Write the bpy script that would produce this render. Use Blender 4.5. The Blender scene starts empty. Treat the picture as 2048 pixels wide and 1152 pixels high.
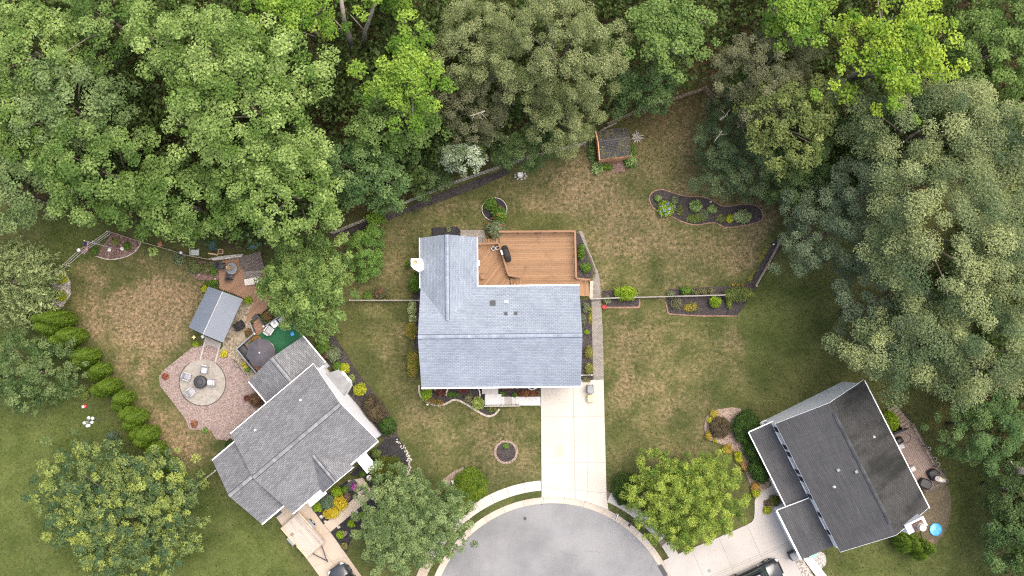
import bpy, math, random
import numpy as np
from mathutils import Vector

SC = bpy.context.scene
COL = SC.collection

# ---------------------------------------------------------------- camera, sky, sun, exposure
CAM_H, CAM_F = 97.0, 2180.0                 # height in metres, focal length in pixels of a 2048 px wide frame
TILT = math.atan(134.0 / CAM_F)             # the drone looks almost straight down
cam_d = bpy.data.cameras.new("camera")
cam_d.sensor_width = 36.0
cam_d.lens = 36.0 * CAM_F / 2048.0
cam_d.clip_end = 3000.0
cam = bpy.data.objects.new("camera", cam_d)
COL.objects.link(cam)
cam.location = (0, 0, CAM_H)
cam.rotation_euler = (TILT, 0, 0)
SC.camera = cam

SUN_EL, SUN_AZ = math.radians(71), math.radians(58)      # azimuth clockwise from the top of the picture
SUN_DIR = Vector((math.cos(SUN_EL) * math.sin(SUN_AZ), math.cos(SUN_EL) * math.cos(SUN_AZ), math.sin(SUN_EL)))
world = bpy.data.worlds.new("World")
SC.world = world
world.use_nodes = True
wn = world.node_tree
wn.nodes.clear()
w_out = wn.nodes.new("ShaderNodeOutputWorld")
w_bg = wn.nodes.new("ShaderNodeBackground")
w_sky = wn.nodes.new("ShaderNodeTexSky")
w_sky.sky_type = 'NISHITA'
w_sky.sun_disc = False
w_sky.sun_elevation = SUN_EL
w_sky.sun_rotation = SUN_AZ
w_sky.air_density = 1.0
w_sky.dust_density = 7.0
w_sky.ozone_density = 0.6
w_bg.inputs[1].default_value = 0.15
wn.links.new(w_sky.outputs[0], w_bg.inputs[0])
wn.links.new(w_bg.outputs[0], w_out.inputs[0])
sun_d = bpy.data.lights.new("sun", 'SUN')
sun_d.energy = 1.0
sun_d.angle = math.radians(50)
sun_d.color = (1.0, 0.97, 0.93)
sun = bpy.data.objects.new("sun", sun_d)
COL.objects.link(sun)
sun.location = (0, -20, 120)
sun.rotation_euler = (-SUN_DIR).to_track_quat('-Z', 'Y').to_euler()
SC.view_settings.view_transform = 'Standard'
SC.view_settings.look = 'None'
SC.view_settings.gamma = 1.0
SC.view_settings.use_curve_mapping = False
SC.view_settings.exposure = 1.08
SC.render.engine = 'CYCLES'
SC.cycles.max_bounces = 6
SC.cycles.diffuse_bounces = 3
SC.cycles.glossy_bounces = 2
SC.cycles.transmission_bounces = 3
SC.cycles.transparent_max_bounces = 4
SC.cycles.use_denoising = False
SC.cycles.filter_width = 1.2

# ---------------------------------------------------------------- geometry helpers
_c, _s = math.cos(TILT), math.sin(TILT)


def P(u, v, z=0.0):
    """ground plan point (x, y) of a survey mark of the photograph that lies z metres above the ground"""
    b = 576.0 - v
    d = (u - 1024.0, b * _c + CAM_F * _s, b * _s - CAM_F * _c)
    t = (z - CAM_H) / d[2]
    return (d[0] * t, d[1] * t)


def PP(pts, z=0.0):
    return [P(u, v, z) for u, v in pts]


def MPP(z=0.0):
    return (CAM_H - z) / CAM_F


class Frame:
    """right-handed local frame of a building: x along an eave, y to the left of it"""
    def __init__(self, a, b):
        self.o = a
        dx, dy = b[0] - a[0], b[1] - a[1]
        self.L = math.hypot(dx, dy)
        self.c, self.s = dx / self.L, dy / self.L
        self.ang = math.atan2(dy, dx)

    def __call__(self, x, y, z=None):
        p = (self.o[0] + x * self.c - y * self.s, self.o[1] + x * self.s + y * self.c)
        return p if z is None else (p[0], p[1], z)


def link(o):
    COL.objects.link(o)
    return o


def mesh(name, V, Fc, mat=None, smooth=False, uv=None):
    me = bpy.data.meshes.new(name)
    me.from_pydata([tuple(v) for v in V], [], [tuple(f) for f in Fc])
    if uv is not None:
        lay = me.uv_layers.new(name="UVMap")
        idx = np.empty(len(me.loops), dtype=np.int32)
        me.loops.foreach_get("vertex_index", idx)
        lay.data.foreach_set("uv", np.asarray(uv, dtype=np.float32)[idx].ravel())
    if smooth:
        me.polygons.foreach_set("use_smooth", [True] * len(me.polygons))
    if mat:
        me.materials.append(mat)
    me.update()
    return me


def tag(o, label=None, cat=None, group=None, kind=None):
    if label: o["label"] = label
    if cat: o["category"] = cat
    if group: o["group"] = group
    if kind: o["kind"] = kind
    return o


def empty(name, loc, label=None, cat=None, group=None, rz=0.0, kind=None):
    o = link(bpy.data.objects.new(name, None))
    o.empty_display_size = 0.3
    o.location = (loc[0], loc[1], loc[2] if len(loc) > 2 else 0.0)
    o.rotation_euler = (0, 0, rz)
    return tag(o, label, cat, group, kind)


def root_of(p):
    """world location of a parent chain (only used for unrotated parents)"""
    x = y = z = 0.0
    while p is not None:
        x += p.location.x; y += p.location.y; z += p.location.z
        p = p.parent
    return x, y, z


def part(name, VF, mat, parent=None, smooth=False, uv=None, label=None, kind=None):
    """mesh from world coordinates, hung under its thing"""
    V, Fc = VF
    ox, oy, oz = root_of(parent) if parent is not None else (0, 0, 0)
    V = [(v[0] - ox, v[1] - oy, v[2] - oz) for v in V]
    o = link(bpy.data.objects.new(name, mesh(name, V, Fc, mat, smooth, uv)))
    if parent is not None:
        o.parent = parent
    return tag(o, label, None, None, kind)


def solo(name, VF, mat, label=None, cat=None, group=None, kind=None, smooth=False, base=None, uv=None):
    """top-level object that is one mesh; its origin goes to the base of the mesh"""
    V, Fc = VF
    if base is None:
        a = np.array([v[:3] for v in V])
        base = (a[:, 0].mean(), a[:, 1].mean(), a[:, 2].min())
    V = [(v[0] - base[0], v[1] - base[1], v[2] - base[2]) for v in V]
    o = link(bpy.data.objects.new(name, mesh(name, V, Fc, mat, smooth, uv)))
    o.location = base
    return tag(o, label, cat, group, kind)


def copy_tree(o, parent=None):
    c = o.copy()
    COL.objects.link(c)
    c.parent = parent
    for ch in o.children:
        copy_tree(ch, c)
    return c


def join(*vfs):
    V, Fc = [], []
    for v, f in vfs:
        n = len(V)
        V += list(v)
        Fc += [tuple(i + n for i in q) for q in f]
    return V, Fc


def box(cx, cy, z0, sx, sy, sz, ang=0.0, taper=1.0):
    c, s = math.cos(ang), math.sin(ang)
    V = []
    for z, k in ((z0, 1.0), (z0 + sz, taper)):
        for a, b in ((-1, -1), (1, -1), (1, 1), (-1, 1)):
            x, y = a * sx / 2 * k, b * sy / 2 * k
            V.append((cx + x * c - y * s, cy + x * s + y * c, z))
    return V, [(3, 2, 1, 0), (4, 5, 6, 7), (0, 1, 5, 4), (1, 2, 6, 5), (2, 3, 7, 6), (3, 0, 4, 7)]


def ccw(pts):
    a = sum(p[0] * q[1] - q[0] * p[1] for p, q in zip(pts, pts[1:] + pts[:1]))
    return list(pts) if a > 0 else list(reversed(pts))


def prism(pts, z0, z1, bevel=0.0):
    pts = ccw([(p[0], p[1]) for p in pts])
    n = len(pts)
    V = [(x, y, z0) for x, y in pts] + [(x, y, z1) for x, y in pts]
    Fc = [tuple(range(n - 1, -1, -1)), tuple(range(n, 2 * n))]
    Fc += [(i, (i + 1) % n, n + (i + 1) % n, n + i) for i in range(n)]
    return V, Fc


def tube(pts, rad, n=6, cap=True):
    pts = [Vector(p) for p in pts]
    if not hasattr(rad, "__len__"):
        rad = [rad] * len(pts)
    V, Fc = [], []
    prev = None
    for i, p in enumerate(pts):
        t = (pts[min(i + 1, len(pts) - 1)] - pts[max(i - 1, 0)]).normalized()
        a = Vector((0, 0, 1)) if abs(t.z) < 0.9 else Vector((1, 0, 0))
        if prev is None:
            nrm = t.cross(a).normalized()
        else:
            nrm = (prev - t * prev.dot(t)).normalized()
        prev = nrm
        b = t.cross(nrm)
        for k in range(n):
            w = 2 * math.pi * k / n
            V.append(tuple(p + (nrm * math.cos(w) + b * math.sin(w)) * rad[i]))
    for i in range(len(pts) - 1):
        for k in range(n):
            Fc.append((i * n + k, i * n + (k + 1) % n, (i + 1) * n + (k + 1) % n, (i + 1) * n + k))
    if cap:
        Fc.append(tuple(range(n - 1, -1, -1)))
        Fc.append(tuple(range((len(pts) - 1) * n, len(pts) * n)))
    return V, Fc


def lathe(cx, cy, prof, n=20, sx=1.0, sy=1.0):
    V, Fc = [], []
    for r, z in prof:
        for k in range(n):
            w = 2 * math.pi * k / n
            V.append((cx + r * sx * math.cos(w), cy + r * sy * math.sin(w), z))
    m = len(prof)
    for i in range(m - 1):
        for k in range(n):
            Fc.append((i * n + k, i * n + (k + 1) % n, (i + 1) * n + (k + 1) % n, (i + 1) * n + k))
    Fc.append(tuple(range(n - 1, -1, -1)))
    Fc.append(tuple(range((m - 1) * n, m * n)))
    return V, Fc


def beam(a, b, w, h):
    """rectangular bar between two 3-D points, w wide and h high"""
    a, b = Vector(a), Vector(b)
    t = (b - a).normalized()
    side = Vector((-t.y, t.x, 0))
    side = side.normalized() if side.length > 1e-6 else Vector((1, 0, 0))
    up = t.cross(side)
    if up.z < 0: up = -up
    V = []
    for p in (a, b):
        for i, j in ((-1, -1), (1, -1), (1, 1), (-1, 1)):
            V.append(tuple(p + side * (i * w / 2) + up * (j * h / 2)))
    return V, [(0, 1, 2, 3), (7, 6, 5, 4), (0, 4, 5, 1), (1, 5, 6, 2), (2, 6, 7, 3), (3, 7, 4, 0)]


def ribbon(pts, w, z0, z1):
    """a kerb-like strip that follows a ground curve"""
    L, R = [], []
    for i, p in enumerate(pts):
        a, b = pts[max(i - 1, 0)], pts[min(i + 1, len(pts) - 1)]
        d = math.hypot(b[0] - a[0], b[1] - a[1]) or 1
        nx, ny = -(b[1] - a[1]) / d * w / 2, (b[0] - a[0]) / d * w / 2
        L.append((p[0] + nx, p[1] + ny)); R.append((p[0] - nx, p[1] - ny))
    return prism(L + R[::-1], z0, z1)


def smooth_pts(pts, k=5, closed=False):
    out = []
    n = len(pts)
    rng_ = range(n if closed else n - 1)
    for i in rng_:
        if closed:
            p0, p1, p2, p3 = pts[i - 1], pts[i], pts[(i + 1) % n], pts[(i + 2) % n]
        else:
            p0, p1, p2, p3 = pts[max(i - 1, 0)], pts[i], pts[i + 1], pts[min(i + 2, n - 1)]
        for j in range(k):
            t = j / k
            out.append(tuple(0.5 * (2 * b + (c - a) * t + (2 * a - 5 * b + 4 * c - d) * t * t + (3 * b - a - 3 * c + d) * t ** 3)
                             for a, b, c, d in zip(p0, p1, p2, p3)))
    if not closed:
        out.append(tuple(pts[-1]))
    return out


def resample(pts, step):
    d = [0.0]
    for a, b in zip(pts, pts[1:]):
        d.append(d[-1] + math.hypot(b[0] - a[0], b[1] - a[1]))
    n = max(1, int(round(d[-1] / step)))
    xs = np.interp(np.linspace(0, d[-1], n + 1), d, [p[0] for p in pts])
    ys = np.interp(np.linspace(0, d[-1], n + 1), d, [p[1] for p in pts])
    return list(zip(xs.tolist(), ys.tolist()))


def clip(poly, p, n):
    """keep the side of a polygon towards n"""
    out = []
    m = len(poly)
    for i in range(m):
        a, b = poly[i], poly[(i + 1) % m]
        da = (a[0] - p[0]) * n[0] + (a[1] - p[1]) * n[1]
        db = (b[0] - p[0]) * n[0] + (b[1] - p[1]) * n[1]
        if da >= 0: out.append(a)
        if da * db < 0:
            t = da / (da - db)
            out.append((a[0] + (b[0] - a[0]) * t, a[1] + (b[1] - a[1]) * t))
    return out


def area(poly):
    return abs(sum(p[0] * q[1] - q[0] * p[1] for p, q in zip(poly, poly[1:] + poly[:1]))) / 2


def split(polys, a, b, gap=0.02):
    """cut polygons along the line a-b and leave a joint"""
    d = math.hypot(b[0] - a[0], b[1] - a[1])
    n = (-(b[1] - a[1]) / d, (b[0] - a[0]) / d)
    out = []
    for po in polys:
        for sgn in (1, -1):
            q = clip(po, (a[0] + n[0] * gap / 2 * sgn, a[1] + n[1] * gap / 2 * sgn), (n[0] * sgn, n[1] * sgn))
            if len(q) > 2 and area(q) > 0.02:
                out.append(q)
    return out


# ---------------------------------------------------------------- materials
def lin(r, g, b):
    f = lambda c: (c / 255 / 12.92) if c / 255 <= 0.04045 else ((c / 255 + 0.055) / 1.055) ** 2.4
    return (f(r), f(g), f(b))


class NT:
    def __init__(self, name):
        self.m = bpy.data.materials.new(name)
        self.m.use_nodes = True
        self.t = self.m.node_tree
        self.t.nodes.clear()
        self.out = self.n("ShaderNodeOutputMaterial")

    def n(self, typ, **kw):
        nd = self.t.nodes.new(typ)
        for k, v in kw.items():
            if isinstance(k, str) and hasattr(nd, k):
                setattr(nd, k, v)
        return nd

    def l(self, a, b):
        self.t.links.new(a, b)

    def val(self, sock, v):
        if isinstance(v, bpy.types.NodeSocket): self.l(v, sock)
        else: sock.default_value = v

    def noise(self, vec, scale, detail=3.0, rough=0.55, dist=0.0):
        nd = self.n("ShaderNodeTexNoise")
        nd.inputs["Scale"].default_value = scale
        nd.inputs["Detail"].default_value = detail
        nd.inputs["Roughness"].default_value = rough
        nd.inputs["Distortion"].default_value = dist
        if vec is not None: self.l(vec, nd.inputs["Vector"])
        return nd.outputs["Fac"]

    def mix(self, fac, a, b, mode='MIX'):
        nd = self.n("ShaderNodeMix")
        nd.data_type = 'RGBA'
        nd.blend_type = mode
        self.val(nd.inputs[0], fac)
        self.val(nd.inputs[6], a if isinstance(a, bpy.types.NodeSocket) else (*a, 1.0))
        self.val(nd.inputs[7], b if isinstance(b, bpy.types.NodeSocket) else (*b, 1.0))
        return nd.outputs[2]

    def math(self, op, a, b=0.0, c=None, clamp=False):
        nd = self.n("ShaderNodeMath")
        nd.operation = op
        nd.use_clamp = clamp
        self.val(nd.inputs[0], a); self.val(nd.inputs[1], b)
        if c is not None: self.val(nd.inputs[2], c)
        return nd.outputs[0]

    def ramp(self, fac, lo, hi, a=0.0, b=1.0):
        nd = self.n("ShaderNodeMapRange")
        nd.interpolation_type = 'SMOOTHSTEP'
        self.val(nd.inputs[0], fac)
        for i, v in zip((1, 2, 3, 4), (lo, hi, a, b)): nd.inputs[i].default_value = v
        return nd.outputs[0]

    def pos(self):
        return self.n("ShaderNodeNewGeometry").outputs["Position"]

    def attr(self, name):
        nd = self.n("ShaderNodeAttribute")
        nd.attribute_name = name
        return nd

    def bump(self, h, strength=0.3, dist=0.02):
        nd = self.n("ShaderNodeBump")
        nd.inputs["Strength"].default_value = strength
        nd.inputs["Distance"].default_value = dist
        self.l(h, nd.inputs["Height"])
        return nd.outputs[0]

    def finish(self, color, rough=0.8, spec=0.3, normal=None, metal=0.0, coat=0.0):
        b = self.n("ShaderNodeBsdfPrincipled")
        self.val(b.inputs["Base Color"], color if isinstance(color, bpy.types.NodeSocket) else (*color, 1.0))
        self.val(b.inputs["Roughness"], rough)
        b.inputs["Specular IOR Level"].default_value = spec
        b.inputs["Metallic"].default_value = metal
        b.inputs["Coat Weight"].default_value = coat
        if normal is not None: self.l(normal, b.inputs["Normal"])
        self.l(b.outputs[0], self.out.inputs[0])
        return self.m


def matte(name, a, b=None, scale=1.5, fine=14.0, fine_amt=0.15, rough=0.85, spec=0.25, bump=0.0, metal=0.0, coat=0.0, rand=0.0):
    """two mottled tones of one surface with fine grain"""
    t = NT(name)
    p = t.pos()
    b = b or tuple(c * 0.82 for c in a)
    col = t.mix(t.ramp(t.noise(p, scale, 4, 0.6), 0.32, 0.68), a, b)
    g = t.noise(p, fine, 2, 0.6)
    col = t.mix(1.0, col, t.mix(g, (1 - fine_amt * 1.6,) * 3, (1 + fine_amt * 1.6,) * 3), 'MULTIPLY')
    if rand:
        r = t.n("ShaderNodeObjectInfo").outputs["Random"]
        k = t.math('MULTIPLY_ADD', r, 2 * rand, 1 - rand)
        cx = t.n("ShaderNodeCombineXYZ")
        for i in range(3): t.l(k, cx.inputs[i])
        col = t.mix(1.0, col, cx.outputs[0], 'MULTIPLY')
    nrm = t.bump(g, bump, 0.02) if bump else None
    return t.finish(col, rough, spec, nrm, metal, coat)


def shingle_mat(name, a, b, gapc, stain=None, width=0.33, row=0.145):
    t = NT(name)
    uv = t.n("ShaderNodeUVMap").outputs[0]
    p = t.pos()
    br = t.n("ShaderNodeTexBrick")
    br.offset = 0.5
    t.l(uv, br.inputs["Vector"])
    br.inputs["Color1"].default_value = (*a, 1)
    br.inputs["Color2"].default_value = (*b, 1)
    br.inputs["Mortar"].default_value = (*gapc, 1)
    br.inputs["Scale"].default_value = 1.0
    br.inputs["Mortar Size"].default_value = 0.022
    br.inputs["Mortar Smooth"].default_value = 0.3
    br.inputs["Bias"].default_value = 0.0
    br.inputs["Brick Width"].default_value = width
    br.inputs["Row Height"].default_value = row
    br2 = t.n("ShaderNodeTexBrick")
    br2.offset = 0.37
    t.l(uv, br2.inputs["Vector"])
    br2.inputs["Color1"].default_value = (0.94, 0.94, 0.94, 1)
    br2.inputs["Color2"].default_value = (1.06, 1.06, 1.06, 1)
    br2.inputs["Mortar"].default_value = (1, 1, 1, 1)
    br2.inputs["Mortar Size"].default_value = 0.0
    br2.inputs["Scale"].default_value = 1.0
    br2.inputs["Brick Width"].default_value = width * 1.6
    br2.inputs["Row Height"].default_value = row
    col = t.mix(1.0, br.outputs["Color"], br2.outputs["Color"], 'MULTIPLY')
    big = t.noise(p, 0.45, 4, 0.6)
    col = t.mix(1.0, col, t.mix(t.ramp(big, 0.3, 0.7), (0.9, 0.9, 0.91), (1.06, 1.06, 1.05)), 'MULTIPLY')
    col = t.mix(1.0, col, t.mix(t.noise(p, 40, 2), (0.8, 0.8, 0.8), (1.2, 1.2, 1.2)), 'MULTIPLY')
    if stain:
        sc, lo, hi, sc_col, amt = stain
        mp = t.n("ShaderNodeMapping")
        mp.inputs["Scale"].default_value = (1.0, 0.28, 1.0)
        t.l(uv, mp.inputs["Vector"])
        st = t.noise(mp.outputs[0], sc, 5, 0.7)
        col = t.mix(t.math('MULTIPLY', t.ramp(st, lo, hi), amt), col, sc_col)
    nrm = t.bump(br.outputs["Fac"], 0.5, -0.012)
    return t.finish(col, 0.9, 0.2, nrm)


def cells_mat(name, cols, scale, dark=0.35, rough=0.9, bump=0.6):
    """loose stones or chips: one tone per cell"""
    t = NT(name)
    p = t.pos()
    v = t.n("ShaderNodeTexVoronoi")
    v.inputs["Scale"].default_value = scale
    t.l(p, v.inputs["Vector"])
    sp = t.n("ShaderNodeSeparateColor")
    t.l(v.outputs["Color"], sp.inputs[0])
    cr = t.n("ShaderNodeValToRGB")
    cr.color_ramp.interpolation = 'LINEAR'
    els = cr.color_ramp.elements
    while len(els) < len(cols): els.new(0.5)
    for i, c in enumerate(cols):
        els[i].position = i / (len(cols) - 1)
        els[i].color = (*c, 1)
    t.l(sp.outputs[0], cr.inputs[0])
    big = t.noise(p, 0.8, 3)
    col = t.mix(1.0, cr.outputs[0], t.mix(big, (1 - dark,) * 3, (1 + dark * 0.6,) * 3), 'MULTIPLY')
    nrm = t.bump(v.outputs["Distance"], bump, -0.02)
    return t.finish(col, rough, 0.2, nrm)


def paver_mat(name, a, b, mort, w, h, rot=0.0):
    t = NT(name)
    p = t.pos()
    mp = t.n("ShaderNodeMapping")
    mp.inputs["Rotation"].default_value = (0, 0, rot)
    t.l(p, mp.inputs["Vector"])
    br = t.n("ShaderNodeTexBrick")
    t.l(mp.outputs[0], br.inputs["Vector"])
    for k, c in (("Color1", a), ("Color2", b), ("Mortar", mort)): br.inputs[k].default_value = (*c, 1)
    br.inputs["Scale"].default_value = 1.0
    br.inputs["Brick Width"].default_value = w
    br.inputs["Row Height"].default_value = h
    br.inputs["Mortar Size"].default_value = 0.012
    col = t.mix(1.0, br.outputs["Color"], t.mix(t.noise(p, 1.2, 4), (0.78, 0.78, 0.78), (1.2, 1.2, 1.2)), 'MULTIPLY')
    return t.finish(col, 0.9, 0.2, t.bump(br.outputs["Fac"], 0.5, -0.01))


def wood_mat(name, a, b, dark, rand=0.12):
    """weathered plank, grain along the plank's own length"""
    t = NT(name)
    oc = t.n("ShaderNodeTexCoord").outputs["Object"]
    r = t.n("ShaderNodeObjectInfo").outputs["Random"]
    mp = t.n("ShaderNodeMapping")
    mp.inputs["Scale"].default_value = (6.0, 3.0, 1.0)
    t.l(oc, mp.inputs["Vector"])
    cx = t.n("ShaderNodeCombineXYZ")
    off = t.math('MULTIPLY', r, 50.0)
    t.l(off, cx.inputs[0]); t.l(off, cx.inputs[1])
    t.l(cx.outputs[0], mp.inputs["Location"])
    g = t.noise(mp.outputs[0], 1.0, 4, 0.6)
    big = t.noise(t.pos(), 0.7, 4, 0.65)
    col = t.mix(t.ramp(g, 0.3, 0.7), a, b)
    col = t.mix(t.math('MULTIPLY', t.ramp(big, 0.52, 0.75), 0.55), col, dark)
    k = t.math('MULTIPLY_ADD', r, 2 * rand, 1 - rand)
    c2 = t.n("ShaderNodeCombineXYZ")
    for i in range(3): t.l(k, c2.inputs[i])
    col = t.mix(1.0, col, c2.outputs[0], 'MULTIPLY')
    return t.finish(col, 0.75, 0.3)


def leaf_mat():
    t = NT("leaf")
    a = t.attr("Col").outputs["Color"]
    b = t.n("ShaderNodeBsdfPrincipled")
    t.l(a, b.inputs["Base Color"])
    b.inputs["Roughness"].default_value = 0.55
    b.inputs["Specular IOR Level"].default_value = 0.18
    tr = t.n("ShaderNodeBsdfTranslucent")
    t.l(t.mix(1.0, a, (1.15, 1.2, 0.7), 'MULTIPLY'), tr.inputs[0])
    mx = t.n("ShaderNodeMixShader")
    mx.inputs[0].default_value = 0.33
    t.l(b.outputs[0], mx.inputs[1]); t.l(tr.outputs[0], mx.inputs[2])
    t.l(mx.outputs[0], t.out.inputs[0])
    return t.m


def ground_mat():
    t = NT("lawn")
    p = t.pos()
    sep = t.n("ShaderNodeSeparateColor")
    t.l(t.attr("Col").outputs["Color"], sep.inputs[0])
    dry, litter, lush = sep.outputs[0], sep.outputs[1], sep.outputs[2]
    n1 = t.noise(p, 0.42, 7, 0.62)
    n2 = t.noise(p, 1.3, 7, 0.72)
    n3 = t.noise(p, 7.0, 4, 0.8)
    n4 = t.noise(p, 0.11, 4, 0.55)
    n5 = t.noise(p, 3.4, 5, 0.75)
    green = t.mix(t.ramp(n1, 0.28, 0.72), (0.051, 0.060, 0.022), (0.098, 0.093, 0.039))
    rich = t.mix(t.ramp(n1, 0.28, 0.72), (0.048, 0.068, 0.017), (0.090, 0.110, 0.035))
    green = t.mix(lush, green, rich)
    tan = t.mix(t.ramp(n5, 0.3, 0.72), (0.098, 0.080, 0.044), (0.262, 0.190, 0.122))
    k = t.math('ADD', t.math('MULTIPLY', n2, 0.62), t.math('ADD', t.math('MULTIPLY', n1, 0.70), t.math('MULTIPLY', n5, 0.42)))
    k = t.math('SUBTRACT', t.math('ADD', k, dry), 1.50)
    col = t.mix(t.ramp(k, -0.36, 0.40), green, tan)
    brown = t.mix(t.ramp(n5, 0.3, 0.7), (0.050, 0.036, 0.020), (0.115, 0.080, 0.044))
    lk = t.math('ADD', litter, t.math('MULTIPLY', t.math('SUBTRACT', n2, 0.5), 0.9))
    col = t.mix(t.ramp(lk, 0.2, 0.95), col, brown)
    col = t.mix(1.0, col, t.mix(n3, (0.38, 0.39, 0.38), (1.62, 1.60, 1.58)), 'MULTIPLY')
    col = t.mix(1.0, col, t.mix(t.ramp(n5, 0.25, 0.75), (0.74, 0.76, 0.74), (1.24, 1.22, 1.2)), 'MULTIPLY')
    col = t.mix(1.0, col, t.mix(t.ramp(n4, 0.3, 0.7), (0.82, 0.85, 0.82), (1.18, 1.15, 1.12)), 'MULTIPLY')
    return t.finish(col, 0.95, 0.12, t.bump(n3, 0.8, 0.05))


M = {}
M['lawn'] = ground_mat()
M['leaf'] = leaf_mat()
M['bark'] = matte("bark", (0.20, 0.165, 0.125), (0.11, 0.09, 0.07), 2.5, 18, 0.3, bump=0.6)
M['pale_bark'] = matte("pale_bark", (0.36, 0.32, 0.27), (0.24, 0.21, 0.17), 2.5, 18, 0.3, bump=0.5)
M['roof_blue'] = shingle_mat("blue_grey_shingle", (0.213, 0.248, 0.291), (0.257, 0.291, 0.335), (0.165, 0.196, 0.239))
M['roof_grey'] = shingle_mat("grey_shingle", (0.157, 0.160, 0.168), (0.236, 0.239, 0.247), (0.090, 0.093, 0.098), stain=(0.35, 0.5, 0.72, (0.096, 0.093, 0.093), 0.45))
M['roof_dark'] = shingle_mat("charcoal_shingle", (0.069, 0.070, 0.072), (0.089, 0.089, 0.090), (0.058, 0.059, 0.061), stain=(0.3, 0.45, 0.75, (0.106, 0.106, 0.106), 0.5), width=0.9, row=0.16)
M['roof_stain'] = shingle_mat("algae_stained_shingle", (0.055, 0.055, 0.055), (0.074, 0.072, 0.071), (0.027, 0.028, 0.027), stain=(0.5, 0.42, 0.66, (0.015, 0.017, 0.014), 0.8))
M['cap_blue'] = matte("blue_grey_cap", (0.266, 0.308, 0.371), (0.232, 0.260, 0.300), 1.2, 25, 0.12, rand=0.12)
M['cap_grey'] = matte("grey_cap", (0.245, 0.248, 0.252), (0.190, 0.194, 0.197), 1.2, 25, 0.12, rand=0.2)
M['cap_dark'] = matte("charcoal_cap", (0.072, 0.075, 0.078), (0.054, 0.057, 0.060), 1.2, 25, 0.12, rand=0.2)
M['ridge_shade_dark'] = matte("ridge_vent_shade", (0.045, 0.05, 0.06))  # shadow line below the ridge caps, put into a dark colour
M['ridge_shade_blue'] = matte("ridge_shade_edge", (0.075, 0.095, 0.14))  # painted ridge shadow line, blue toned for the middle house
M['white'] = matte("white_paint", (0.80, 0.80, 0.80), (0.74, 0.75, 0.76), 0.8, 10, 0.03, 0.5, 0.4)
M['siding'] = matte("white_siding", (0.86, 0.87, 0.88), (0.82, 0.83, 0.845), 0.7, 12, 0.03, 0.6, 0.3)
M['glass'] = matte("window_glass", (0.03, 0.035, 0.045), rough=0.08, spec=0.6, fine_amt=0.02)
M['shutter'] = matte("dark_shutter", (0.018, 0.018, 0.035), rough=0.5)
M['shutter_red'] = matte("maroon_shutter", (0.06, 0.02, 0.025), rough=0.5)
M['cream'] = matte("cream_concrete", (0.455, 0.429, 0.389), (0.420, 0.389, 0.344), 0.5, 9, 0.05, 0.8, bump=0.05, rand=0.02)
M['beige'] = matte("beige_concrete", (0.422, 0.356, 0.282), (0.366, 0.303, 0.236), 0.5, 9, 0.06, 0.8, bump=0.05, rand=0.03)
M['pale_conc'] = matte("pale_concrete", (0.383, 0.363, 0.338), (0.338, 0.319, 0.293), 0.4, 9, 0.05, 0.8, bump=0.05, rand=0.03)
M['kerb'] = matte("kerb_concrete", (0.469, 0.411, 0.344), (0.391, 0.336, 0.278), 0.6, 9, 0.08, 0.85, bump=0.1, rand=0.06)
M['joint'] = matte("joint_dirt", (0.17, 0.145, 0.11))
M['grey_step'] = matte("grey_step", (0.56, 0.55, 0.53), (0.50, 0.49, 0.47), 0.8, 10, 0.05)
M['mulch'] = cells_mat("dark_mulch", [(0.022, 0.019, 0.019), (0.050, 0.043, 0.042), (0.085, 0.072, 0.068)], 16)
M['mulch_black'] = cells_mat("black_mulch", [(0.013, 0.013, 0.014), (0.03, 0.029, 0.031), (0.05, 0.048, 0.05)], 16)
M['mulch_red'] = cells_mat("red_mulch", [(0.07, 0.042, 0.035), (0.15, 0.095, 0.08), (0.25, 0.18, 0.155)], 12)
M['mulch_pink'] = cells_mat("faded_mulch", [(0.15, 0.105, 0.08), (0.27, 0.2, 0.16), (0.36, 0.29, 0.24)], 13)
M['gravel_pink'] = cells_mat("pink_gravel", [(0.142, 0.100, 0.087), (0.209, 0.157, 0.141), (0.261, 0.204, 0.185), (0.323, 0.271, 0.249)], 15, 0.12)
M['gravel'] = cells_mat("grey_gravel", [(0.16, 0.14, 0.12), (0.34, 0.30, 0.26), (0.55, 0.5, 0.45)], 9, 0.2)
M['gravel_white'] = cells_mat("white_gravel", [(0.22, 0.20, 0.17), (0.40, 0.37, 0.33), (0.55, 0.52, 0.48)], 9, 0.15)
M['sandgravel'] = cells_mat("tan_gravel", [(0.16, 0.13, 0.09), (0.28, 0.235, 0.17), (0.40, 0.35, 0.27)], 9, 0.25)
M['straw'] = cells_mat("straw_mulch", [(0.086, 0.072, 0.043), (0.130, 0.108, 0.068), (0.180, 0.148, 0.101)], 22, 0.4, bump=0.3)
M['patio'] = cells_mat("patio_paver", [(0.242, 0.222, 0.193), (0.282, 0.262, 0.233), (0.317, 0.297, 0.268)], 5.5, 0.08, bump=0.25)
M['paver'] = paver_mat("grey_paver", (0.21, 0.19, 0.17), (0.29, 0.265, 0.24), (0.10, 0.09, 0.075), 0.21, 0.105)
M['paver_dark'] = paver_mat("brown_paver", (0.125, 0.105, 0.095), (0.19, 0.165, 0.15), (0.06, 0.05, 0.045), 0.24, 0.12, 0.2)
M['brick'] = matte("edging_brick", (0.26, 0.15, 0.105), (0.20, 0.13, 0.10), 3, 20, 0.2, rand=0.2)
M['stone_edge'] = matte("edging_stone", (0.44, 0.39, 0.33), (0.34, 0.30, 0.25), 3, 20, 0.2, rand=0.15)
M['rock'] = matte("pale_rock", (0.52, 0.48, 0.44), (0.36, 0.33, 0.30), 3, 20, 0.2, bump=0.5, rand=0.2)
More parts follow.
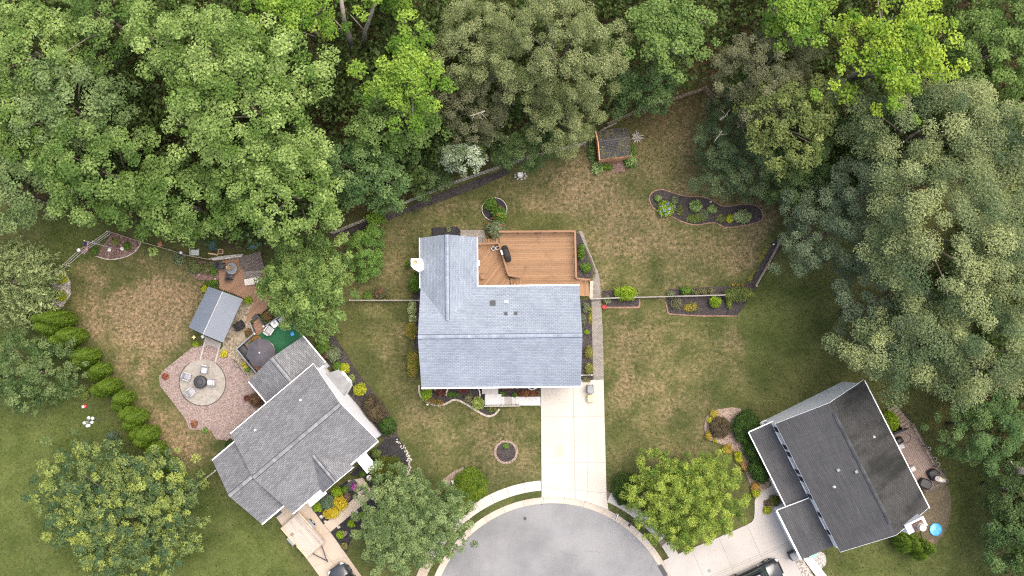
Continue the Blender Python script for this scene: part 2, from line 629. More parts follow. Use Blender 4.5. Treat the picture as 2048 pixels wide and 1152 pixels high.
M['white_rock'] = matte("white_rock", (0.72, 0.69, 0.64), (0.6, 0.57, 0.53), 4, 20, 0.1, bump=0.4)
M['cedar'] = wood_mat("cedar_board", (0.232, 0.130, 0.065), (0.274, 0.165, 0.092), (0.128, 0.066, 0.037), 0.15)
M['cedar_rail'] = wood_mat("cedar_rail", (0.242, 0.133, 0.076), (0.283, 0.165, 0.096), (0.157, 0.089, 0.055), 0.08)
M['brown_deck'] = wood_mat("brown_board", (0.224, 0.128, 0.080), (0.280, 0.168, 0.108), (0.152, 0.096, 0.068), 0.10)
M['taupe_deck'] = wood_mat("taupe_board", (0.24, 0.18, 0.15), (0.30, 0.225, 0.19), (0.17, 0.13, 0.11), 0.08)
M['grey_wood'] = wood_mat("weathered_rail", (0.34, 0.315, 0.28), (0.46, 0.43, 0.39), (0.23, 0.205, 0.175), 0.12)
M['brown_rail'] = wood_mat("brown_rail", (0.24, 0.19, 0.145), (0.33, 0.27, 0.21), (0.16, 0.12, 0.09), 0.12)
M['old_plank'] = wood_mat("trailer_plank", (0.33, 0.28, 0.235), (0.44, 0.39, 0.335), (0.22, 0.17, 0.14), 0.13)
M['shed_wood'] = wood_mat("shed_wood", (0.56, 0.29, 0.15), (0.64, 0.35, 0.19), (0.46, 0.24, 0.13), 0.05)
M['fresh_wood'] = wood_mat("bare_timber", (0.55, 0.38, 0.24), (0.65, 0.47, 0.31), (0.4, 0.26, 0.16), 0.05)
M['black'] = matte("black_fabric", (0.018, 0.018, 0.019), (0.028, 0.028, 0.03), 3, 20, 0.2, 0.7)
M['black_metal'] = matte("black_metal", (0.02, 0.02, 0.021), rough=0.4, spec=0.4)
M['charcoal'] = matte("charcoal_plastic", (0.05, 0.052, 0.056), rough=0.5)
M['grey_plastic'] = matte("grey_plastic", (0.22, 0.235, 0.25), rough=0.5)
M['steel'] = matte("grey_steel", (0.35, 0.36, 0.37), rough=0.4, metal=0.6)
M['white_plastic'] = matte("white_plastic", (0.78, 0.78, 0.77), rough=0.4)
M['chair_fabric'] = matte("grey_sling", (0.46, 0.455, 0.46), (0.38, 0.38, 0.385), 3, 30, 0.1)
M['chair_slate'] = matte("slate_sling", (0.30, 0.30, 0.32), (0.24, 0.24, 0.26), 3, 30, 0.1)  # darker slate cloth of the second chair type
M['tin'] = matte("slate_metal_roof", (0.122, 0.146, 0.183), (0.142, 0.166, 0.203), 0.5, 6, 0.04, 0.45, 0.5)
M['umbrella'] = matte("grey_canvas", (0.075, 0.07, 0.082), (0.09, 0.085, 0.098), 1, 30, 0.08)
M['carpet'] = matte("green_turf_carpet", (0.022, 0.105, 0.05), (0.03, 0.125, 0.06), 1.2, 25, 0.15, 0.95)
M['teal'] = matte("teal_plastic", (0.06, 0.13, 0.13), rough=0.5)
M['blue'] = matte("blue_plastic", (0.06, 0.33, 0.62), (0.08, 0.38, 0.66), 2, 10, 0.05, 0.4)
M['pool_water'] = matte("pool_water", (0.10, 0.42, 0.70), (0.13, 0.47, 0.74), 6, 20, 0.1, 0.1, 0.5)
M['red'] = matte("red_glaze", (0.45, 0.045, 0.05), rough=0.35)
M['terracotta'] = matte("terracotta", (0.36, 0.15, 0.09), rough=0.8)
M['yellow'] = matte("yellow_plastic", (0.78, 0.66, 0.30), rough=0.5)
M['orange_cloth'] = matte("tan_canvas", (0.70, 0.50, 0.28), (0.60, 0.42, 0.22), 4, 20, 0.1)
M['cream_cloth'] = matte("cream_canvas", (0.62, 0.58, 0.53), (0.52, 0.48, 0.44), 4, 20, 0.1)
M['green_box'] = matte("pale_green_steel", (0.42, 0.48, 0.42), (0.38, 0.44, 0.385), 2, 12, 0.05, 0.5)
M['mint'] = matte("mint_lid", (0.30, 0.55, 0.44), rough=0.5)
M['asphalt_tar'] = matte("tar", (0.06, 0.06, 0.062))
M['tyre'] = matte("tyre_rubber", (0.02, 0.02, 0.021), rough=0.85)
M['car_paint'] = matte("graphite_car_paint", (0.028, 0.032, 0.036), (0.032, 0.036, 0.04), 0.6, 20, 0.02, 0.22, 0.5, coat=0.8)
M['car_paint2'] = matte("black_car_paint", (0.012, 0.013, 0.015), (0.014, 0.015, 0.018), 0.6, 20, 0.02, 0.2, 0.5, coat=0.9)
M['car_glass'] = matte("car_glass", (0.02, 0.032, 0.03), rough=0.05, spec=0.7, fine_amt=0.01)
M['lamp_glass'] = matte("lamp_glass", (0.6, 0.6, 0.6), rough=0.1, spec=0.6, fine_amt=0.02)
M['flag_red'] = matte("flag_red", (0.40, 0.05, 0.07))
M['flag_blue'] = matte("flag_blue", (0.05, 0.07, 0.22))


def asphalt_mat():
    t = NT("old_asphalt")
    p = t.pos()
    col = t.mix(t.ramp(t.noise(p, 0.16, 5, 0.6), 0.35, 0.65), (0.158, 0.16, 0.163), (0.225, 0.226, 0.228))
    col = t.mix(t.ramp(t.noise(p, 0.5, 5, 0.7), 0.35, 0.8, 0.0, 0.45), col, (0.265, 0.264, 0.26))
    col = t.mix(1.0, col, t.mix(t.noise(p, 12, 5, 0.8), (0.76, 0.76, 0.76), (1.24, 1.24, 1.24)), 'MULTIPLY')
    v = t.n("ShaderNodeTexVoronoi")
    v.feature = 'DISTANCE_TO_EDGE'
    v.inputs["Scale"].default_value = 0.16
    wv = t.n("ShaderNodeVectorMath")
    ns = t.n("ShaderNodeTexNoise")
    ns.inputs["Scale"].default_value = 0.9
    ns.inputs["Detail"].default_value = 5
    t.l(p, ns.inputs["Vector"])
    t.l(p, wv.inputs[0]); t.l(ns.outputs["Color"], wv.inputs[1])
    wv.operation = 'ADD'
    t.l(wv.outputs[0], v.inputs["Vector"])
    crack = t.ramp(v.outputs["Distance"], 0.0, 0.005, 1.0, 0.0)
    crack = t.math('MULTIPLY', crack, t.ramp(t.noise(p, 0.3, 2), 0.5, 0.62))
    col = t.mix(t.math('MULTIPLY', crack, 0.45), col, (0.07, 0.07, 0.07))
    return t.finish(col, 0.9, 0.25, t.bump(t.noise(p, 40, 2), 0.4, 0.01))


def drive_mat():
    """cream driveway with rust and oil marks"""
    t = NT("driveway_concrete")
    p = t.pos()
    col = t.mix(t.ramp(t.noise(p, 0.35, 5, 0.6), 0.3, 0.7), (0.475, 0.437, 0.385), (0.435, 0.395, 0.34))
    col = t.mix(1.0, col, t.mix(t.noise(p, 16, 3, 0.7), (0.93, 0.93, 0.93), (1.07, 1.07, 1.07)), 'MULTIPLY')
    rr = t.math('MULTIPLY_ADD', t.n("ShaderNodeObjectInfo").outputs["Random"], 0.07, 0.965)
    cx3 = t.n("ShaderNodeCombineXYZ")
    for i3 in range(3): t.l(rr, cx3.inputs[i3])
    col = t.mix(1.0, col, cx3.outputs[0], 'MULTIPLY')
    for (u, v_, ru, rv, c, amt) in ((1119, 902, 10, 17, (0.48, 0.37, 0.24), 0.7), (1195, 905, 6, 36, (0.5, 0.4, 0.29), 0.5), (1150, 885, 9, 9, (0.54, 0.46, 0.39), 0.4),
                                    (1180, 818, 16, 9, (0.45, 0.42, 0.38), 0.45), (1186, 790, 10, 14, (0.48, 0.44, 0.4), 0.5)):
        x, y = P(u, v_)
        mp = t.n("ShaderNodeMapping")
        mp.vector_type = 'TEXTURE'
        mp.inputs["Location"].default_value = (x, y, 0)
        mp.inputs["Scale"].default_value = (ru * MPP(), rv * MPP(), 1)
        t.l(p, mp.inputs["Vector"])
        ln = t.n("ShaderNodeVectorMath"); ln.operation = 'LENGTH'
        t.l(mp.outputs[0], ln.inputs[0])
        d = t.math('ADD', ln.outputs["Value"], t.math('MULTIPLY', t.noise(p, 3, 4), 0.8))
        col = t.mix(t.math('MULTIPLY', t.ramp(d, 0.6, 1.6, 1.0, 0.0), amt), col, c)
    return t.finish(col, 0.85, 0.25, t.bump(t.noise(p, 30, 2), 0.15, 0.01))


M['asphalt'] = asphalt_mat()
M['drive'] = drive_mat()

# ---------------------------------------------------------------- ground, road, paving
def poly_mask(px, py, poly):
    inside = np.zeros(px.shape, bool)
    n = len(poly)
    for i in range(n):
        x1, y1 = poly[i]; x2, y2 = poly[(i + 1) % n]
        c = ((y1 > py) != (y2 > py)) & (px < (x2 - x1) * (py - y1) / (y2 - y1 + 1e-12) + x1)
        inside ^= c
    return inside


def build_ground():
    gx = np.concatenate([[-900, -400, -180, -100, -70], np.arange(-54, 54.01, 0.45), [70, 100, 180, 400, 900]])
    gy = np.concatenate([[-900, -400, -180, -100, -60], np.arange(-34, 46.01, 0.45), [60, 100, 180, 400, 900]])
    X, Y = np.meshgrid(gx, gy)
    nx, ny = len(gx), len(gy)
    V = np.stack([X.ravel(), Y.ravel(), np.zeros(X.size)], 1)
    i = np.arange(nx - 1); j = np.arange(ny - 1)
    I, J = np.meshgrid(i, j)
    a = (J * nx + I).ravel()
    Fq = np.stack([a, a + 1, a + nx + 1, a + nx], 1)
    x, y = V[:, 0], V[:, 1]
    dry = np.full(x.shape, 0.18); lit = np.zeros(x.shape); lush = np.full(x.shape, 0.25)

    def blob(arr, u, v, ru, rv, amt):
        cx, cy = P(u, v)
        d = ((x - cx) / (ru * MPP())) ** 2 + ((y - cy) / (rv * MPP())) ** 2
        arr += amt * np.exp(-d)

    def zone(arr, pts, amt, soft=1.2):
        # soft-edged area
        poly = PP(pts)
        acc = np.zeros(x.shape)
        for dx, dy in ((0, 0), (soft, 0), (-soft, 0), (0, soft), (0, -soft), (soft * .7, soft * .7), (-soft * .7, soft * .7), (soft * .7, -soft * .7), (-soft * .7, -soft * .7)):
            acc += poly_mask(x + dx, y + dy, poly)
        arr += amt * acc / 9.0

    # fenced back yard of the middle house: thin brownish turf
    zone(dry, [(560, 600), (660, 480), (830, 410), (1200, 270), (1420, 185), (1590, 400), (1500, 600), (1190, 600), (830, 600)], 0.34)
    zone(lit, [(640, 500), (830, 420), (860, 470), (835, 640), (720, 640), (700, 560)], 0.22)
    zone(lit, [(800, 430), (1180, 300), (1200, 370), (990, 450), (830, 470)], 0.20)
    blob(lit, 1300, 250, 110, 60, 0.42); blob(lit, 1400, 190, 90, 40, 0.5); blob(lit, 1560, 410, 60, 40, 0.6)
    blob(lit, 1320, 230, 90, 60, 0.2); blob(dry, 1140, 385, 60, 40, 0.36); blob(dry, 1200, 330, 130, 40, 0.12); blob(dry, 1260, 490, 90, 50, 0.14); blob(dry, 1225, 420, 60, 60, 0.2); blob(dry, 1470, 500, 50, 50, 0.12)
    blob(dry, 1300, 570, 60, 30, 0.14); blob(dry, 1060, 440, 90, 14, -0.35); blob(dry, 900, 440, 60, 12, -0.25); blob(dry, 1340, 300, 50, 50, 0.16)
    # front lawn and the lawn right of the drive
    zone(dry, [(700, 640), (835, 620), (835, 790), (1080, 830), (1080, 970), (930, 1010), (830, 940), (790, 850)], 0.30)
    zone(dry, [(1210, 620), (1480, 620), (1500, 760), (1420, 900), (1280, 960), (1215, 980)], 0.30)
    blob(dry, 970, 880, 60, 50, 0.1); blob(dry, 1280, 690, 60, 50, 0.12); blob(dry, 1240, 730, 30, 120, 0.12); blob(dry, 1060, 930, 40, 40, 0.1)
    blob(lush, 1560, 640, 130, 120, 0.6); blob(dry, 1580, 640, 120, 130, -0.22); blob(dry, 740, 720, 60, 90, -0.08)
    blob(lush, 880, 860, 50, 40, 0.4); blob(lush, 760, 930, 60, 60, 0.2)
    # left back yard, burnt patches
    zone(dry, [(150, 520), (220, 490), (390, 520), (420, 570), (380, 660), (330, 740), (330, 790), (420, 900), (430, 945), (330, 930), (240, 760), (150, 640)], 0.30)
    blob(dry, 300, 625, 100, 66, 0.66); blob(dry, 190, 590, 60, 40, 0.14); blob(dry, 360, 600, 50, 45, 0.22); blob(dry, 330, 690, 60, 40, 0.18); blob(dry, 370, 880, 70, 70, 0.32); blob(dry, 260, 730, 40, 50, 0.2)
    blob(dry, 260, 545, 130, 30, -0.12); blob(dry, 220, 640, 30, 60, -0.1)
    # neighbours' open lawns
    zone(lush, [(-60, 620), (100, 600), (190, 820), (260, 900), (420, 960), (560, 1050), (640, 1200), (-60, 1250)], 0.75)
    zone(dry, [(-60, 620), (100, 600), (190, 820), (260, 900), (420, 960), (560, 1050), (640, 1200), (-60, 1250)], -0.12)
    blob(lush, 200, 860, 50, 60, 0.4); blob(dry, 60, 960, 30, 60, 0.16); blob(dry, 430, 1010, 60, 40, 0.1)
    zone(lush, [(90, 430), (230, 430), (230, 470), (120, 560), (40, 560)], 0.9)
    zone(lush, [(1650, 1110), (1900, 900), (2000, 900), (2048, 1200), (1650, 1200)], 0.4)
    blob(dry, 1760, 800, 260, 60, -0.1)
    zone(lush, [(690, 1150), (700, 1090), (760, 1040), (880, 1090), (830, 1160)], 0.3)
    # worn spots and weed clumps of the turf
    rg = random.Random(21)
    for (u0, u1, v0, v1, n_, r0_, r1_, amt) in ((150, 420, 520, 930, 110, 5, 20, 0.34), (830, 1580, 250, 600, 150, 8, 38, 0.16), (700, 1080, 620, 1000, 90, 8, 34, 0.13), (1215, 1500, 620, 960, 80, 8, 34, 0.14), (1480, 1680, 560, 820, 40, 12, 40, 0.12), (0, 640, 820, 1150, 70, 12, 46, 0.13)):
        for _ in range(n_):
            blob(dry, rg.uniform(u0, u1), rg.uniform(v0, v1), rg.uniform(r0_, r1_), rg.uniform(r0_, r1_), rg.choice((-1, 1)) * rg.uniform(.3, 1.0) * amt)
    # woodland floor
    zone(lit, [(-300, -300), (2400, -300), (2400, 260), (1720, 420), (1600, 400), (1440, 160), (1400, 150), (1010, 320), (640, 460), (300, 455), (90, 410), (-300, 400)], 0.95, 0.8)
    zone(lit, [(1750, 560), (2400, 300), (2400, 1400), (2030, 1200), (1990, 920), (1860, 770), (1790, 720)], 0.8, 0.8)
    C = np.stack([np.clip(dry, 0, 1), np.clip(lit, 0, 1), np.clip(lush, 0, 1), np.ones(x.shape)], 1)
    me = bpy.data.meshes.new("lawn_ground")
    me.from_pydata(V.tolist(), [], Fq.tolist())
    at = me.attributes.new("Col", 'FLOAT_COLOR', 'POINT')
    at.data.foreach_set("color", C.astype(np.float32).ravel())
    me.materials.append(M['lawn'])
    o = link(bpy.data.objects.new("ground", me))
    o["kind"] = "structure"
    o["label"] = "mown lawns and woodland floor around the three houses"


build_ground()


HARD = []


def structure(name, VF, mat, label=None, smooth=False):
    HARD.append([VF[0][i][:2] for i in VF[1][0]])
    return solo(name, VF, mat, label, None, None, "structure", smooth)


# --- turning circle
CX, CY = P(1105, 1253)
R_ROAD, R_KERB, R_VERGE, R_WALK = 240 * MPP(), 252.5 * MPP(), 266 * MPP(), 285.5 * MPP()


def arc(r, a0, a1, n):
    return [(CX + r * math.cos(math.radians(a0 + (a1 - a0) * k / n)), CY + r * math.sin(math.radians(a0 + (a1 - a0) * k / n))) for k in range(n + 1)]


structure("road", join(prism(arc(R_ROAD, 0, 357, 119), 0.002, 0.012), prism([(CX - 4.2, CY - 40), (CX + 4.2, CY - 40), (CX + 4.2, CY - 9.0), (CX - 4.2, CY - 9.0)], 0.0, 0.008)), M['asphalt'], "pale worn asphalt turning circle with hairline cracks")
kerb = structure("kerb", prism(arc(R_ROAD + 0.01, -20, 200, 90) + arc(R_KERB - 0.01, 200, -20, 90), 0.0, 0.03), M['joint'], "rolled concrete kerb around the turning circle")


def kerb_piece(a0, a1):
    n = 6
    i0, i1 = arc(R_ROAD + 0.003, a0, a1, n), arc(R_KERB, a0, a1, n)
    m0 = arc(R_ROAD + 0.33, a0, a1, n)
    V = [(x, y, 0.035) for x, y in i0] + [(x, y, 0.05) for x, y in m0] + [(x, y, 0.125) for x, y in i1] + [(x, y, 0.0) for x, y in i1] + [(x, y, 0.0) for x, y in i0]
    k = n + 1
    Fc = []
    for r in range(5):
        for q in range(n):
            s = (r + 1) % 5
            Fc.append((r * k + q, s * k + q, s * k + q + 1, r * k + q + 1))
    Fc.append((0, k, 2 * k, 3 * k, 4 * k)[::-1]); Fc.append((n, k + n, 2 * k + n, 3 * k + n, 4 * k + n))
    return V, [tuple(reversed(f)) for f in Fc]


KSTEP = 9.4
for k in range(21):
    a0 = 0 + KSTEP * k
    part("kerb_stone", kerb_piece(a0 + 0.06, a0 + KSTEP - 0.06), M['kerb'] if 8 < k < 13 or True else M['beige'], kerb)

walk = structure("sidewalk", prism(arc(R_VERGE + 0.01, 12, 205, 80) + arc(R_WALK - 0.01, 205, 12, 80), 0.0, 0.06), M['joint'], "curved concrete sidewalk around the turning circle")


def ang_of(u, v):
    x, y = P(u, v)
    return math.degrees(math.atan2(y - CY, x - CX))


A_DL, A_DR = ang_of(1083, 985), ang_of(1213, 1005)
for a_from, a_to, m_ in ((A_DL, 150, 'cream'), (150, 205, 'beige'), (38, A_DR, 'cream'), (12, 36, 'pale_conc')):
    lo, hi = min(a_from, a_to), max(a_from, a_to)
    n = max(1, round((hi - lo) / 6.9))
    for k in range(n):
        b0, b1 = lo + (hi - lo) * k / n + 0.05, lo + (hi - lo) * (k + 1) / n - 0.05
        part("slab", prism(arc(R_VERGE, b0, b1, 5) + arc(R_WALK, b1, b0, 5), 0.0, 0.10), M[m_], walk)


def grass_prism(name, pts, z, rgb, parent=None, label=None):
    o = structure(name, prism(pts, 0.0, z), M['lawn'], label)
    at = o.data.attributes.new("Col", 'FLOAT_COLOR', 'POINT')
    at.data.foreach_set("color", np.tile(np.array([*rgb, 1.0], np.float32), len(o.data.vertices)))
    return o


grass_prism("grass_verge", arc(R_KERB + 0.01, A_DL + 0.3, 203, 50) + arc(R_VERGE - 0.01, 203, A_DL + 0.3, 50), 0.085, (0.22, 0, 0.5), label="narrow grass verge left of the middle driveway")
grass_prism("grass_verge", arc(R_KERB + 0.01, 38.4, A_DR - 0.3, 26) + arc(R_VERGE - 0.01, A_DR - 0.3, 38.4, 26), 0.085, (0.3, 0.05, 0.4), label="narrow grass verge with the mailboxes")


def paving(name, pts, cuts, mat, label, z=0.10, gap=0.014):
    base = structure(name, prism(pts, 0.0, z - 0.035), M['joint'], label)
    polys = [ccw(list(pts))]
    for c in cuts:
        polys = split(polys, c[0], c[1], gap)
    for q in polys:
        part("slab", prism(q, 0.0, z), mat, base)
    return base


# middle driveway, its apron reaching the kerb
drive_pts = PP([(1081.5, 760), (1207, 760), (1210, 880), (1213, 995), (1214.5, 1004)]) + arc(R_KERB + 0.008, ang_of(1214.5, 1024), ang_of(1083.5, 1001), 14) + PP([(1083.2, 990), (1082.5, 880)])
paving("driveway", drive_pts,
       [(P(1060, 834), P(1240, 832)), (P(1145, 750), P(1147, 834)), (P(1060, 926), P(1240, 924)), (P(1176, 834), P(1175, 926)), (P(1149, 924), P(1150, 1010)), (P(1060, 972), P(1240, 988))],
       M['drive'], "pale cream concrete driveway of the middle house", z=0.104)

# right driveway with the curved path to the porch
rd = smooth_pts([(1494, 1049), (1506, 1040), (1509, 1020), (1509, 1002), (1515, 991), (1527, 981), (1545, 969)], 4)
right_drive = PP([(1326, 1121), (1347, 1111), (1380, 1097.5), (1440, 1073)] + rd + [(1562, 985), (1570, 1012), (1556, 1022), (1600, 1118), (1640, 1200), (1370, 1210)])
paving("driveway", right_drive,
       [(P(1382, 1097), P(1436, 1220)), (P(1436, 1073), P(1496, 1210)), (P(1494, 1049), P(1560, 1200)), (P(1400, 1160), P(1590, 1078)), (P(1340, 1190), P(1600, 1078))],
       M['pale_conc'], "pale concrete driveway of the dark roofed house", z=0.102)
solo("drain_cover", lathe(*P(1418, 1141), [(0.0, 0.10), (0.16, 0.102), (0.16, 0.108), (0.0, 0.112)], 16), M['grey_plastic'], "small round grey cleanout cap in the right driveway", "drain cover")
solo("kerb_drain", prism(PP([(1316, 1131), (1323, 1128), (1336, 1150), (1328, 1153)]), 0.0, 0.13), M['charcoal'], "dark metal gutter plate at the right driveway apron", "drain plate")
solo("manhole_cover", lathe(*P(1050, 1037), [(0.0, 0.012), (0.14, 0.013), (0.14, 0.02), (0.0, 0.022)], 18), M['charcoal'], "small dark valve cover in the asphalt circle", "manhole cover")

# left driveway and front walk
left_drive = PP([(553, 1035), (566, 1012), (600, 990), (630, 985), (621.5, 1012), (647, 1049), (661, 1064), (723, 1151.5), (760, 1205), (680, 1205), (639, 1151.5)])
paving("driveway", left_drive, [(P(590, 1086), P(662, 1064)), (P(540, 1044), P(640, 990)), (P(600, 1140), P(740, 1100)), (P(592, 1022), P(690, 1160))], M['beige'], "beige concrete driveway under the trailer", z=0.10)
front_walk = PP([(647.5, 1048.5), (717, 989), (695, 961), (726, 955.5), (743.5, 982), (740, 997), (661.5, 1063.5)])
paving("garden_path", front_walk, [(P(680, 1019), P(702, 1040)), (P(717, 989), P(740, 1010))], M['beige'], "beige concrete front walk between the mulch beds", z=0.096)

# paver path along the right of the middle house
pav = PP(smooth_pts([(1157, 462), (1170, 492), (1183, 520), (1191, 548), (1184, 565), (1183, 600), (1184.5, 680), (1187, 767)], 4) + smooth_pts([(1207.5, 767), (1206, 680), (1202, 600), (1199, 556), (1190, 530), (1178, 500), (1165, 462)], 4))
structure("paver_path", prism(pav, 0.0, 0.035), M['paver'], "grey paver path along the middle house and deck")
structure("paver_pad", prism(PP([(921, 460), (968, 460), (972, 476), (966, 488), (953, 488), (953, 480), (921, 478)]), 0.0, 0.035), M['paver'], "small grey paver pad by the deck stairs")
structure("side_walkway", prism(PP([(1606, 1117), (1622, 1113), (1660, 1160), (1690, 1205), (1655, 1205), (1632, 1152)]), 0.0, 0.09), M['white'], "white concrete side path by the garage corner")


# ---------------------------------------------------------------- planting beds
BED_N = [0]


def bed(name, pts, mat, label, z=0.05, k=0):
    q = PP(smooth_pts(pts, k, True) if k else pts)
    BED_N[0] += 1
    z += 0.0017 * BED_N[0]
    return structure(name, prism(q, 0.0, z), mat, label)


def edging(root, pts, w, mat, z=0.10, step=0.35, name="edging_stone", closed=False):
    """row of laid stones, each its own piece"""
    q = resample(PP(pts + ([pts[0]] if closed else [])), step)
    for a, b in zip(q, q[1:]):
        d = math.hypot(b[0] - a[0], b[1] - a[1])
        part(name, box((a[0] + b[0]) / 2, (a[1] + b[1]) / 2, 0.0, d * 0.95, w * random.uniform(0.88, 1.1), z * random.uniform(0.85, 1.1), math.atan2(b[1] - a[1], b[0] - a[0]) + random.uniform(-.05, .05)), mat, root)


random.seed(3)
fb_edge = smooth_pts([(838.5, 770), (839, 787), (850, 801), (873, 811), (891, 808), (910, 799), (932, 808), (951, 820), (967.7, 829.7), (980, 832.5), (991, 828), (999, 817.4)], 4)
b = bed("front_bed", fb_edge + [(1000, 812), (969, 812), (965, 772)], M['mulch'], "curved mulch bed before the middle house")
edging(b, fb_edge, 0.17, M['stone_edge'])
bed("front_bed", [(996, 771), (1078, 771), (1078, 789), (1003, 793), (1003, 788), (996, 788)], M['mulch'], "narrow mulch bed between porch and driveway")
b = bed("island_bed", [(1160 + x / 3.84, 160 + y / 3.84) for x, y in [(530, 910), (560, 860), (630, 840), (720, 870), (830, 895), (960, 900), (1020, 930), (1080, 965), (1150, 970), (1250, 955), (1350, 965), (1400, 1020), (1390, 1080), (1300, 1110), (1180, 1130), (1100, 1130), (1050, 1100), (980, 1100), (900, 1115), (820, 1100), (740, 1070), (690, 1040), (620, 1020), (560, 980)]], M['mulch'], "kidney shaped mulch island in the back yard", k=3)
edging(b, smooth_pts([(1160 + x / 3.84, 160 + y / 3.84) for x, y in [(530, 910), (560, 860), (630, 840), (720, 870), (830, 895), (960, 900), (1020, 930), (1080, 965), (1150, 970), (1250, 955), (1350, 965), (1400, 1020), (1390, 1080), (1300, 1110), (1180, 1130), (1100, 1130), (1050, 1100), (980, 1100), (900, 1115), (820, 1100), (740, 1070), (690, 1040), (620, 1020), (560, 980)]], 3, True), 0.10, M['brick'], 0.08, 0.3, "edging_brick", True)
b = bed("fence_bed", [(1338, 578), (1400, 575), (1470, 572), (1500, 569), (1512, 575), (1474, 632), (1400, 632), (1336, 628), (1331, 603)], M['mulch'], "mulch bed astride the right hand rail fence")
edging(b, [(1331, 603), (1336, 628), (1400, 632), (1474, 632)], 0.11, M['brick'], 0.08, 0.3, "edging_brick")
bed("fence_bed", [(1487, 573), (1510, 545), (1530, 515), (1545, 485), (1557, 474), (1567, 486), (1512, 576)], M['mulch'], "dark mulch strip beside the slanting right fence")
b = bed("fence_bed", [(1207, 596), (1278, 596), (1279, 615), (1212, 615)], M['mulch'], "small brick edged bed below the green bush by the path")
edging(b, [(1212, 615), (1279, 615), (1279, 598)], 0.14, M['brick'], 0.09, 0.26, "edging_brick")
bed("fence_bed", [(1204, 582), (1230, 580), (1276, 580), (1277, 595), (1206, 595)], M['mulch'], "small bed above the rail by the paver path")
bed("back_bed", [(660, 470), (740, 440), (800, 421), (870, 390), (940, 364), (1010, 338), (1022, 346), (960, 374), (880, 404), (800, 430), (740, 460), (670, 482)], M['mulch'], "long dark mulch strip along the back fence")
bed("wing_bed", [(863.5, 457), (866, 455), (914, 453), (921, 461), (921, 476), (863.5, 476)], M['mulch_black'], "black bed behind the gabled wing")
bed("side_bed", [(826, 545), (842, 545), (842, 700), (828, 700), (826, 640)], M['mulch'], "mulch strip along the left wall of the middle house")
bed("side_bed", [(1160, 600), (1183, 600), (1185, 740), (1187, 767), (1160, 767)], M['mulch'], "mulch strip between middle house and paver path")
bed("deck_bed", [(1151, 465), (1160, 468), (1172, 500), (1183, 528), (1188, 548), (1184, 556), (1153, 558)], M['mulch'], "mulch triangle between deck and paver path")
b = bed("tree_ring", [(1012 + 19.5 * math.cos(t), 904 + 19.5 * math.sin(t)) for t in np.linspace(0, 6.28, 22, endpoint=False)], M['mulch'], "round mulch ring in the front lawn", k=0)
edging(b, [(1012 + 22 * math.cos(t), 904 + 21.5 * math.sin(t)) for t in np.linspace(0, 6.28, 26, endpoint=False)], 0.24, M['mulch_pink'], 0.06, 0.26, "edging_brick", True)
b = bed("tree_ring", [(989 + 24 * math.cos(t), 419 + 22 * math.sin(t)) for t in np.linspace(0, 6.28, 22, endpoint=False)], M['mulch_black'], "round black planter ring with a white rim", z=0.10)
edging(b, [(989 + 25 * math.cos(t), 419 + 23 * math.sin(t)) for t in np.linspace(0, 6.28, 30, endpoint=False)], 0.055, M['rock'], 0.2, 0.3, "edging_stone", True)
bed("utility_bed", [(880, 964), (905, 944), (926, 934), (932, 942), (915, 962), (895, 972)], M['mulch_pink'], "faded mulch patch around the utility box", z=0.03)
# left house
bed("side_bed", [(655, 672), (668, 672), (688, 700), (715, 744), (740, 776), (768, 810), (794, 857), (797, 880), (772, 885), (700, 800), (640, 700)], M['mulch'], "brown mulch strip along the left house")
b = bed("front_bed", [(740, 905), (773, 878), (796, 872), (805, 888), (814, 905), (817, 925), (812, 946), (790, 975), (750, 985), (744, 978), (727, 954), (700, 950)], M['mulch_black'], "black mulch bed round the yew at the left house")
for k in range(1):
    st = resample(PP(smooth_pts([(794, 880), (804, 890), (812, 902), (817, 916), (818, 932), (813, 950)], 4)), 0.16)
    V = []
    for (x, y) in st:
        for q in range(3):
            V.append(box(x + random.gauss(0, .09), y + random.gauss(0, .09), 0.02, random.uniform(.1, .2), random.uniform(.08, .16), random.uniform(.05, .1), random.uniform(0, 3), 0.7))
    o = part("stone_border", join(*V), M['rock'], b, kind="stuff")
bed("front_bed", [(621.5, 1012), (640, 998), (695, 961), (717, 989), (647, 1048.5)], M['mulch_black'], "black mulch bed with yellow shrubs by the left house")
bed("front_bed", [(661, 1064.5), (740, 997), (770, 985), (790, 1000), (740, 1040), (728, 1052), (704, 1076), (697, 1092), (694, 1105)], M['mulch_black'], "black mulch bed right of the front walk")
g = bed("gravel_yard", [(318, 752), (330, 738), (386, 694), (420, 690), (456, 705), (499, 760), (532, 806), (530, 830), (462, 866), (467, 882), (433, 879), (422, 860), (379, 859), (370, 836), (321, 772)], M['gravel_pink'], "pink gravel yard round the circular patio", z=0.03)
bed("gravel_yard", [(441, 700), (470, 660), (500, 640), (510, 668), (474, 700), (512, 750), (500, 762), (470, 720)], M['sandgravel'], "tan gravel strip beside the green carpeted deck", z=0.034)
bed("gravel_yard", [(446, 686), (486, 600), (512, 606), (498, 641), (470, 662), (448, 700)], M['sandgravel'], "tan gravel margin behind the metal roofed gazebo", z=0.024)
structure("patio", prism([(P(405.4, 765)[0] + 45.5 * MPP() * math.cos(t), P(405.4, 765)[1] + 45.7 * MPP() * math.sin(t)) for t in np.linspace(0, 2 * math.pi, 48, endpoint=False)], 0.0, 0.07), M['patio'], "round pale paver patio with fire table")
pp = structure("patio_path", prism(PP([(412, 672), (442, 687), (431, 726), (401, 721)]), 0.0, 0.062), M['patio'], "short paver path from gazebo to round patio")
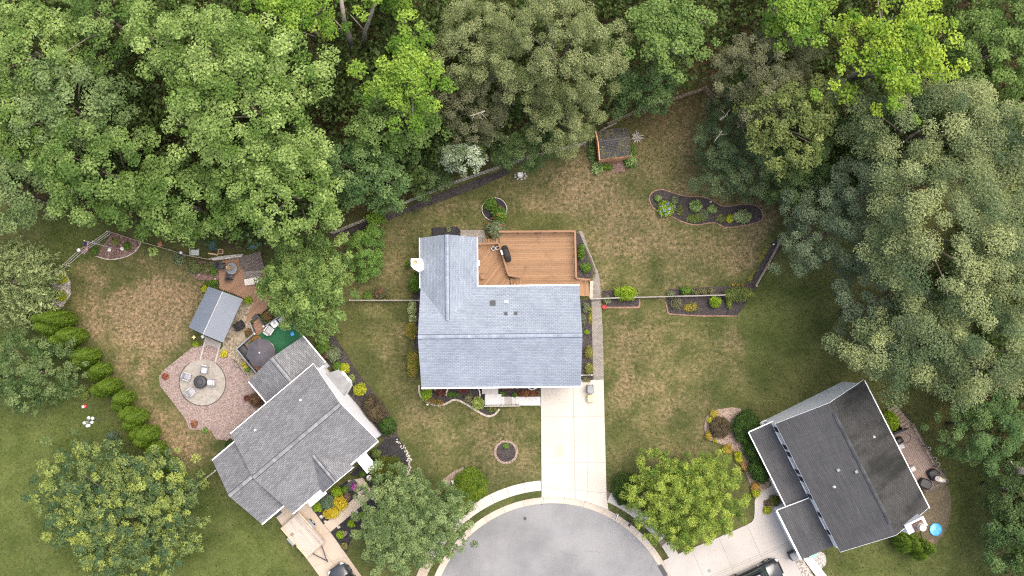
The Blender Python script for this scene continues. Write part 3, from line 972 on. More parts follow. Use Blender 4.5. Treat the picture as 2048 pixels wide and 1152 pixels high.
for a_, b_ in (((413, 672), (401, 720)), ((441.5, 686), (431, 724))):
    (x0, y0), (x1, y1) = P(*a_), P(*b_)
    part("path_edging", beam((x0, y0, 0.06), (x1, y1, 0.06), 0.12, 0.1), M['pale_conc'], pp)
ringpts = [(405.4 + 46.6 * math.cos(t), 765 + 46.6 * math.sin(t)) for t in np.linspace(math.radians(-55), math.radians(235), 40)]
part("patio_edging", ribbon(PP(ringpts), 0.07, 0, 0.085), M['charcoal'], bpy.data.objects["patio"])
b = bed("corner_bed", [(192, 512), (226, 465), (282, 485), (271, 503), (248, 515), (217, 519)], M['mulch_red'], "reddish mulch bed in the fenced corner with white rocks")
edging(b, smooth_pts([(192, 512), (217, 519), (248, 515), (271, 503), (282, 486)], 4), 0.10, M['stone_edge'], 0.09, 0.32)
bed("corner_bed", [(68, 580), (102, 548), (128, 541), (141, 562), (142, 589), (126, 614), (97, 630), (81, 607)], M['gravel'], "grey gravel bed with yellow shrubs by the left fence")
bed("corner_bed", [(380, 520), (436, 525), (438, 560), (430, 562), (395, 560), (375, 545)], M['mulch_red'], "brown mulch bed left of the brown deck")
# right house
bed("front_bed", [(1410, 842), (1420, 825), (1445, 817), (1480, 817), (1500, 850), (1540, 950), (1530, 980), (1512, 992), (1500, 970), (1480, 920), (1455, 893), (1418, 880), (1409, 862)], M['mulch_pink'], "pale mulch bed along the dark hedge", k=2)
bed("front_bed", [(1527, 1003), (1535, 990), (1560, 985), (1565, 1010), (1546, 1030), (1530, 1030)], M['mulch_red'], "small mulch corner by the right porch")
bed("back_bed", [(1848, 986), (1890, 968), (1900, 990), (1900, 1030), (1890, 1062), (1868, 1090), (1850, 1092), (1840, 1050)], M['straw'], "straw covered patch behind the dark roofed house", k=3)
bed("gravel_yard", [(1618, 1115), (1640, 1103), (1651, 1112), (1650, 1130), (1632, 1142)], M['gravel_white'], "white gravel patch by the garage corner", z=0.03, k=2)
bed("gravel_yard", [(1590, 1122), (1604, 1117), (1632, 1160), (1610, 1160)], M['gravel'], "grey gravel strip beside the right driveway", z=0.095)

# ---------------------------------------------------------------- houses
def roof_slab(root, pts, eave_dir, mat, name="roof", th=0.10):
    """sloping slab from its top outline (3-D points), shingle rows along eave_dir"""
    e = Vector((eave_dir[0], eave_dir[1], 0)).normalized()
    P3 = [Vector(p) for p in pts]
    nrm = (P3[1] - P3[0]).cross(P3[2] - P3[0]).normalized()
    if nrm.z < 0:
        P3.reverse(); nrm = -nrm
    up = nrm.cross(e).normalized()
    if up.z < 0: up = -up
    n = len(P3)
    top = P3
    bot = [p - Vector((0, 0, th)) for p in P3]
    V = [tuple(p) for p in top + bot]
    Fc = [tuple(range(n)), tuple(range(2 * n - 1, n - 1, -1))] + [(i, n + i, n + (i + 1) % n, (i + 1) % n) for i in range(n)]
    uv = [(p.dot(e), p.dot(up)) for p in top + bot]
    return part(name, (V, Fc), mat, root, uv=uv)


def ridge(root, a, b, slope_w, cap_mat, shade_mat, w=0.30, step=0.33):
    """ridge vent, its wider base painted as a shadow line, with its row of caps; slope_w: drop across half the width"""
    a, b = Vector(a), Vector(b)
    t = (b - a).normalized()
    L = (b - a).length
    side = Vector((-t.y, t.x, 0)).normalized()

    def strip(p, q, hw, lift, thick):
        V = []
        for x in (p, q):
            V += [tuple(x - side * hw + Vector((0, 0, lift - slope_w * hw))), tuple(x + Vector((0, 0, lift + 0.01))), tuple(x + side * hw + Vector((0, 0, lift - slope_w * hw))),
                  tuple(x + side * hw + Vector((0, 0, lift - slope_w * hw - thick))), tuple(x + Vector((0, 0, lift - thick))), tuple(x - side * hw + Vector((0, 0, lift - slope_w * hw - thick)))]
        Fc = [(i, (i + 1) % 6, 6 + (i + 1) % 6, 6 + i) for i in range(6)] + [(5, 4, 3, 2, 1, 0), (6, 7, 8, 9, 10, 11)]
        return V, [tuple(reversed(f)) for f in Fc]
    base = part("ridge_vent_shade", strip(a, b, w / 2 + 0.05, 0.035, 0.05), shade_mat, root)  # dark strip wider than the caps, paints the shadow lines beside them
    n = int(L / step)
    for k in range(n):
        p, q = a + t * (L * k / n + 0.006), a + t * (L * (k + 1) / n)
        part("ridge_cap", strip(p, q, w / 2, 0.06 + 0.008 * (k % 2), 0.02), cap_mat, base)
    return base


def gable_wall(root, fr, x0, x1, y0, y1, z0, ze, zr, mat, along='x', name="wall"):
    """storey box with gables at the two ends of its ridge"""
    if along == 'x':
        ym = (y0 + y1) / 2
        prof = [(y0, z0), (y1, z0), (y1, ze), (ym, zr), (y0, ze)]
        V = [fr(x0, y, z) for y, z in prof] + [fr(x1, y, z) for y, z in prof]
    else:
        xm = (x0 + x1) / 2
        prof = [(x0, z0), (x1, z0), (x1, ze), (xm, zr), (x0, ze)]
        V = [fr(x, y1, z) for x, z in prof] + [fr(x, y0, z) for x, z in prof]
    Fc = [(0, 4, 3, 2, 1), (5, 6, 7, 8, 9)] + [(i, (i + 1) % 5, 5 + (i + 1) % 5, 5 + i) for i in range(5)]
    return part(name, (V, Fc), mat, root)


def trim(root, fr, a, b, w=0.12, h=0.13, mat=None, name="gutter"):
    return part(name, beam(fr(*a), fr(*b), w, h), mat or M['white'], root)


def window(root, fr, wall, s0, s1, z0, z1, off, shutters=None, panes=2, mullion=True):
    """wall 'x': faces -y or +y at y=off[0]; wall 'y': faces +-x. off=(position, outward sign)"""
    pos, sg = off
    def quadbox(a, b, zz0, zz1, d0, d1):
        V = []
        for d in (d0, d1):
            for s, z in ((a, zz0), (b, zz0), (b, zz1), (a, zz1)):
                V.append(fr(s, pos + sg * d, z) if wall == 'x' else fr(pos + sg * d, s, z))
        return V, [(0, 1, 2, 3), (7, 6, 5, 4), (0, 4, 5, 1), (1, 5, 6, 2), (2, 6, 7, 3), (3, 7, 4, 0)]
    fw = 0.07
    w = part("window", join(quadbox(s0, s1, z0, z0 + fw, 0.0, 0.06), quadbox(s0, s1, z1 - fw, z1, 0.0, 0.06), quadbox(s0, s0 + fw, z0 + fw, z1 - fw, 0.0, 0.058), quadbox(s1 - fw, s1, z0 + fw, z1 - fw, 0.0, 0.058)), M['white'], root)
    zm = (z0 + z1) / 2
    n = panes
    for k in range(n):
        a, b = s0 + fw + (s1 - s0 - 2 * fw) * k / n, s0 + fw + (s1 - s0 - 2 * fw) * (k + 1) / n
        for q0, q1 in ((z0 + fw, zm - 0.02), (zm + 0.02, z1 - fw)):
            part("pane", quadbox(a + 0.015, b - 0.015, q0, q1, 0.006, 0.02), M['glass'], w)
    part("sash", join(quadbox(s0 + fw, s1 - fw, zm - 0.02, zm + 0.02, 0.005, 0.045), *[quadbox(s0 + fw + (s1 - s0 - 2 * fw) * k / n - 0.015, s0 + fw + (s1 - s0 - 2 * fw) * k / n + 0.015, z0 + fw, z1 - fw, 0.004, 0.04) for k in range(1, n)]), M['white'], w)
    part("sill", quadbox(s0 - 0.05, s1 + 0.05, z0 - 0.06, z0 - 0.002, 0.0, 0.11), M['white'], w)
    if shutters:
        for a, b in ((s0 - 0.48, s0 - 0.04), (s1 + 0.04, s1 + 0.48)):
            part("shutter", quadbox(a, b, z0 - 0.04, z1 + 0.04, 0.0, 0.05), shutters, root)
    return w


def pipe_vent(root, fr, x, y, z, mat, r=0.07, h=0.35, name="vent_pipe"):
    px, py = fr(x, y)
    return part(name, lathe(px, py, [(r * 2.4, z - 0.12), (r * 1.5, z + 0.06), (r, z + 0.08), (r, z + h), (r * 0.7, z + h), (r * 0.7, z + h - 0.1)], 12), mat, root)


# ---- middle house
HM = Frame(P(840, 775, 5.3), P(1163.5, 771.5, 5.3))
L, D, ZE, ZR = HM.L, 8.4, 5.3, 7.2
house = empty("house", HM(L / 2, D / 2, 0), "white L shaped house with pale blue grey shingle roof in the centre", "house")
S = (ZR - ZE) / (D / 2)
gable_wall(house, HM, 0.3, L - 0.3, 0.35, D - 0.35, 0, ZE - 0.02, ZR - 0.15, M['siding'])
gable_wall(house, HM, 0.36, 4.55, D - 0.9, 12.35, 0, ZE - 0.02, 6.45, M['siding'], 'y')
ex = HM(1, 0); ex = (ex[0] - HM.o[0], ex[1] - HM.o[1]); ey = (-ex[1], ex[0])
roof_slab(house, [HM(0.12, 0, ZE), HM(L - 0.08, 0, ZE), HM(L, D / 2, ZR), HM(0.0, D / 2, ZR)], ex, M['roof_blue'])
rear = roof_slab(house, [HM(0.10, D, ZE), HM(0.0, D / 2, ZR), HM(L, D / 2, ZR), HM(L - 0.1, D, ZE)], ex, M['roof_blue'])
WX0, WX1, WXM, WY = 0.08, 4.87, 2.42, 12.6
wzr = ZE + 1.36
roof_slab(house, [HM(WX0, WY, ZE), HM(WX0, D - 0.15, ZE + 0.0), HM(WXM, 5.2, wzr), HM(WXM, WY + 0.12, wzr)], ey, M['roof_blue'])
roof_slab(house, [HM(WX1, WY, ZE), HM(WXM, WY + 0.12, wzr), HM(WXM, 5.2, wzr), HM(WX1, D - 0.15, ZE)], ey, M['roof_blue'])
ridge(house, HM(0.02, D / 2, ZR), HM(L - 0.02, D / 2, ZR), S, M['cap_blue'], M['ridge_shade_blue'])
ridge(house, HM(WXM, WY + 0.1, wzr), HM(WXM, 5.55, wzr), 0.56, M['cap_blue'], M['ridge_shade_blue'])
trim(house, HM, (0.1, -0.07, ZE - 0.06), (L - 0.06, -0.07, ZE - 0.06))
trim(house, HM, (WX1 + 0.02, D + 0.07, ZE - 0.06), (L - 0.08, D + 0.07, ZE - 0.06))
trim(house, HM, (WX1 + 0.05, WY, ZE - 0.06), (WX1 + 0.05, D + 0.14, ZE - 0.06), 0.09)
trim(house, HM, (WX0 - 0.05, WY, ZE - 0.06), (WX0 - 0.05, D - 0.05, ZE - 0.06), 0.08)
for a, b in (((0.16, 0, ZE - 0.12), (0.06, D / 2, ZR - 0.12)), ((L - 0.14, 0, ZE - 0.12), (L - 0.06, D / 2, ZR - 0.12)), ((L - 0.14, D, ZE - 0.12), (L - 0.06, D / 2, ZR - 0.12)), ((WX0, WY - 0.06, ZE - 0.12), (WXM, WY + 0.05, wzr - 0.12)), ((WX1, WY - 0.06, ZE - 0.12), (WXM, WY + 0.05, wzr - 0.12))):
    trim(house, HM, a, b, 0.03, 0.15, name="rake_board")
# chimney chase with clay flue
cx, cy = HM(-0.06, 10.25)
c0 = part("chimney", prism([HM(x, y) for x, y in ((-0.52, 10.66), (0.32, 10.66), (0.42, 10.5), (0.42, 9.82), (0.1, 9.62), (-0.3, 9.85), (-0.52, 10.1))], 0, 7.0), M['white'], house)
part("chimney_cap", prism([HM(x, y) for x, y in ((-0.55, 10.69), (0.33, 10.69), (0.45, 10.52), (0.45, 9.8), (0.1, 9.59), (-0.32, 9.83), (-0.55, 10.08))], 7.003, 7.08), M['white'], c0)
part("flue", lathe(*HM(-0.17, 10.36), [(0.19, 7.08), (0.19, 7.3), (0.21, 7.3), (0.21, 7.36), (0.15, 7.36), (0.15, 7.15)], 16), M['fresh_wood'], c0)
for x, y, kind in ((6.2, 7.0, 'box'), (7.32, 7.05, 'white'), (7.28, 6.08, 'dk'), (8.1, 6.1, 'dk')):
    z = ZE + S * (D - y)
    if kind == 'box':
        part("roof_vent", join(box(*HM(x, y), z - 0.05, 0.34, 0.34, 0.2, HM.ang), box(*HM(x, y), z + 0.15, 0.42, 0.42, 0.06, HM.ang)), M['charcoal'], house)
    elif kind == 'white':
        part("vent_pipe", join(box(*HM(x, y), z - 0.06, 0.3, 0.3, 0.09, HM.ang), lathe(*HM(x, y), [(0.07, z), (0.07, z + 0.35), (0.0, z + 0.35)], 12)), M['white_plastic'], house)
    else:
        part("roof_vent", join(box(*HM(x, y), z - 0.05, 0.22, 0.24, 0.14, HM.ang), box(*HM(x, y), z + 0.09, 0.26, 0.26, 0.04, HM.ang)), M['charcoal'], house)
for s in (2.0, 5.5, 9.2, 11.8):
    window(house, HM, 'x', s - 0.5, s + 0.5, 3.3, 4.6, (0.35, -1), M['shutter'])
window(house, HM, 'x', 1.4, 3.4, 3.0, 4.5, (12.35, 1), None, 3)
window(house, HM, 'x', 8.0, 9.0, 3.3, 4.5, (D - 0.35, 1))
gd = part("garage_door", box(*HM(11.6, 0.3), 0.1, 2.9, 0.08, 2.2, HM.ang), M['white'], house)
part("door", box(*HM(5.9, 0.31), 0.6, 0.95, 0.07, 2.05, HM.ang), M['shutter_red'], house)

# front porch and steps of the middle house
porch = empty("porch_steps", (*P(1010, 800), 0), "concrete front porch with steps down to the driveway", "porch steps")
part("porch_floor", prism(PP([(964, 770), (996, 770), (996.5, 788), (964, 788)], 0.75), 0, 0.75), M['cream'], porch)
part("landing", prism(PP([(970, 788.3), (1003, 788.3), (1003, 811), (970, 811)], 0.6), 0, 0.60), M['grey_step'], porch)
for k, (u0, u1, z) in enumerate(((1003.2, 1009.5, 0.48), (1009.7, 1023, 0.36), (1023.2, 1031, 0.24), (1031.2, 1081, 0.11))):
    part("step", prism(PP([(u0, 793.5), (u1, 793.5), (u1, 811), (u0, 811)], z), 0, z), M['grey_step'] if k != 1 else M['pale_conc'], porch)
part("kerb_wall", prism(PP([(968, 811.4), (1039, 810.6), (1039, 813), (968, 813.6)], 0.65), 0, 0.65), M['cream'], porch)
hr = part("handrail", beam((*P(969.5, 786, 1.5), 1.5), (*P(969.5, 810, 1.5), 1.5), 0.05, 0.05), M['charcoal'], porch)
part("handrail", beam((*P(969.5, 810.3, 1.5), 1.5), (*P(1037, 809.5, 1.1), 1.1), 0.05, 0.05), M['charcoal'], porch)
for u, z0, z1 in ((970, 0.6, 1.5), (1003, 0.5, 1.3), (1036.5, 0.11, 1.1)):
    x, y = P(u, 810, (z0 + z1) / 2)
    part("rail_post", box(x, y, z0, 0.05, 0.05, z1 - z0), M['charcoal'], porch)

# ---- right house
HR = Frame(P(1551.6, 847.3, 5.3), P(1680.3, 1102.9, 5.3))
L, D, ZE, ZR = 11.8, 8.27, 5.3, 8.0
S = (ZR - ZE) / (D / 2)
house = empty("house", HR(L / 2, D / 2, 0), "white house with charcoal roof, porch and garage bump at the right", "house")
gable_wall(house, HR, 0.16, L - 0.16, 0.04, D - 0.3, 0, ZE - 0.02, ZR - 0.14, M['siding'])
ex = (HR.c, HR.s); ey = (-HR.s, HR.c)
roof_slab(house, [HR(0, 0, ZE), HR(L, 0, ZE), HR(L, D / 2, ZR), HR(0, D / 2, ZR)], ex, M['roof_dark'])
roof_slab(house, [HR(0.1, D, ZE), HR(0, D / 2, ZR), HR(L, D / 2, ZR), HR(L + 0.1, D, ZE)], ex, M['roof_stain'])
ridge(house, HR(0.9, D / 2, ZR), HR(L - 1.0, D / 2, ZR), S, M['cap_dark'], M['ridge_shade_dark'], 0.26)
trim(house, HR, (0, 0.0, ZE - 0.13), (L, 0.0, ZE - 0.13), 0.05, 0.06)
trim(house, HR, (0.1, D + 0.05, ZE - 0.05), (L + 0.1, D + 0.05, ZE - 0.05), 0.08)
for x in (-0.02, L + 0.02):
    trim(house, HR, (x, 0, ZE - 0.06), (x, D / 2, ZR - 0.06), 0.025, 0.13, name="rake_board")
    trim(house, HR, (x, D, ZE - 0.06), (x, D / 2, ZR - 0.06), 0.025, 0.13, name="rake_board")
# porch roof, posts, rail
roof_slab(house, [HR(0.05, -1.9, 2.75), HR(7.12, -1.9, 2.75), HR(7.12, 0.035, 3.25), HR(0.05, 0.035, 3.25)], ex, M['roof_dark'], name="porch_roof")
trim(house, HR, (0.05, -1.96, 2.68), (7.12, -1.96, 2.68), 0.09)
trim(house, HR, (0.03, -1.9, 2.68), (0.03, 0.28, 3.28), 0.1, 0.16, name="rake_board")
part("porch_floor", prism([HR(0.1, -1.75), HR(7.0, -1.75), HR(7.0, 0.28), HR(0.1, 0.28)], 0, 0.45), M['white'], house)
for x in (0.2, 2.4, 4.7, 6.9):
    part("porch_post", box(*HR(x, -1.7), 0.45, 0.13, 0.13, 2.2, HR.ang), M['white'], house)
for z in (0.62, 1.35):
    part("porch_rail", beam(HR(0.2, -1.7, z), HR(5.4, -1.7, z), 0.06, 0.07), M['white'], house)
for k in range(26):
    x = 0.35 + k * 0.195
    part("baluster", box(*HR(x, -1.7), 0.62, 0.035, 0.035, 0.72, HR.ang), M['white'], house)
# garage bump
part("garage_wall", prism([HR(7.2, -2.6), HR(11.55, -2.6), HR(11.55, 0.28), HR(7.2, 0.28)], 0, 2.9), M['siding'], house)
roof_slab(house, [HR(7.0, -2.78, 2.9), HR(11.62, -2.78, 2.9), HR(11.62, 0.035, 3.6), HR(7.15, 0.035, 3.6)], ex, M['roof_dark'], name="garage_roof")
trim(house, HR, (7.0, -2.85, 2.83), (11.62, -2.85, 2.83), 0.14, 0.15)
trim(house, HR, (6.98, -2.75, 2.83), (7.12, 0.28, 3.58), 0.06, 0.18, name="rake_board")
part("garage_door", box(*HR(9.4, -2.63), 0.1, 3.6, 0.06, 2.2, HR.ang), M['white'], house)
part("wall_lamp", box(*HR(7.4, -2.66), 2.1, 0.14, 0.14, 0.3, HR.ang, 0.8), M['black_metal'], house)
part("wall_lamp", box(*HR(11.4, -2.66), 2.1, 0.14, 0.14, 0.3, HR.ang, 0.8), M['black_metal'], house)
for s in (1.45, 3.75, 6.05, 9.35):
    w_ = 0.55
    window(house, HR, 'x', s - w_, s + w_, 3.75 if s < 8 else 4.05, 5.0, (0.04, -1), M['shutter'], 2)
for s in (1.6, 4.2):
    window(house, HR, 'x', s - 0.5, s + 0.5, 1.1, 2.3, (0.04, -1), M['shutter'], 2)
part("door", box(*HR(6.2, 0.02), 0.45, 0.95, 0.08, 2.05, HR.ang), M['shutter_red'], house)
# chimney chase on the far gable
ch = part("chimney", prism([HR(L - 0.25, 5.2), HR(L + 0.55, 5.2), HR(L + 0.55, 6.9), HR(L - 0.25, 6.9)], 0, 7.6), M['siding'], house)
part("chimney_cap", prism([HR(L - 0.1, 5.75), HR(L + 0.6, 5.75), HR(L + 0.6, 6.6), HR(L - 0.1, 6.6)], 7.6, 7.95), M['brick'], ch)
part("flue", lathe(*HR(L + 0.25, 6.18), [(0.3, 7.95), (0.3, 8.25), (0.24, 8.3), (0.24, 8.6), (0.28, 8.62), (0.28, 8.68), (0, 8.7)], 16), M['cream'], ch)
for x, y in ((6.55, 1.75), (4.35, 6.55)):
    z = ZE + S * (y if y < D / 2 else D - y)
    pipe_vent(house, HR, x, y, z, M['white_plastic'], 0.06, 0.28)
for x, y in ((5.35, 2.55), (5.95, 3.65)):
    part("roof_vent", box(*HR(x, y), ZE + S * y - 0.1, 0.24, 0.24, 0.2, HR.ang), M['grey_plastic'], house)

# ---- left house
HL = Frame(P(585, 1026.7, 5.3), P(751.4, 885.4, 5.3))
L, D, ZE, ZR = 9.25, 8.4, 5.3, 8.0
S = (ZR - ZE) / (D / 2)
house = empty("house", HL(L / 2, D / 2, 0), "white house with mottled grey shingle roof and rear wing at the left", "house")
gable_wall(house, HL, 0.2, L - 0.1, 0.3, D - 0.3, 0, ZE - 0.02, ZR - 0.14, M['siding'])
ex = (HL.c, HL.s); ey = (-HL.s, HL.c)
roof_slab(house, [HL(0, 0, ZE), HL(L, 0, ZE), HL(L, D / 2, ZR), HL(0.0, D / 2, ZR)], ex, M['roof_grey'])
roof_slab(house, [HL(0.25, D, ZE), HL(0.0, D / 2, ZR), HL(L, D / 2, ZR), HL(L, D, ZE)], ex, M['roof_grey'])
# garage end
gz = 7.75
gable_wall(house, HL, -2.3, 0.4, 1.3, 7.4, 0, 4.95, gz - 0.15, M['siding'], name="garage_wall")
roof_slab(house, [HL(-2.6, 1.0, 5.0), HL(0.2, 1.0, 5.0), HL(0.2, 4.35, gz), HL(-2.45, 4.35, gz)], ex, M['roof_grey'], name="garage_roof")
roof_slab(house, [HL(-2.4, 7.7, 5.0), HL(-2.45, 4.35, gz), HL(0.3, 4.35, gz), HL(0.3, 7.7, 5.0)], ex, M['roof_grey'], name="garage_roof")
ridge(house, HL(0.05, D / 2, ZR), HL(L - 0.05, D / 2, ZR), S, M['cap_grey'], M['ridge_shade_dark'])
ridge(house, HL(-2.45, 4.35, gz), HL(0.0, 4.35, gz), 0.8, M['cap_grey'], M['ridge_shade_dark'])
trim(house, HL, (0, -0.06, ZE - 0.05), (2.9, -0.06, ZE - 0.05), 0.10)
trim(house, HL, (6.3, -0.06, ZE - 0.05), (L, -0.06, ZE - 0.05), 0.10)
trim(house, HL, (0.25, D + 0.05, ZE - 0.05), (L, D + 0.05, ZE - 0.05), 0.07)
trim(house, HL, (-2.4, 7.76, 4.95), (0.2, 7.76, 4.95), 0.1)
trim(house, HL, (-2.6, 0.94, 4.95), (-0.02, 0.94, 4.95), 0.12)
for x in (L + 0.02,):
    trim(house, HL, (x, 0, ZE - 0.06), (x, D / 2, ZR - 0.06), 0.03, 0.15, name="rake_board")
    trim(house, HL, (x, D, ZE - 0.06), (x, D / 2, ZR - 0.06), 0.03, 0.15, name="rake_board")
# front cross gable
cgx0, cgx1, cgm, cz = 3.0, 6.3, 4.65, 6.98
part("gable_wall", (lambda pts: ([HL(x, -0.12, z) for x, z in pts] + [HL(x, 0.6, z) for x, z in pts], [(0, 1, 2, 3, 4), (9, 8, 7, 6, 5)] + [(i, 5 + i, 5 + (i + 1) % 5, (i + 1) % 5) for i in range(5)]))([(3.25, 0.4), (6.05, 0.4), (6.05, 5.2), (4.65, 6.75), (3.25, 5.2)]), M['siding'], house)
roof_slab(house, [HL(cgx0, -0.35, 5.3), HL(cgm, -0.35, cz), HL(cgm, 2.75, cz), HL(cgx0, 0.2, 5.3)], ey, M['roof_grey'], name="gable_roof")
roof_slab(house, [HL(cgx1, -0.35, 5.3), HL(cgx1, 0.2, 5.3), HL(cgm, 2.75, cz), HL(cgm, -0.35, cz)], ey, M['roof_grey'], name="gable_roof")
ridge(house, HL(cgm, -0.33, cz), HL(cgm, 2.5, cz), 1.0, M['cap_grey'], M['ridge_shade_dark'], 0.24)
for a in (cgx0, cgx1):
    trim(house, HL, (a, -0.38, 5.24), (cgm, -0.38, cz - 0.06), 0.06, 0.18, name="rake_board")
# entry canopy
part("entry_roof", prism([HL(6.45, -1.5), HL(7.5, -1.5), HL(7.5, 0.3), HL(6.45, 0.3)], 2.9, 3.05), M['white'], house)
part("porch_post", box(*HL(7.35, -1.35), 0, 0.14, 0.14, 2.9, HL.ang), M['white'], house)
part("garage_canopy", prism([HL(0.9, -0.55), HL(2.7, -0.55), HL(2.7, 0.3), HL(0.9, 0.3)], 2.6, 2.72), M['white'], house)
for s, m_ in ((8.2, 'shutter_red'), (1.4, 'shutter'), ):
    window(house, HL, 'x', s - 0.45, s + 0.45, 3.6, 4.9, (0.3, -1), M[m_])
window(house, HL, 'x', 4.2, 5.1, 3.4, 4.8, (-0.12, -1), M['shutter_red'])
# rear wing
gable_wall(house, HL, 4.0, 9.5, D - 0.5, 10.95, 0, 2.98, 4.55, M['siding'], 'y', name="wing_wall")
roof_slab(house, [HL(3.75, 11.15, 3.0), HL(3.75, D - 0.35, 3.0), HL(6.75, D - 0.35, 4.7), HL(6.75, 11.2, 4.7)], ey, M['roof_grey'], name="wing_roof")
roof_slab(house, [HL(9.75, 11.1, 3.0), HL(6.75, 11.2, 4.7), HL(6.75, D - 0.35, 4.7), HL(9.75, D - 0.35, 3.0)], ey, M['roof_grey'], name="wing_roof")
ridge(house, HL(6.75, 11.15, 4.7), HL(6.75, D - 0.2, 4.7), 0.57, M['cap_grey'], M['ridge_shade_dark'])
trim(house, HL, (9.8, 11.1, 2.95), (9.8, D - 0.3, 2.95), 0.1)
trim(house, HL, (3.7, 11.1, 2.95), (3.7, D - 0.3, 2.95), 0.1)
# box bay on the gable wall
bay = part("bay_window", prism([HL(L - 0.15, 4.95), HL(10.0, 5.25), HL(10.15, 5.5), HL(10.15, 6.75), HL(10.0, 7.0), HL(L - 0.15, 7.3)], 0.6, 2.45), M['siding'], house)
part("bay_roof", ([HL(L - 0.09, 4.9, 2.95), HL(L - 0.09, 7.35, 2.95), HL(10.2, 6.95, 2.46), HL(10.2, 5.3, 2.46), HL(L - 0.09, 4.9, 2.44), HL(L - 0.09, 7.35, 2.44)], [(0, 3, 2, 1), (4, 5, 2, 3), (0, 4, 3), (1, 2, 5), (0, 1, 5, 4)]), M['cap_grey'], bay)
window(house, HL, 'y', 5.6, 6.05, 1.2, 2.3, (10.15, 1), None, 1)
window(house, HL, 'y', 6.2, 6.65, 1.2, 2.3, (10.15, 1), None, 1)
for u, v in ((598, 801), (505, 862)):
    x, y = P(u, v, 7.0)
    lx = (x - HL.o[0]) * HL.c + (y - HL.o[1]) * HL.s; ly = -(x - HL.o[0]) * HL.s + (y - HL.o[1]) * HL.c
    pipe_vent(house, HL, lx, ly, ZE + S * (D - ly), M['white_plastic'], 0.06, 0.3)
part("downspout", box(*HL(0.05, 0.0), 0.0, 0.08, 0.08, 5.2, HL.ang), M['white'], house)

# ---- garden shed and gazebo
HS = Frame(P(1196.5, 327, 0), P(1257, 319, 0))
shed = empty("garden_shed", HS(1.3, 1.2, 0), "small orange timber shed with mossy dark roof in the back yard", "shed")
SL, SD = 2.62, 2.3
part("wall", prism([HS(0, 0), HS(SL, 0), HS(SL, SD), HS(0, SD)], 0.05, 2.0), M['shed_wood'], shed)
for x in [0.02 + 0.218 * k for k in range(13)]:
    part("siding_board", box(*HS(x, -0.012), 0.06, 0.19, 0.02, 1.95, HS.ang), M['shed_wood'], shed)
M['moss_roof'] = shingle_mat("mossy_shed_roof", (0.055, 0.055, 0.06), (0.085, 0.083, 0.088), (0.03, 0.03, 0.033), stain=(1.6, 0.46, 0.66, (0.13, 0.12, 0.06), 0.8))
roof_slab(shed, [HS(0.02, 0.0, 2.02), HS(SL + 0.12, 0.0, 2.02), HS(SL + 0.12, SD / 2 + 0.3, 2.75), HS(0.02, SD / 2 + 0.3, 2.75)], (HS.c, HS.s), M['moss_roof'], th=0.05)
roof_slab(shed, [HS(0.02, SD + 0.25, 2.0), HS(0.02, SD / 2 + 0.3, 2.75), HS(SL + 0.12, SD / 2 + 0.3, 2.75), HS(SL + 0.12, SD + 0.25, 2.0)], (HS.c, HS.s), M['moss_roof'], th=0.05)
part("ridge_board", beam(HS(0.02, SD / 2 + 0.3, 2.79), HS(SL + 0.12, SD / 2 + 0.3, 2.79), 0.12, 0.03), M['charcoal'], shed)
part("barge_board", beam(HS(-0.04, 0.0, 1.99), HS(-0.04, SD / 2 + 0.3, 2.72), 0.1, 0.14), M['shed_wood'], shed)
part("barge_board", beam(HS(-0.04, SD + 0.25, 1.99), HS(-0.04, SD / 2 + 0.3, 2.72), 0.1, 0.14), M['shed_wood'], shed)
dr = part("door", box(*HS(1.7, -0.035), 0.1, 0.9, 0.03, 1.75, HS.ang), M['shed_wood'], shed)
part("handle", box(*HS(1.35, -0.07), 0.95, 0.04, 0.05, 0.14, HS.ang), M['black_metal'], dr)
part("ramp", prism([HS(1.15, -1.05), HS(2.3, -1.05), HS(2.3, -0.07), HS(1.15, -0.07)], 0, 0.06), M['mulch_red'], shed)

gz = empty("gazebo", (*P(431, 629), 0), "open gazebo with slate blue ribbed metal roof", "gazebo")
A, B, C_, D_ = (P(u, v, 2.35) for u, v in ((416.7, 573), (485.6, 598), (446, 685), (377, 654.5)))
R0, R1 = P(443.8, 582, 2.95), P(405.5, 668, 2.95)
R0 = ((A[0] + B[0]) / 2 * .5 + R0[0] * .5, (A[1] + B[1]) / 2 * .5 + R0[1] * .5)
R1 = ((C_[0] + D_[0]) / 2 * .5 + R1[0] * .5, (C_[1] + D_[1]) / 2 * .5 + R1[1] * .5)
for quad in ((A, R0, R1, D_), (R0, B, C_, R1)):
    zz = [2.95 if p in (R0, R1) else 2.35 for p in quad]
    roof_slab(gz, [(p[0], p[1], z) for p, z in zip(quad, zz)], (A[0] - D_[0], A[1] - D_[1]), M['tin'], th=0.04)
    e0, e1 = (quad[0], quad[3]) if quad[0] == A else (quad[1], quad[2])
    r0, r1 = (quad[1], quad[2]) if quad[0] == A else (quad[0], quad[3])
    for k in range(1, 19):
        t = k / 19
        a = (e0[0] + (e1[0] - e0[0]) * t, e0[1] + (e1[1] - e0[1]) * t, 2.365)
        b_ = (r0[0] + (r1[0] - r0[0]) * t, r0[1] + (r1[1] - r0[1]) * t, 2.96)
        part("standing_rib", beam(a, b_, 0.03, 0.03), M['tin'], gz)
part("ridge_cap", beam((*R0, 2.985), (*R1, 2.985), 0.09, 0.03), M['steel'], gz)
gc = ((A[0] + C_[0]) / 2, (A[1] + C_[1]) / 2)
for q in (A, B, C_, D_):
    part("post", box(q[0] + (gc[0] - q[0]) * 0.16, q[1] + (gc[1] - q[1]) * 0.16, 0, 0.13, 0.13, 2.3, math.radians(25)), M['brown_rail'], gz)

# ---------------------------------------------------------------- decks
_unit = {}


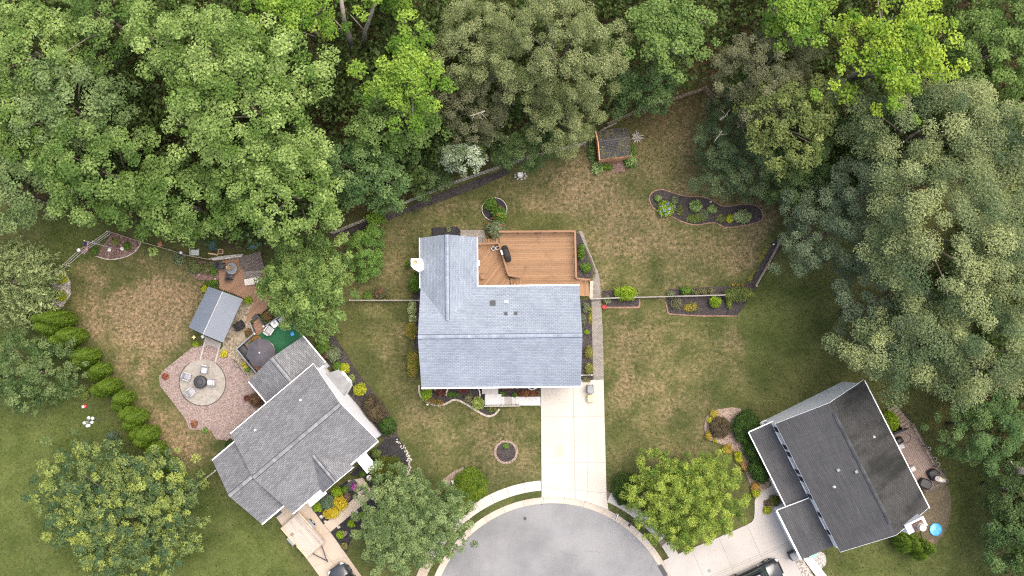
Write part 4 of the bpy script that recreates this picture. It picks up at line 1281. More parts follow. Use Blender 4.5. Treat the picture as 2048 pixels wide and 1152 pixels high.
def unit_box(mat):
    if mat.name not in _unit:
        V, Fc = box(0, 0, -0.5, 1, 1, 1)
        _unit[mat.name] = mesh("plank_" + mat.name, V, Fc, mat)
    return _unit[mat.name]


def plank(name, parent, a, b, w, th, mat):
    """board between two 3-D points (sharing one mesh per material)"""
    a, b = Vector(a), Vector(b)
    o = link(bpy.data.objects.new(name, unit_box(mat)))
    rx, ry, rz = root_of(parent) if parent else (0, 0, 0)
    m = (a + b) / 2
    o.location = (m.x - rx, m.y - ry, m.z - rz)
    d = b - a
    o.rotation_euler = (0, -math.atan2(d.z, math.hypot(d.x, d.y)), math.atan2(d.y, d.x))
    o.scale = (d.length, w, th)
    if parent: o.parent = parent
    return o


def deck_boards(root, poly, ang, z_top, mat, w=0.142, gap=0.02, th=0.03):
    c, s = math.cos(ang), math.sin(ang)
    loc = [(x * c + y * s, -x * s + y * c) for x, y in poly]
    y0, y1 = min(p[1] for p in loc), max(p[1] for p in loc)
    n = int((y1 - y0) / (w + gap))
    pitch = (y1 - y0) / n
    for k in range(n):
        yc = y0 + pitch * (k + 0.5)
        xs = []
        m = len(loc)
        for i in range(m):
            (xa, ya), (xb, yb) = loc[i], loc[(i + 1) % m]
            if (ya > yc) != (yb > yc):
                xs.append(xa + (xb - xa) * (yc - ya) / (yb - ya))
        xs.sort()
        for a, b in zip(xs[::2], xs[1::2]):
            if b - a < 0.06: continue
            plank("board", root, (a * c - yc * s, a * s + yc * c, z_top - th / 2), (b * c - yc * s, b * s + yc * c, z_top - th / 2), pitch - gap, th, mat)


def railing(root, pts, z, mat, h=0.95, w=0.12, post=0.10, low=True, top_mat=None):
    """posts, a wide top rail and a lower rail along a 2-D line"""
    for a, b in zip(pts, pts[1:]):
        plank("top_rail", root, (*a, z + h), (*b, z + h), w, 0.045, top_mat or mat)
        if low:
            plank("lower_rail", root, (*a, z + h * 0.55), (*b, z + h * 0.55), 0.04, 0.09, mat)
            plank("lower_rail", root, (*a, z + 0.12), (*b, z + 0.12), 0.04, 0.09, mat)
    d = sum(math.hypot(b[0] - a[0], b[1] - a[1]) for a, b in zip(pts, pts[1:]))
    for a, b in zip(pts, pts[1:]):
        seg = math.hypot(b[0] - a[0], b[1] - a[1])
        n = max(1, round(seg / 1.7))
        for k in range(n + 1):
            x, y = a[0] + (b[0] - a[0]) * k / n, a[1] + (b[1] - a[1]) * k / n
            plank("rail_post", root, (x, y, 0.0), (x, y, z + h - 0.025), post, post, mat)


def stairs(root, p_top0, p_top1, direction, n, run, z_top, mat, name="tread"):
    """treads falling away from the top edge p_top0-p_top1"""
    dx, dy = direction
    rise = z_top / (n + 1)
    for k in range(n):
        z = z_top - rise * (k + 1)
        a = (p_top0[0] + dx * run * (k + 0.5), p_top0[1] + dy * run * (k + 0.5), z)
        b = (p_top1[0] + dx * run * (k + 0.5), p_top1[1] + dy * run * (k + 0.5), z)
        plank(name, root, a, b, run * 0.9, 0.04, mat)
        a2 = (p_top0[0] + dx * run * k, p_top0[1] + dy * run * k, z + rise * 0.45)
        b2 = (p_top1[0] + dx * run * k, p_top1[1] + dy * run * k, z + rise * 0.45)
        plank("riser", root, a2, b2, 0.02, rise * 0.8, M['brown_rail'])


ZD1, ZD0 = 1.05, 0.55
deck = empty("cedar_deck", (*P(1070, 520), 0), "two level orange cedar deck behind the middle house", "deck")
up_poly = PP([(998.5, 465), (1149, 464), (1152, 556), (1158, 590), (1010, 590), (1046, 573), (1041, 556), (1018, 551), (999, 488)], ZD1)
lo_poly = PP([(951, 489), (998, 487.5), (1017, 551), (1026, 590), (951, 590)], ZD0)
part("deck_frame", prism(PP([(1001, 467), (1147, 466), (1150, 555), (1154, 586), (1046, 586), (1044, 573), (1041, 558), (1019, 553), (1001, 490)], ZD1), 0.02, ZD1 - 0.04), M['brown_rail'], deck)
part("deck_frame", prism(PP([(953, 491), (997, 490), (1016, 551), (1022, 586), (953, 586)], ZD0), 0.02, ZD0 - 0.04), M['brown_rail'], deck)
deck_boards(deck, up_poly, HM.ang, ZD1, M['cedar'])
deck_boards(deck, lo_poly, HM.ang + math.radians(52), ZD0, M['cedar'])
rl = lambda q, z: PP(q, z)
railing(deck, rl([(998, 463.2), (1150, 462.2), (1152.3, 555)], 2.0), ZD1, M['cedar_rail'], 0.95, 0.16)
railing(deck, rl([(953, 487.5), (997.5, 486.5), (1017, 550), (1040, 554)], 1.5), ZD0, M['cedar_rail'], 0.95, 0.14)
railing(deck, rl([(1152.5, 556), (1179, 559.5)], 1.6), 0.6, M['cedar_rail'], 0.9, 0.12)
# inner steps from the lower to the upper level
for k in range(4):
    a, b = P(1023 + k * 6.2, 556 + k * 0.5, ZD0 + 0.12 * (k + 1)), P(1026 + k * 5.0, 580, ZD0 + 0.12 * (k + 1))
    z = ZD0 + 0.12 * (k + 1)
    plank("tread", deck, (*a, z), (*b, z), 0.24, 0.04, M['cedar'])
    plank("riser", deck, (a[0] - 0.13, a[1], z - 0.07), (b[0] - 0.13, b[1], z - 0.07), 0.02, 0.1, M['brown_rail'])
# outer steps
stairs(deck, P(997, 476, ZD1), P(997, 487, ZD1), (-1, 0), 6, 0.235, ZD1, M['cedar'])
stairs(deck, P(1153, 558, ZD1), P(1156, 592, ZD1), (1, 0.03), 4, 0.27, ZD1, M['cedar'])
part("landing", prism(PP([(1180, 562), (1186.5, 562), (1185.5, 596), (1179, 596)], 0.15), 0, 0.15), M['stone_edge'], deck)
for u in (1003, 1068):
    for k in range(6):
        x, y = P(u + k * 2.8, 466, ZD1)
        part("scupper", box(x, y, ZD1 + 0.004, 0.07, 0.12, 0.012), M['black_metal'], deck)

g = empty("covered_grill", (*P(1013, 507, ZD1 + 0.4), ZD1), "long grill under a black cover on the cedar deck", "grill")
gx, gy = P(1013, 507, ZD1 + 0.6)
ga = math.radians(-72)


def soft_box(cx, cy, z0, sx, sy, sz, ang, rows=((0, .86), (.12, .97), (.55, 1.0), (.85, .94), (1.0, .74)), n=20, p=4.0):
    """cushion-like rounded box: superellipse sections stacked up"""
    V, Fc = [], []
    c, s = math.cos(ang), math.sin(ang)
    for tz, k in rows:
        for q in range(n):
            w = 2 * math.pi * q / n
            ct, st_ = math.cos(w), math.sin(w)
            x = math.copysign(abs(ct) ** (2 / p), ct) * sx / 2 * k
            y = math.copysign(abs(st_) ** (2 / p), st_) * sy / 2 * k
            V.append((cx + x * c - y * s, cy + x * s + y * c, z0 + sz * tz))
    m = len(rows)
    for i in range(m - 1):
        for q in range(n):
            Fc.append((i * n + q, i * n + (q + 1) % n, (i + 1) * n + (q + 1) % n, (i + 1) * n + q))
    Fc.append(tuple(range(n - 1, -1, -1))); Fc.append(tuple(range((m - 1) * n, m * n)))
    return V, Fc


part("cover", soft_box(gx, gy, ZD1 + 0.02, 1.5, 0.58, 0.82, ga), M['black'], g, True)
part("hood_cover", soft_box(gx, gy, ZD1 + 0.8, 0.9, 0.5, 0.28, ga), M['black'], g, True)
for dx in (-0.55, 0.0, 0.55):
    part("cover_fold", beam((gx + dx * math.cos(ga) - 0.24 * math.sin(ga), gy + dx * math.sin(ga) + 0.24 * math.cos(ga), ZD1 + 0.86), (gx + dx * math.cos(ga) + 0.24 * math.sin(ga), gy + dx * math.sin(ga) - 0.24 * math.cos(ga), ZD1 + 0.86), 0.05, 0.06), M['black'], g)
part("side_shelf", box(gx - 0.2 * math.cos(ga) + .36 * math.sin(ga), gy - 0.2 * math.sin(ga) - .36 * math.cos(ga), ZD1 + 0.7, 0.4, 0.16, 0.04, ga), M['white_plastic'], g)


def pot(u, v, z, r, h, mat, label, soil='mulch', name="flower_pot", rim=True):
    x, y = P(u, v, z + h)
    o = empty(name, (x, y, z), label, "plant pot")
    part("pot", lathe(x, y, [(r * 0.7, z), (r * 0.95, z + h * .9), (r * 1.06, z + h * .92), (r * 1.06, z + h), (r * .9, z + h), (r * .88, z + h * .86), (0, z + h * .86)], 18), mat, o)
    part("soil", lathe(x, y, [(0.0, z + h * .865), (r * .86, z + h * .87), (0.0, z + h * .89)], 14), M[soil], o)
    return o


pot(987, 497, ZD0, 0.17, 0.32, M['white_plastic'], "white rimmed pot on the lower deck, the left of the pair")
pot(995.5, 496, ZD0, 0.17, 0.32, M['white_plastic'], "white rimmed pot on the lower deck, the right of the pair", soil='mulch_red')
o = empty("wall_heater", (*P(957, 529, 1.5), 0), "small white and steel meter unit on the wing wall by the deck", "meter")
x, y = P(957, 526, 1.6)
part("meter_box", box(x, y, 1.0, 0.22, 0.5, 0.6), M['white_plastic'], o); part("conduit", box(x, y - 0.1, 0.55, 0.06, 0.06, 0.5), M['steel'], o)
o = empty("folding_chair", (*P(964, 550), ZD0), "thin dark folding chair frame at the wing wall", "chair")
x, y = P(962, 548, 1.0)
for dx, dy in ((0, 0), (0.35, 0), (0, -0.4), (0.35, -0.4)):
    part("leg", tube([(x + dx, y + dy, ZD0), (x + dx * .9, y + dy, ZD0 + 0.45)], 0.014, 5), M['black_metal'], o)
part("seat", box(x + 0.17, y - 0.2, ZD0 + 0.45, 0.42, 0.42, 0.02), M['cedar_rail'], o)
part("backrest", beam((x - 0.02, y + 0.02, ZD0 + 0.85), (x + 0.42, y - 0.02, ZD0 + 0.85), 0.03, 0.05), M['black_metal'], o)

# ---- left house: carpeted deck, its stairs and the brown garden deck
ld = empty("carpeted_deck", (*P(540, 690), 0), "raised deck with bright green carpet behind the left house", "deck")
ZL = 0.85
ld_poly = PP([(474, 698), (508, 668), (531, 652), (558, 634), (585, 640), (620, 690), (560, 740), (512, 747)], ZL)
part("deck_frame", prism(PP([(476, 698), (509, 670), (558, 636), (583, 641), (617, 690), (560, 738), (513, 745)], ZL), 0, ZL - 0.035), M['brown_rail'], ld)
deck_boards(ld, ld_poly, HL.ang, ZL, M['brown_deck'])
part("carpet", prism(PP([(495, 688), (515, 671), (557, 637), (583, 643), (616, 688), (560, 712), (530, 700), (505, 702)], ZL), ZL + 0.004, ZL + 0.016), M['carpet'], ld)
railing(ld, rl([(513, 747), (473, 698), (508, 667)], 1.7), ZL, M['charcoal'], 0.9, 0.10, top_mat=M['grey_plastic'])
railing(ld, rl([(531, 652), (560, 632)], 1.7), ZL, M['charcoal'], 0.9, 0.10, top_mat=M['grey_plastic'])
railing(ld, rl([(508, 667), (500, 646)], 1.5), 0.6, M['charcoal'], 0.9, 0.10, top_mat=M['grey_plastic'])
railing(ld, rl([(527, 651), (513, 629)], 1.5), 0.6, M['charcoal'], 0.9, 0.08)
a0, a1 = P(511, 668, ZL), P(529, 655, ZL)
dn = Vector((P(500, 640)[0] - P(513, 661)[0], P(500, 640)[1] - P(513, 661)[1], 0)).normalized()
stairs(ld, a0, a1, (dn.x, dn.y), 4, 0.27, ZL, M['brown_deck'])
for u, v in ((508.5, 667.5), (526.5, 652.5)):
    x, y = P(u, v, ZL + 1)
    part("post_cap", box(x, y, ZL + 0.94, 0.16, 0.16, 0.05, HL.ang, 0.5), M['white_plastic'], ld)

gd = empty("garden_deck", (*P(480, 560), 0), "low brown board deck beside the round conifer", "deck")
gd_poly = PP([(436, 523.5), (478, 515), (520, 505), (545, 600), (530, 621), (498, 642), (493, 632), (507, 605), (466, 587), (439, 578)], 0.2)
part("deck_frame", prism(PP([(437, 525), (478, 517), (518, 507), (543, 600), (529, 619), (499, 639), (495, 631), (509, 605), (466, 585), (440, 576)], 0.2), 0, 0.16), M['brown_rail'], gd)
deck_boards(gd, gd_poly, math.radians(42), 0.2, M['brown_deck'])
part("door_mat", box(*P(510, 634, 0.2), 0.203, 0.62, 0.36, 0.012, HL.ang), M['charcoal'], gd)
structure("stone_terrace", prism(PP([(478, 514), (520, 503), (530, 540), (516, 541), (487, 543), (479, 530)], 0.3), 0.0, 0.30), M['paver_dark'], "dark stone terrace at the top of the garden deck")
structure("stone_terrace", prism(PP([(487, 545), (520, 537), (524, 556), (489, 558)], 0.26), 0.0, 0.27), M['paver'], "grey stone step on the garden deck")
bn = empty("storage_bench", (*P(502, 564), 0.2), "cream storage bench half hidden by the conifer", "bench")
bp = PP([(488, 559), (518, 553), (520, 567), (490, 571)], 0.65)
part("bench_box", prism(bp, 0.2, 0.58), M['cream_cloth'], bn)
part("lid", prism([(x, y) for x, y in bp], 0.59, 0.65), M['cream_cloth'], bn)
wl = PP([(417, 517), (436, 513), (470, 509), (486, 508), (482, 514), (440, 520), (428, 521)], 0.6)
structure("garden_wall", prism(wl, 0, 0.6), M['gravel_white'], "low wall topped with white pebbles behind the garden deck")


def patio_chair(name, mat, mat2):
    """outdoor armchair, front towards +x, built around its own origin"""
    o = empty(name, (0, 0, 0))
    for x in (-0.27, 0.27):
        for y in (-0.28, 0.28):
            part("leg", tube([(x, y, 0), (x * 0.95, y, 0.38)], 0.025, 6), mat2, o)
    part("seat", soft_box(0.02, 0, 0.34, 0.58, 0.54, 0.13, 0, ((0, .94), (.3, 1.0), (.8, .98), (1.0, .86))), mat, o, True)
    V, Fc = soft_box(0, 0, 0, 0.14, 0.56, 0.55, 0, ((0, .94), (.2, 1.0), (.8, .98), (1.0, .86)))
    part("backrest", ([(-0.27 - 0.28 * z + x, y, 0.38 + z) for x, y, z in V], Fc), mat, o, True)
    for y in (-0.31, 0.31):
        part("armrest", beam((-0.32, y, 0.58), (0.27, y, 0.56), 0.07, 0.04), mat2, o)
    return o


def place(o, u, v, z, face, label, cat, group=None):
    x, y = P(u, v, z + 0.4)
    o.location = (x, y, z)
    o.rotation_euler = (0, 0, math.radians(face))
    return tag(o, label, cat, group)


ch0 = patio_chair("patio_chair", M['chair_fabric'], M['grey_plastic'])
ch1 = patio_chair("patio_chair", M['chair_slate'], M['chair_fabric'])
place(ch0, 408.5, 740, 0.07, -100, "grey patio chair at the top of the round fire table", "chair", "chairs around the fire table")
c2 = copy_tree(ch0); place(c2, 421, 765, 0.07, 178, "pale patio chair right of the round fire table", "chair", "chairs around the fire table")
place(ch1, 375, 754, 0.07, -18, "reclined grey patio chair left of the round fire table", "chair", "chairs around the fire table")
c3 = copy_tree(ch1); place(c3, 383, 783, 0.07, 40, "slate patio chair below the round fire table", "chair", "chairs around the fire table")

ft = empty("fire_table", (*P(400, 764), 0.07), "round black covered fire table on the paver patio", "fire table")
x, y = P(400, 764, 0.6)
part("cover", lathe(x, y, [(0.5, 0.07), (0.55, 0.2), (0.57, 0.6), (0.53, 0.68), (0.3, 0.71), (0, 0.72)], 28), M['charcoal'], ft, True)
part("cover_seam", lathe(x, y, [(0.575, 0.52), (0.585, 0.56), (0.575, 0.6)], 28), M['black'], ft)
part("top_ring", lathe(x, y, [(0.28, 0.705), (0.3, 0.73), (0.26, 0.735), (0.24, 0.71)], 24), M['black'], ft)

# big canvas parasol over a dining set
um = empty("parasol", (*P(519, 705.5, 2.3), ZL), "dark grey eight sided parasol over the carpeted deck", "parasol")
x, y = P(519, 705.5, 3.2)
n = 8
pr = 1.28
V = [(x, y, 3.22)]
Fc = []
for k in range(n):
    w = 2 * math.pi * k / n + 0.2
    V.append((x + 0.64 * math.cos(w), y + 0.64 * math.sin(w), 3.02)); V.append((x + pr * math.cos(w), y + pr * math.sin(w), 2.72))
    wm = w + math.pi / n
    q = math.cos(math.pi / n)
    V.append((x + 0.64 * q * math.cos(wm), y + 0.64 * q * math.sin(wm), 2.98)); V.append((x + pr * q * math.cos(wm), y + pr * q * math.sin(wm), 2.66))
for k in range(n):
    a, b, m0, m1 = 1 + 4 * k, 2 + 4 * k, 3 + 4 * k, 4 + 4 * k
    c, d = 1 + 4 * ((k + 1) % n), 2 + 4 * ((k + 1) % n)
    Fc += [(0, a, m0), (0, m0, c), (a, b, m1, m0), (m0, m1, d, c)]
part("canopy", (V, Fc), M['umbrella'], um)
part("pole", tube([(x, y, ZL), (x, y, 3.22)], 0.03, 8), M['steel'], um)
part("finial", lathe(x, y, [(0.04, 3.2), (0.07, 3.26), (0.05, 3.32), (0, 3.34)], 12), M['white_plastic'], um)
for k in range(n):
    w = 2 * math.pi * k / n + 0.2
    part("rib", tube([(x, y, 3.19), (x + pr * math.cos(w), y + pr * math.sin(w), 2.70)], 0.014, 5), M['charcoal'], um)
part("base", lathe(x, y, [(0.28, ZL + .02), (0.28, ZL + 0.08), (0.06, ZL + 0.12)], 20), M['charcoal'], um)
tb = empty("dining_table", (*P(535, 700, 1.5), ZL), "stone topped table under the dark parasol", "table")
x, y = P(543, 697, 1.55)
part("table_top", lathe(x - 0.45, y - 0.05, [(0.0, 1.54), (0.72, 1.54), (0.74, 1.57), (0.72, 1.59), (0, 1.59)], 10), M['stone_edge'], tb)
part("pedestal", lathe(x - 0.45, y - 0.05, [(0.3, ZL + .02), (0.12, ZL + 0.15), (0.1, 1.53)], 12), M['charcoal'], tb)


def sofa(name, u, v, z, ang, w, label, mat, cat="sofa"):
    x, y = P(u, v, z + 0.4)
    o = empty(name, (x, y, z), label, cat)
    c, s = math.cos(ang), math.sin(ang)
    f = lambda a, b: (x + a * c - b * s, y + a * s + b * c)
    part("base", soft_box(*f(0, 0), z + 0.02, w, 0.72, 0.3, ang), mat, o, True)
    k = max(1, round(w / 0.65))
    for i in range(k):
        part("cushion", soft_box(*f(-w / 2 + w * (i + .5) / k, 0.04), z + 0.3, w / k * 0.95, 0.6, 0.15, ang), mat, o, True)
    part("backrest", soft_box(*f(0, -0.32), z + 0.3, w, 0.2, 0.45, ang), mat, o, True)
    for sd in (-1, 1):
        part("armrest", soft_box(*f(sd * (w / 2 - 0.06), 0), z + 0.3, 0.14, 0.7, 0.28, ang), mat, o, True)
    return o


sofa("deck_sofa", 487, 701, ZL, math.radians(-52), 0.95, "charcoal cushioned seat in the corner beside the parasol", M['charcoal'])
sofa("deck_sofa", 496, 712, ZL, math.radians(125), 0.7, "dark armchair between the railing and the parasol", M['charcoal'], "armchair")
wt = empty("white_table", (*P(549, 648), ZL), "square white resin table on the green carpet", "table")
x, y = P(549, 647.5, 1.5)
part("table_top", soft_box(x, y, 1.42, 0.62, 0.62, 0.07, HL.ang, ((0, .95), (.4, 1.0), (1.0, .97))), M['white_plastic'], wt)
part("tray", box(x, y + 0.05, 1.49, 0.25, 0.2, 0.04, HL.ang), M['chair_fabric'], wt)
for a_, b_ in ((-.24, -.24), (.24, -.24), (.24, .24), (-.24, .24)):
    part("leg", box(x + a_ * HL.c - b_ * HL.s, y + a_ * HL.s + b_ * HL.c, ZL + 0.016, 0.07, 0.07, 0.56, HL.ang), M['white_plastic'], wt)
c4 = patio_chair("deck_chair", M['chair_fabric'], M['white_plastic'])
c4.scale = (1.05, 1.05, 1.0)
place(c4, 539, 660, ZL + 0.02, 55, "white framed sling chair below the white table", "chair")
tb2 = empty("side_table", (*P(563, 640), ZL), "small grey slatted table at the conifer's edge", "table")
x, y = P(564, 640, 1.4)
part("table_top", box(x, y, 1.36, 0.55, 0.55, 0.04, HL.ang), M['chair_fabric'], tb2)
for a_, b_ in ((-.22, -.22), (.22, -.22), (.22, .22), (-.22, .22)):
    part("leg", box(x + a_, y + b_, ZL + 0.016, 0.04, 0.04, 0.5), M['grey_plastic'], tb2)
bl = empty("kids_chair", (*P(584, 669), ZL), "small blue plastic chair on the green carpet", "chair")
x, y = P(584, 668.5, 1.2)
part("seat", soft_box(x, y, ZL + 0.2, 0.34, 0.3, 0.06, 0.5), M['blue'], bl, True)
part("backrest", beam((x - 0.1, y + 0.17, ZL + 0.42), (x + 0.2, y + 0.2, ZL + 0.42), 0.05, 0.3), M['blue'], bl)
for a_, b_ in ((-.12, -.1), (.12, -.1), (.12, .1), (-.12, .1)):
    part("leg", box(x + a_, y + b_, ZL + 0.016, 0.04, 0.04, 0.19), M['blue'], bl)
sofa("outdoor_grill_seat", 478, 651, 0.03, math.radians(30), 0.9, "black covered bench beside the gazebo", M['black'], "bench")

# garden deck table set
rt = empty("round_table", (*P(462, 537), 0.2), "round grey table with a folded tan parasol on the garden deck", "table")
x, y = P(463, 537, 0.95)
part("table_top", lathe(x, y, [(0.0, 0.90), (0.5, 0.90), (0.52, 0.92), (0.5, 0.94), (0, 0.94)], 24), M['grey_plastic'], rt)
part("pedestal", lathe(x, y, [(0.28, 0.22), (0.08, 0.3), (0.06, 0.9)], 12), M['charcoal'], rt)
pf = empty("folded_parasol", (x, y, 0.2), "folded tan parasol standing through the round garden table", "parasol")
part("pole", tube([(x, y, 0.95), (x, y, 2.5)], 0.022, 8), M['steel'], pf)
V, Fc = [], []
fold = [(0.05, 2.55), (0.17, 2.2), (0.24, 1.75), (0.27, 1.45), (0.02, 1.4)]
for r_, z_ in fold:
    for k in range(16):
        w = 2 * math.pi * k / 16
        rr = r_ * (1.0 if k % 2 == 0 else 0.55)
        V.append((x + rr * math.cos(w), y + rr * math.sin(w), z_))
for i in range(4):
    for k in range(16):
        Fc.append((i * 16 + k, (i + 1) * 16 + k, (i + 1) * 16 + (k + 1) % 16, i * 16 + (k + 1) % 16))
Fc.append(tuple(range(16)))
part("canopy", (V, Fc), M['orange_cloth'], pf)
part("finial", lathe(x, y, [(0.03, 2.53), (0.06, 2.58), (0, 2.64)], 10), M['white_plastic'], pf)
ch2 = patio_chair("deck_chair", M['charcoal'], M['black_metal'])
place(ch2, 459.5, 552, 0.2, 80, "dark chair below the round garden table", "chair", "chairs at the garden table")
c5 = copy_tree(ch2); place(c5, 441.5, 532, 0.2, -10, "dark chair left of the round garden table", "chair", "chairs at the garden table")

# ---- right house deck
rdk = empty("rear_deck", (*P(1850, 920), 0), "taupe board deck behind the dark roofed house", "deck")
ZT = 0.9
t_poly = PP([(1784, 868), (1806, 860), (1826, 850), (1834, 863), (1853, 897), (1873, 935), (1895, 963), (1852, 984), (1830, 960)], ZT)
part("deck_frame", prism(PP([(1786, 869), (1808, 862), (1825, 853), (1851, 898), (1871, 936), (1892, 962), (1852, 981), (1832, 960)], ZT), 0, ZT - 0.04), M['brown_rail'], rdk)
deck_boards(rdk, t_poly, HR.ang, ZT, M['taupe_deck'])
plank("cross_board", rdk, (*P(1815, 928, ZT), ZT + 0.006), (*P(1860, 905, ZT), ZT + 0.006), 0.14, 0.02, M['taupe_deck'])
railing(rdk, rl([(1828, 849), (1853, 893), (1875, 934), (1897, 963), (1854, 985)], 1.7), ZT, M['brown_rail'], 0.85, 0.09, top_mat=M['charcoal'])
railing(rdk, rl([(1790, 868), (1815, 858)], 1.6), ZT, M['charcoal'], 0.85, 0.09)
s0, s1 = P(1807, 861, ZT), P(1825, 850, ZT)
dn = Vector((P(1786, 820)[0] - P(1812, 858)[0], P(1786, 820)[1] - P(1812, 858)[1], 0)).normalized()
stairs(rdk, s0, s1, (dn.x, dn.y), 7, 0.3, ZT + 0.2, M['taupe_deck'])
plank("top_rail", rdk, (*P(1829, 849, 1.5), ZT + 0.8), (*P(1806, 818, 0.9), 0.8), 0.07, 0.05, M['charcoal'])
for o_, (u, v, sx, sy, h, a, lab) in enumerate(((1868, 950, 1.0, 0.8, 0.55, -62, "black cushioned ottoman in the corner of the taupe deck"), (1852, 968, 1.15, 0.85, 0.5, -25, "large black covered chest at the end of the taupe deck"))):
    x, y = P(u, v, ZT + h)
    e = empty("covered_chest", (x, y, ZT), lab, "chest")
    part("body", soft_box(x, y, ZT + 0.01, sx, sy, h, math.radians(a)), M['black'], e, True)
    part("lid", soft_box(x, y, ZT + h + 0.004, sx * 0.8, sy * 0.8, 0.05, math.radians(a)), M['charcoal'], e)
e = empty("folded_parasol", (*P(1886, 958), ZT), "folded cream parasol leaning over the corner of the taupe deck", "parasol")
xa, ya = P(1893, 963, ZT + 0.3); xb, yb = P(1874, 957, ZT + 1.3)
part("pole", tube([(xa, ya, ZT), (xb, yb, ZT + 1.45)], 0.025, 6), M['steel'], e)
mid = Vector((xa, ya, ZT + 0.3)); tip = Vector((xb, yb, ZT + 1.4))
part("canopy", tube([mid, mid.lerp(tip, .3), mid.lerp(tip, .75), tip], [0.05, 0.16, 0.26, 0.22], 9), M['cream_cloth'], e)
e = empty("planter_box", (*P(1820, 938), ZT), "grey cube planter on the taupe deck", "planter")
x, y = P(1827, 938, ZT + 0.4)
part("cushion", soft_box(x, y, ZT + 0.3, 0.42, 0.42, 0.1, math.radians(30)), M['cream_cloth'], e, True)
part("body", lathe(x, y, [(0.25, ZT + .004), (0.29, ZT + 0.1), (0.29, ZT + 0.28), (0.2, ZT + 0.3)], 16), M['grey_plastic'], e)
e = empty("grill", (*P(1800, 882), ZT), "black gas grill with steel shelf against the house wall", "grill")
x, y = P(1799, 882, ZT + 0.9)
part("firebox", soft_box(x, y, ZT + 0.55, 0.75, 0.55, 0.45, math.radians(25)), M['black_metal'], e, True)
part("cart", box(x, y, ZT + 0.005, 0.7, 0.5, 0.55, math.radians(25)), M['charcoal'], e)
part("side_shelf", box(x + 0.2, y - 0.5, ZT + 0.78, 0.45, 0.4, 0.04, math.radians(25)), M['chair_fabric'], e)
e = empty("garden_hose", (*P(1818, 878), ZT), "loop of grey hose lying on the taupe deck", "hose")
hp = [P(1808 + 14 * math.cos(t), 876 + 10 * math.sin(t), ZT) for t in np.linspace(-1.5, 2.4, 16)]
part("hose", tube([(px, py, ZT + 0.025) for px, py in hp], 0.018, 5), M['charcoal'], e)
part("nozzle", tube([(hp[-1][0], hp[-1][1], ZT + 0.03), (hp[-1][0] - 0.15, hp[-1][1] - 0.05, ZT + 0.03)], 0.028, 6), M['steel'], e)
pot(1859, 897, ZT + 0.3, 0.14, 0.25, M['white_plastic'], "white pot hanging on the taupe deck rail")
pot(1886, 943, ZT, 0.2, 0.4, M['black_metal'], "black urn beside the corner of the taupe deck")
pot(1870, 918, ZT + .05, 0.17, 0.3, M['cream'], "cream pot on the taupe deck rail, the upper of two")
pot(1876, 929, ZT + .05, 0.17, 0.3, M['chair_fabric'], "grey pot on the taupe deck rail, the lower of two")
e = empty("wading_pool", (*P(1871.5, 1059), 0), "round blue wading pool behind the dark roofed house", "wading pool")
x, y = P(1871.5, 1059, 0.2)
part("rim", lathe(x, y, [(0.52, 0.05), (0.56, 0.22), (0.55, 0.26), (0.51, 0.25), (0.48, 0.12), (0.0, 0.10)], 28), M['blue'], e, True)
part("water", lathe(x, y, [(0.0, 0.15), (0.49, 0.15), (0.0, 0.165)], 24), M['pool_water'], e)
e = empty("ac_unit", (*P(1834, 1045), 0), "white air conditioner by the chimney chase", "air conditioner")
x, y = P(1862, 1082, 0.1)
solo("paving_block", box(x, y, 0.0, 0.5, 0.35, 0.12, 0.3), M['brick'], "single brown paving block near the wading pool", "block")
bpy.data.objects.remove(e)
x, y = P(1976, 1050)
solo("garden_marker", box(x, y, 0, 0.35, 0.16, 0.12, -1.0, 0.8), M['white_rock'], "small pale stone marker at the wood's edge", "stone")


# ---------------------------------------------------------------- fences
def rail_fence(label, pts, mat, h=1.15, rails=(0.35, 0.72, 1.08), step=2.35, name="split_rail_fence", pw=0.11, rw=0.045, rh=0.1, zref=1.0, jit=0.04):
    q = PP(pts, zref)
    root = empty(name, (*q[0], 0), label, "fence")
    posts = []
    for a, b in zip(q, q[1:]):
        seg = math.hypot(b[0] - a[0], b[1] - a[1])
        n = max(1, round(seg / step))
        for k in range(n):
            posts.append((a[0] + (b[0] - a[0]) * k / n, a[1] + (b[1] - a[1]) * k / n))
    posts.append(q[-1])
    for x, y in posts:
        plank("post", root, (x, y, 0), (x, y, h * random.uniform(0.99, 1.04)), pw, pw * 1.2, mat)
    for a, b in zip(posts, posts[1:]):
        for z in rails:
            plank("rail", root, (a[0], a[1], z + random.uniform(-jit, jit)), (b[0], b[1], z + random.uniform(-jit, jit)), rw, rh, mat)
    return root


random.seed(11)
M['rail_grey'] = wood_mat("dull_rail", (0.22, 0.205, 0.18), (0.30, 0.28, 0.25), (0.15, 0.135, 0.115), 0.12)
rail_fence("grey split rail fence along the wood's edge behind the back yard", [(664, 466), (735, 437), (802, 408), (905, 366), (1010, 330), (1100, 303), (1170, 287)], M['grey_wood'], h=1.5, rails=(0.35, 0.9, 1.42), rw=0.035, rh=0.08, pw=0.10)
rail_fence("brown split rail fence from the shed to the top corner of the yard", [(1215, 248), (1290, 215), (1345, 198), (1410, 176), (1430, 196)], M['brown_rail'], h=1.5, rails=(0.35, 0.9, 1.42), rw=0.035, rh=0.08, pw=0.10)
rail_fence("slanting brown rail fence beside the right mulch strip", [(1562, 482), (1537, 530), (1513, 572)], M['brown_rail'], rails=(0.3, 0.7, 1.05), rw=0.035)
rail_fence("straight grey top rail fence from paver path to the vine", [(1182, 597.5), (1270, 594.5), (1370, 592), (1462, 589.5)], M['grey_wood'], rails=(0.3, 0.65), rw=0.05, h=1.05)
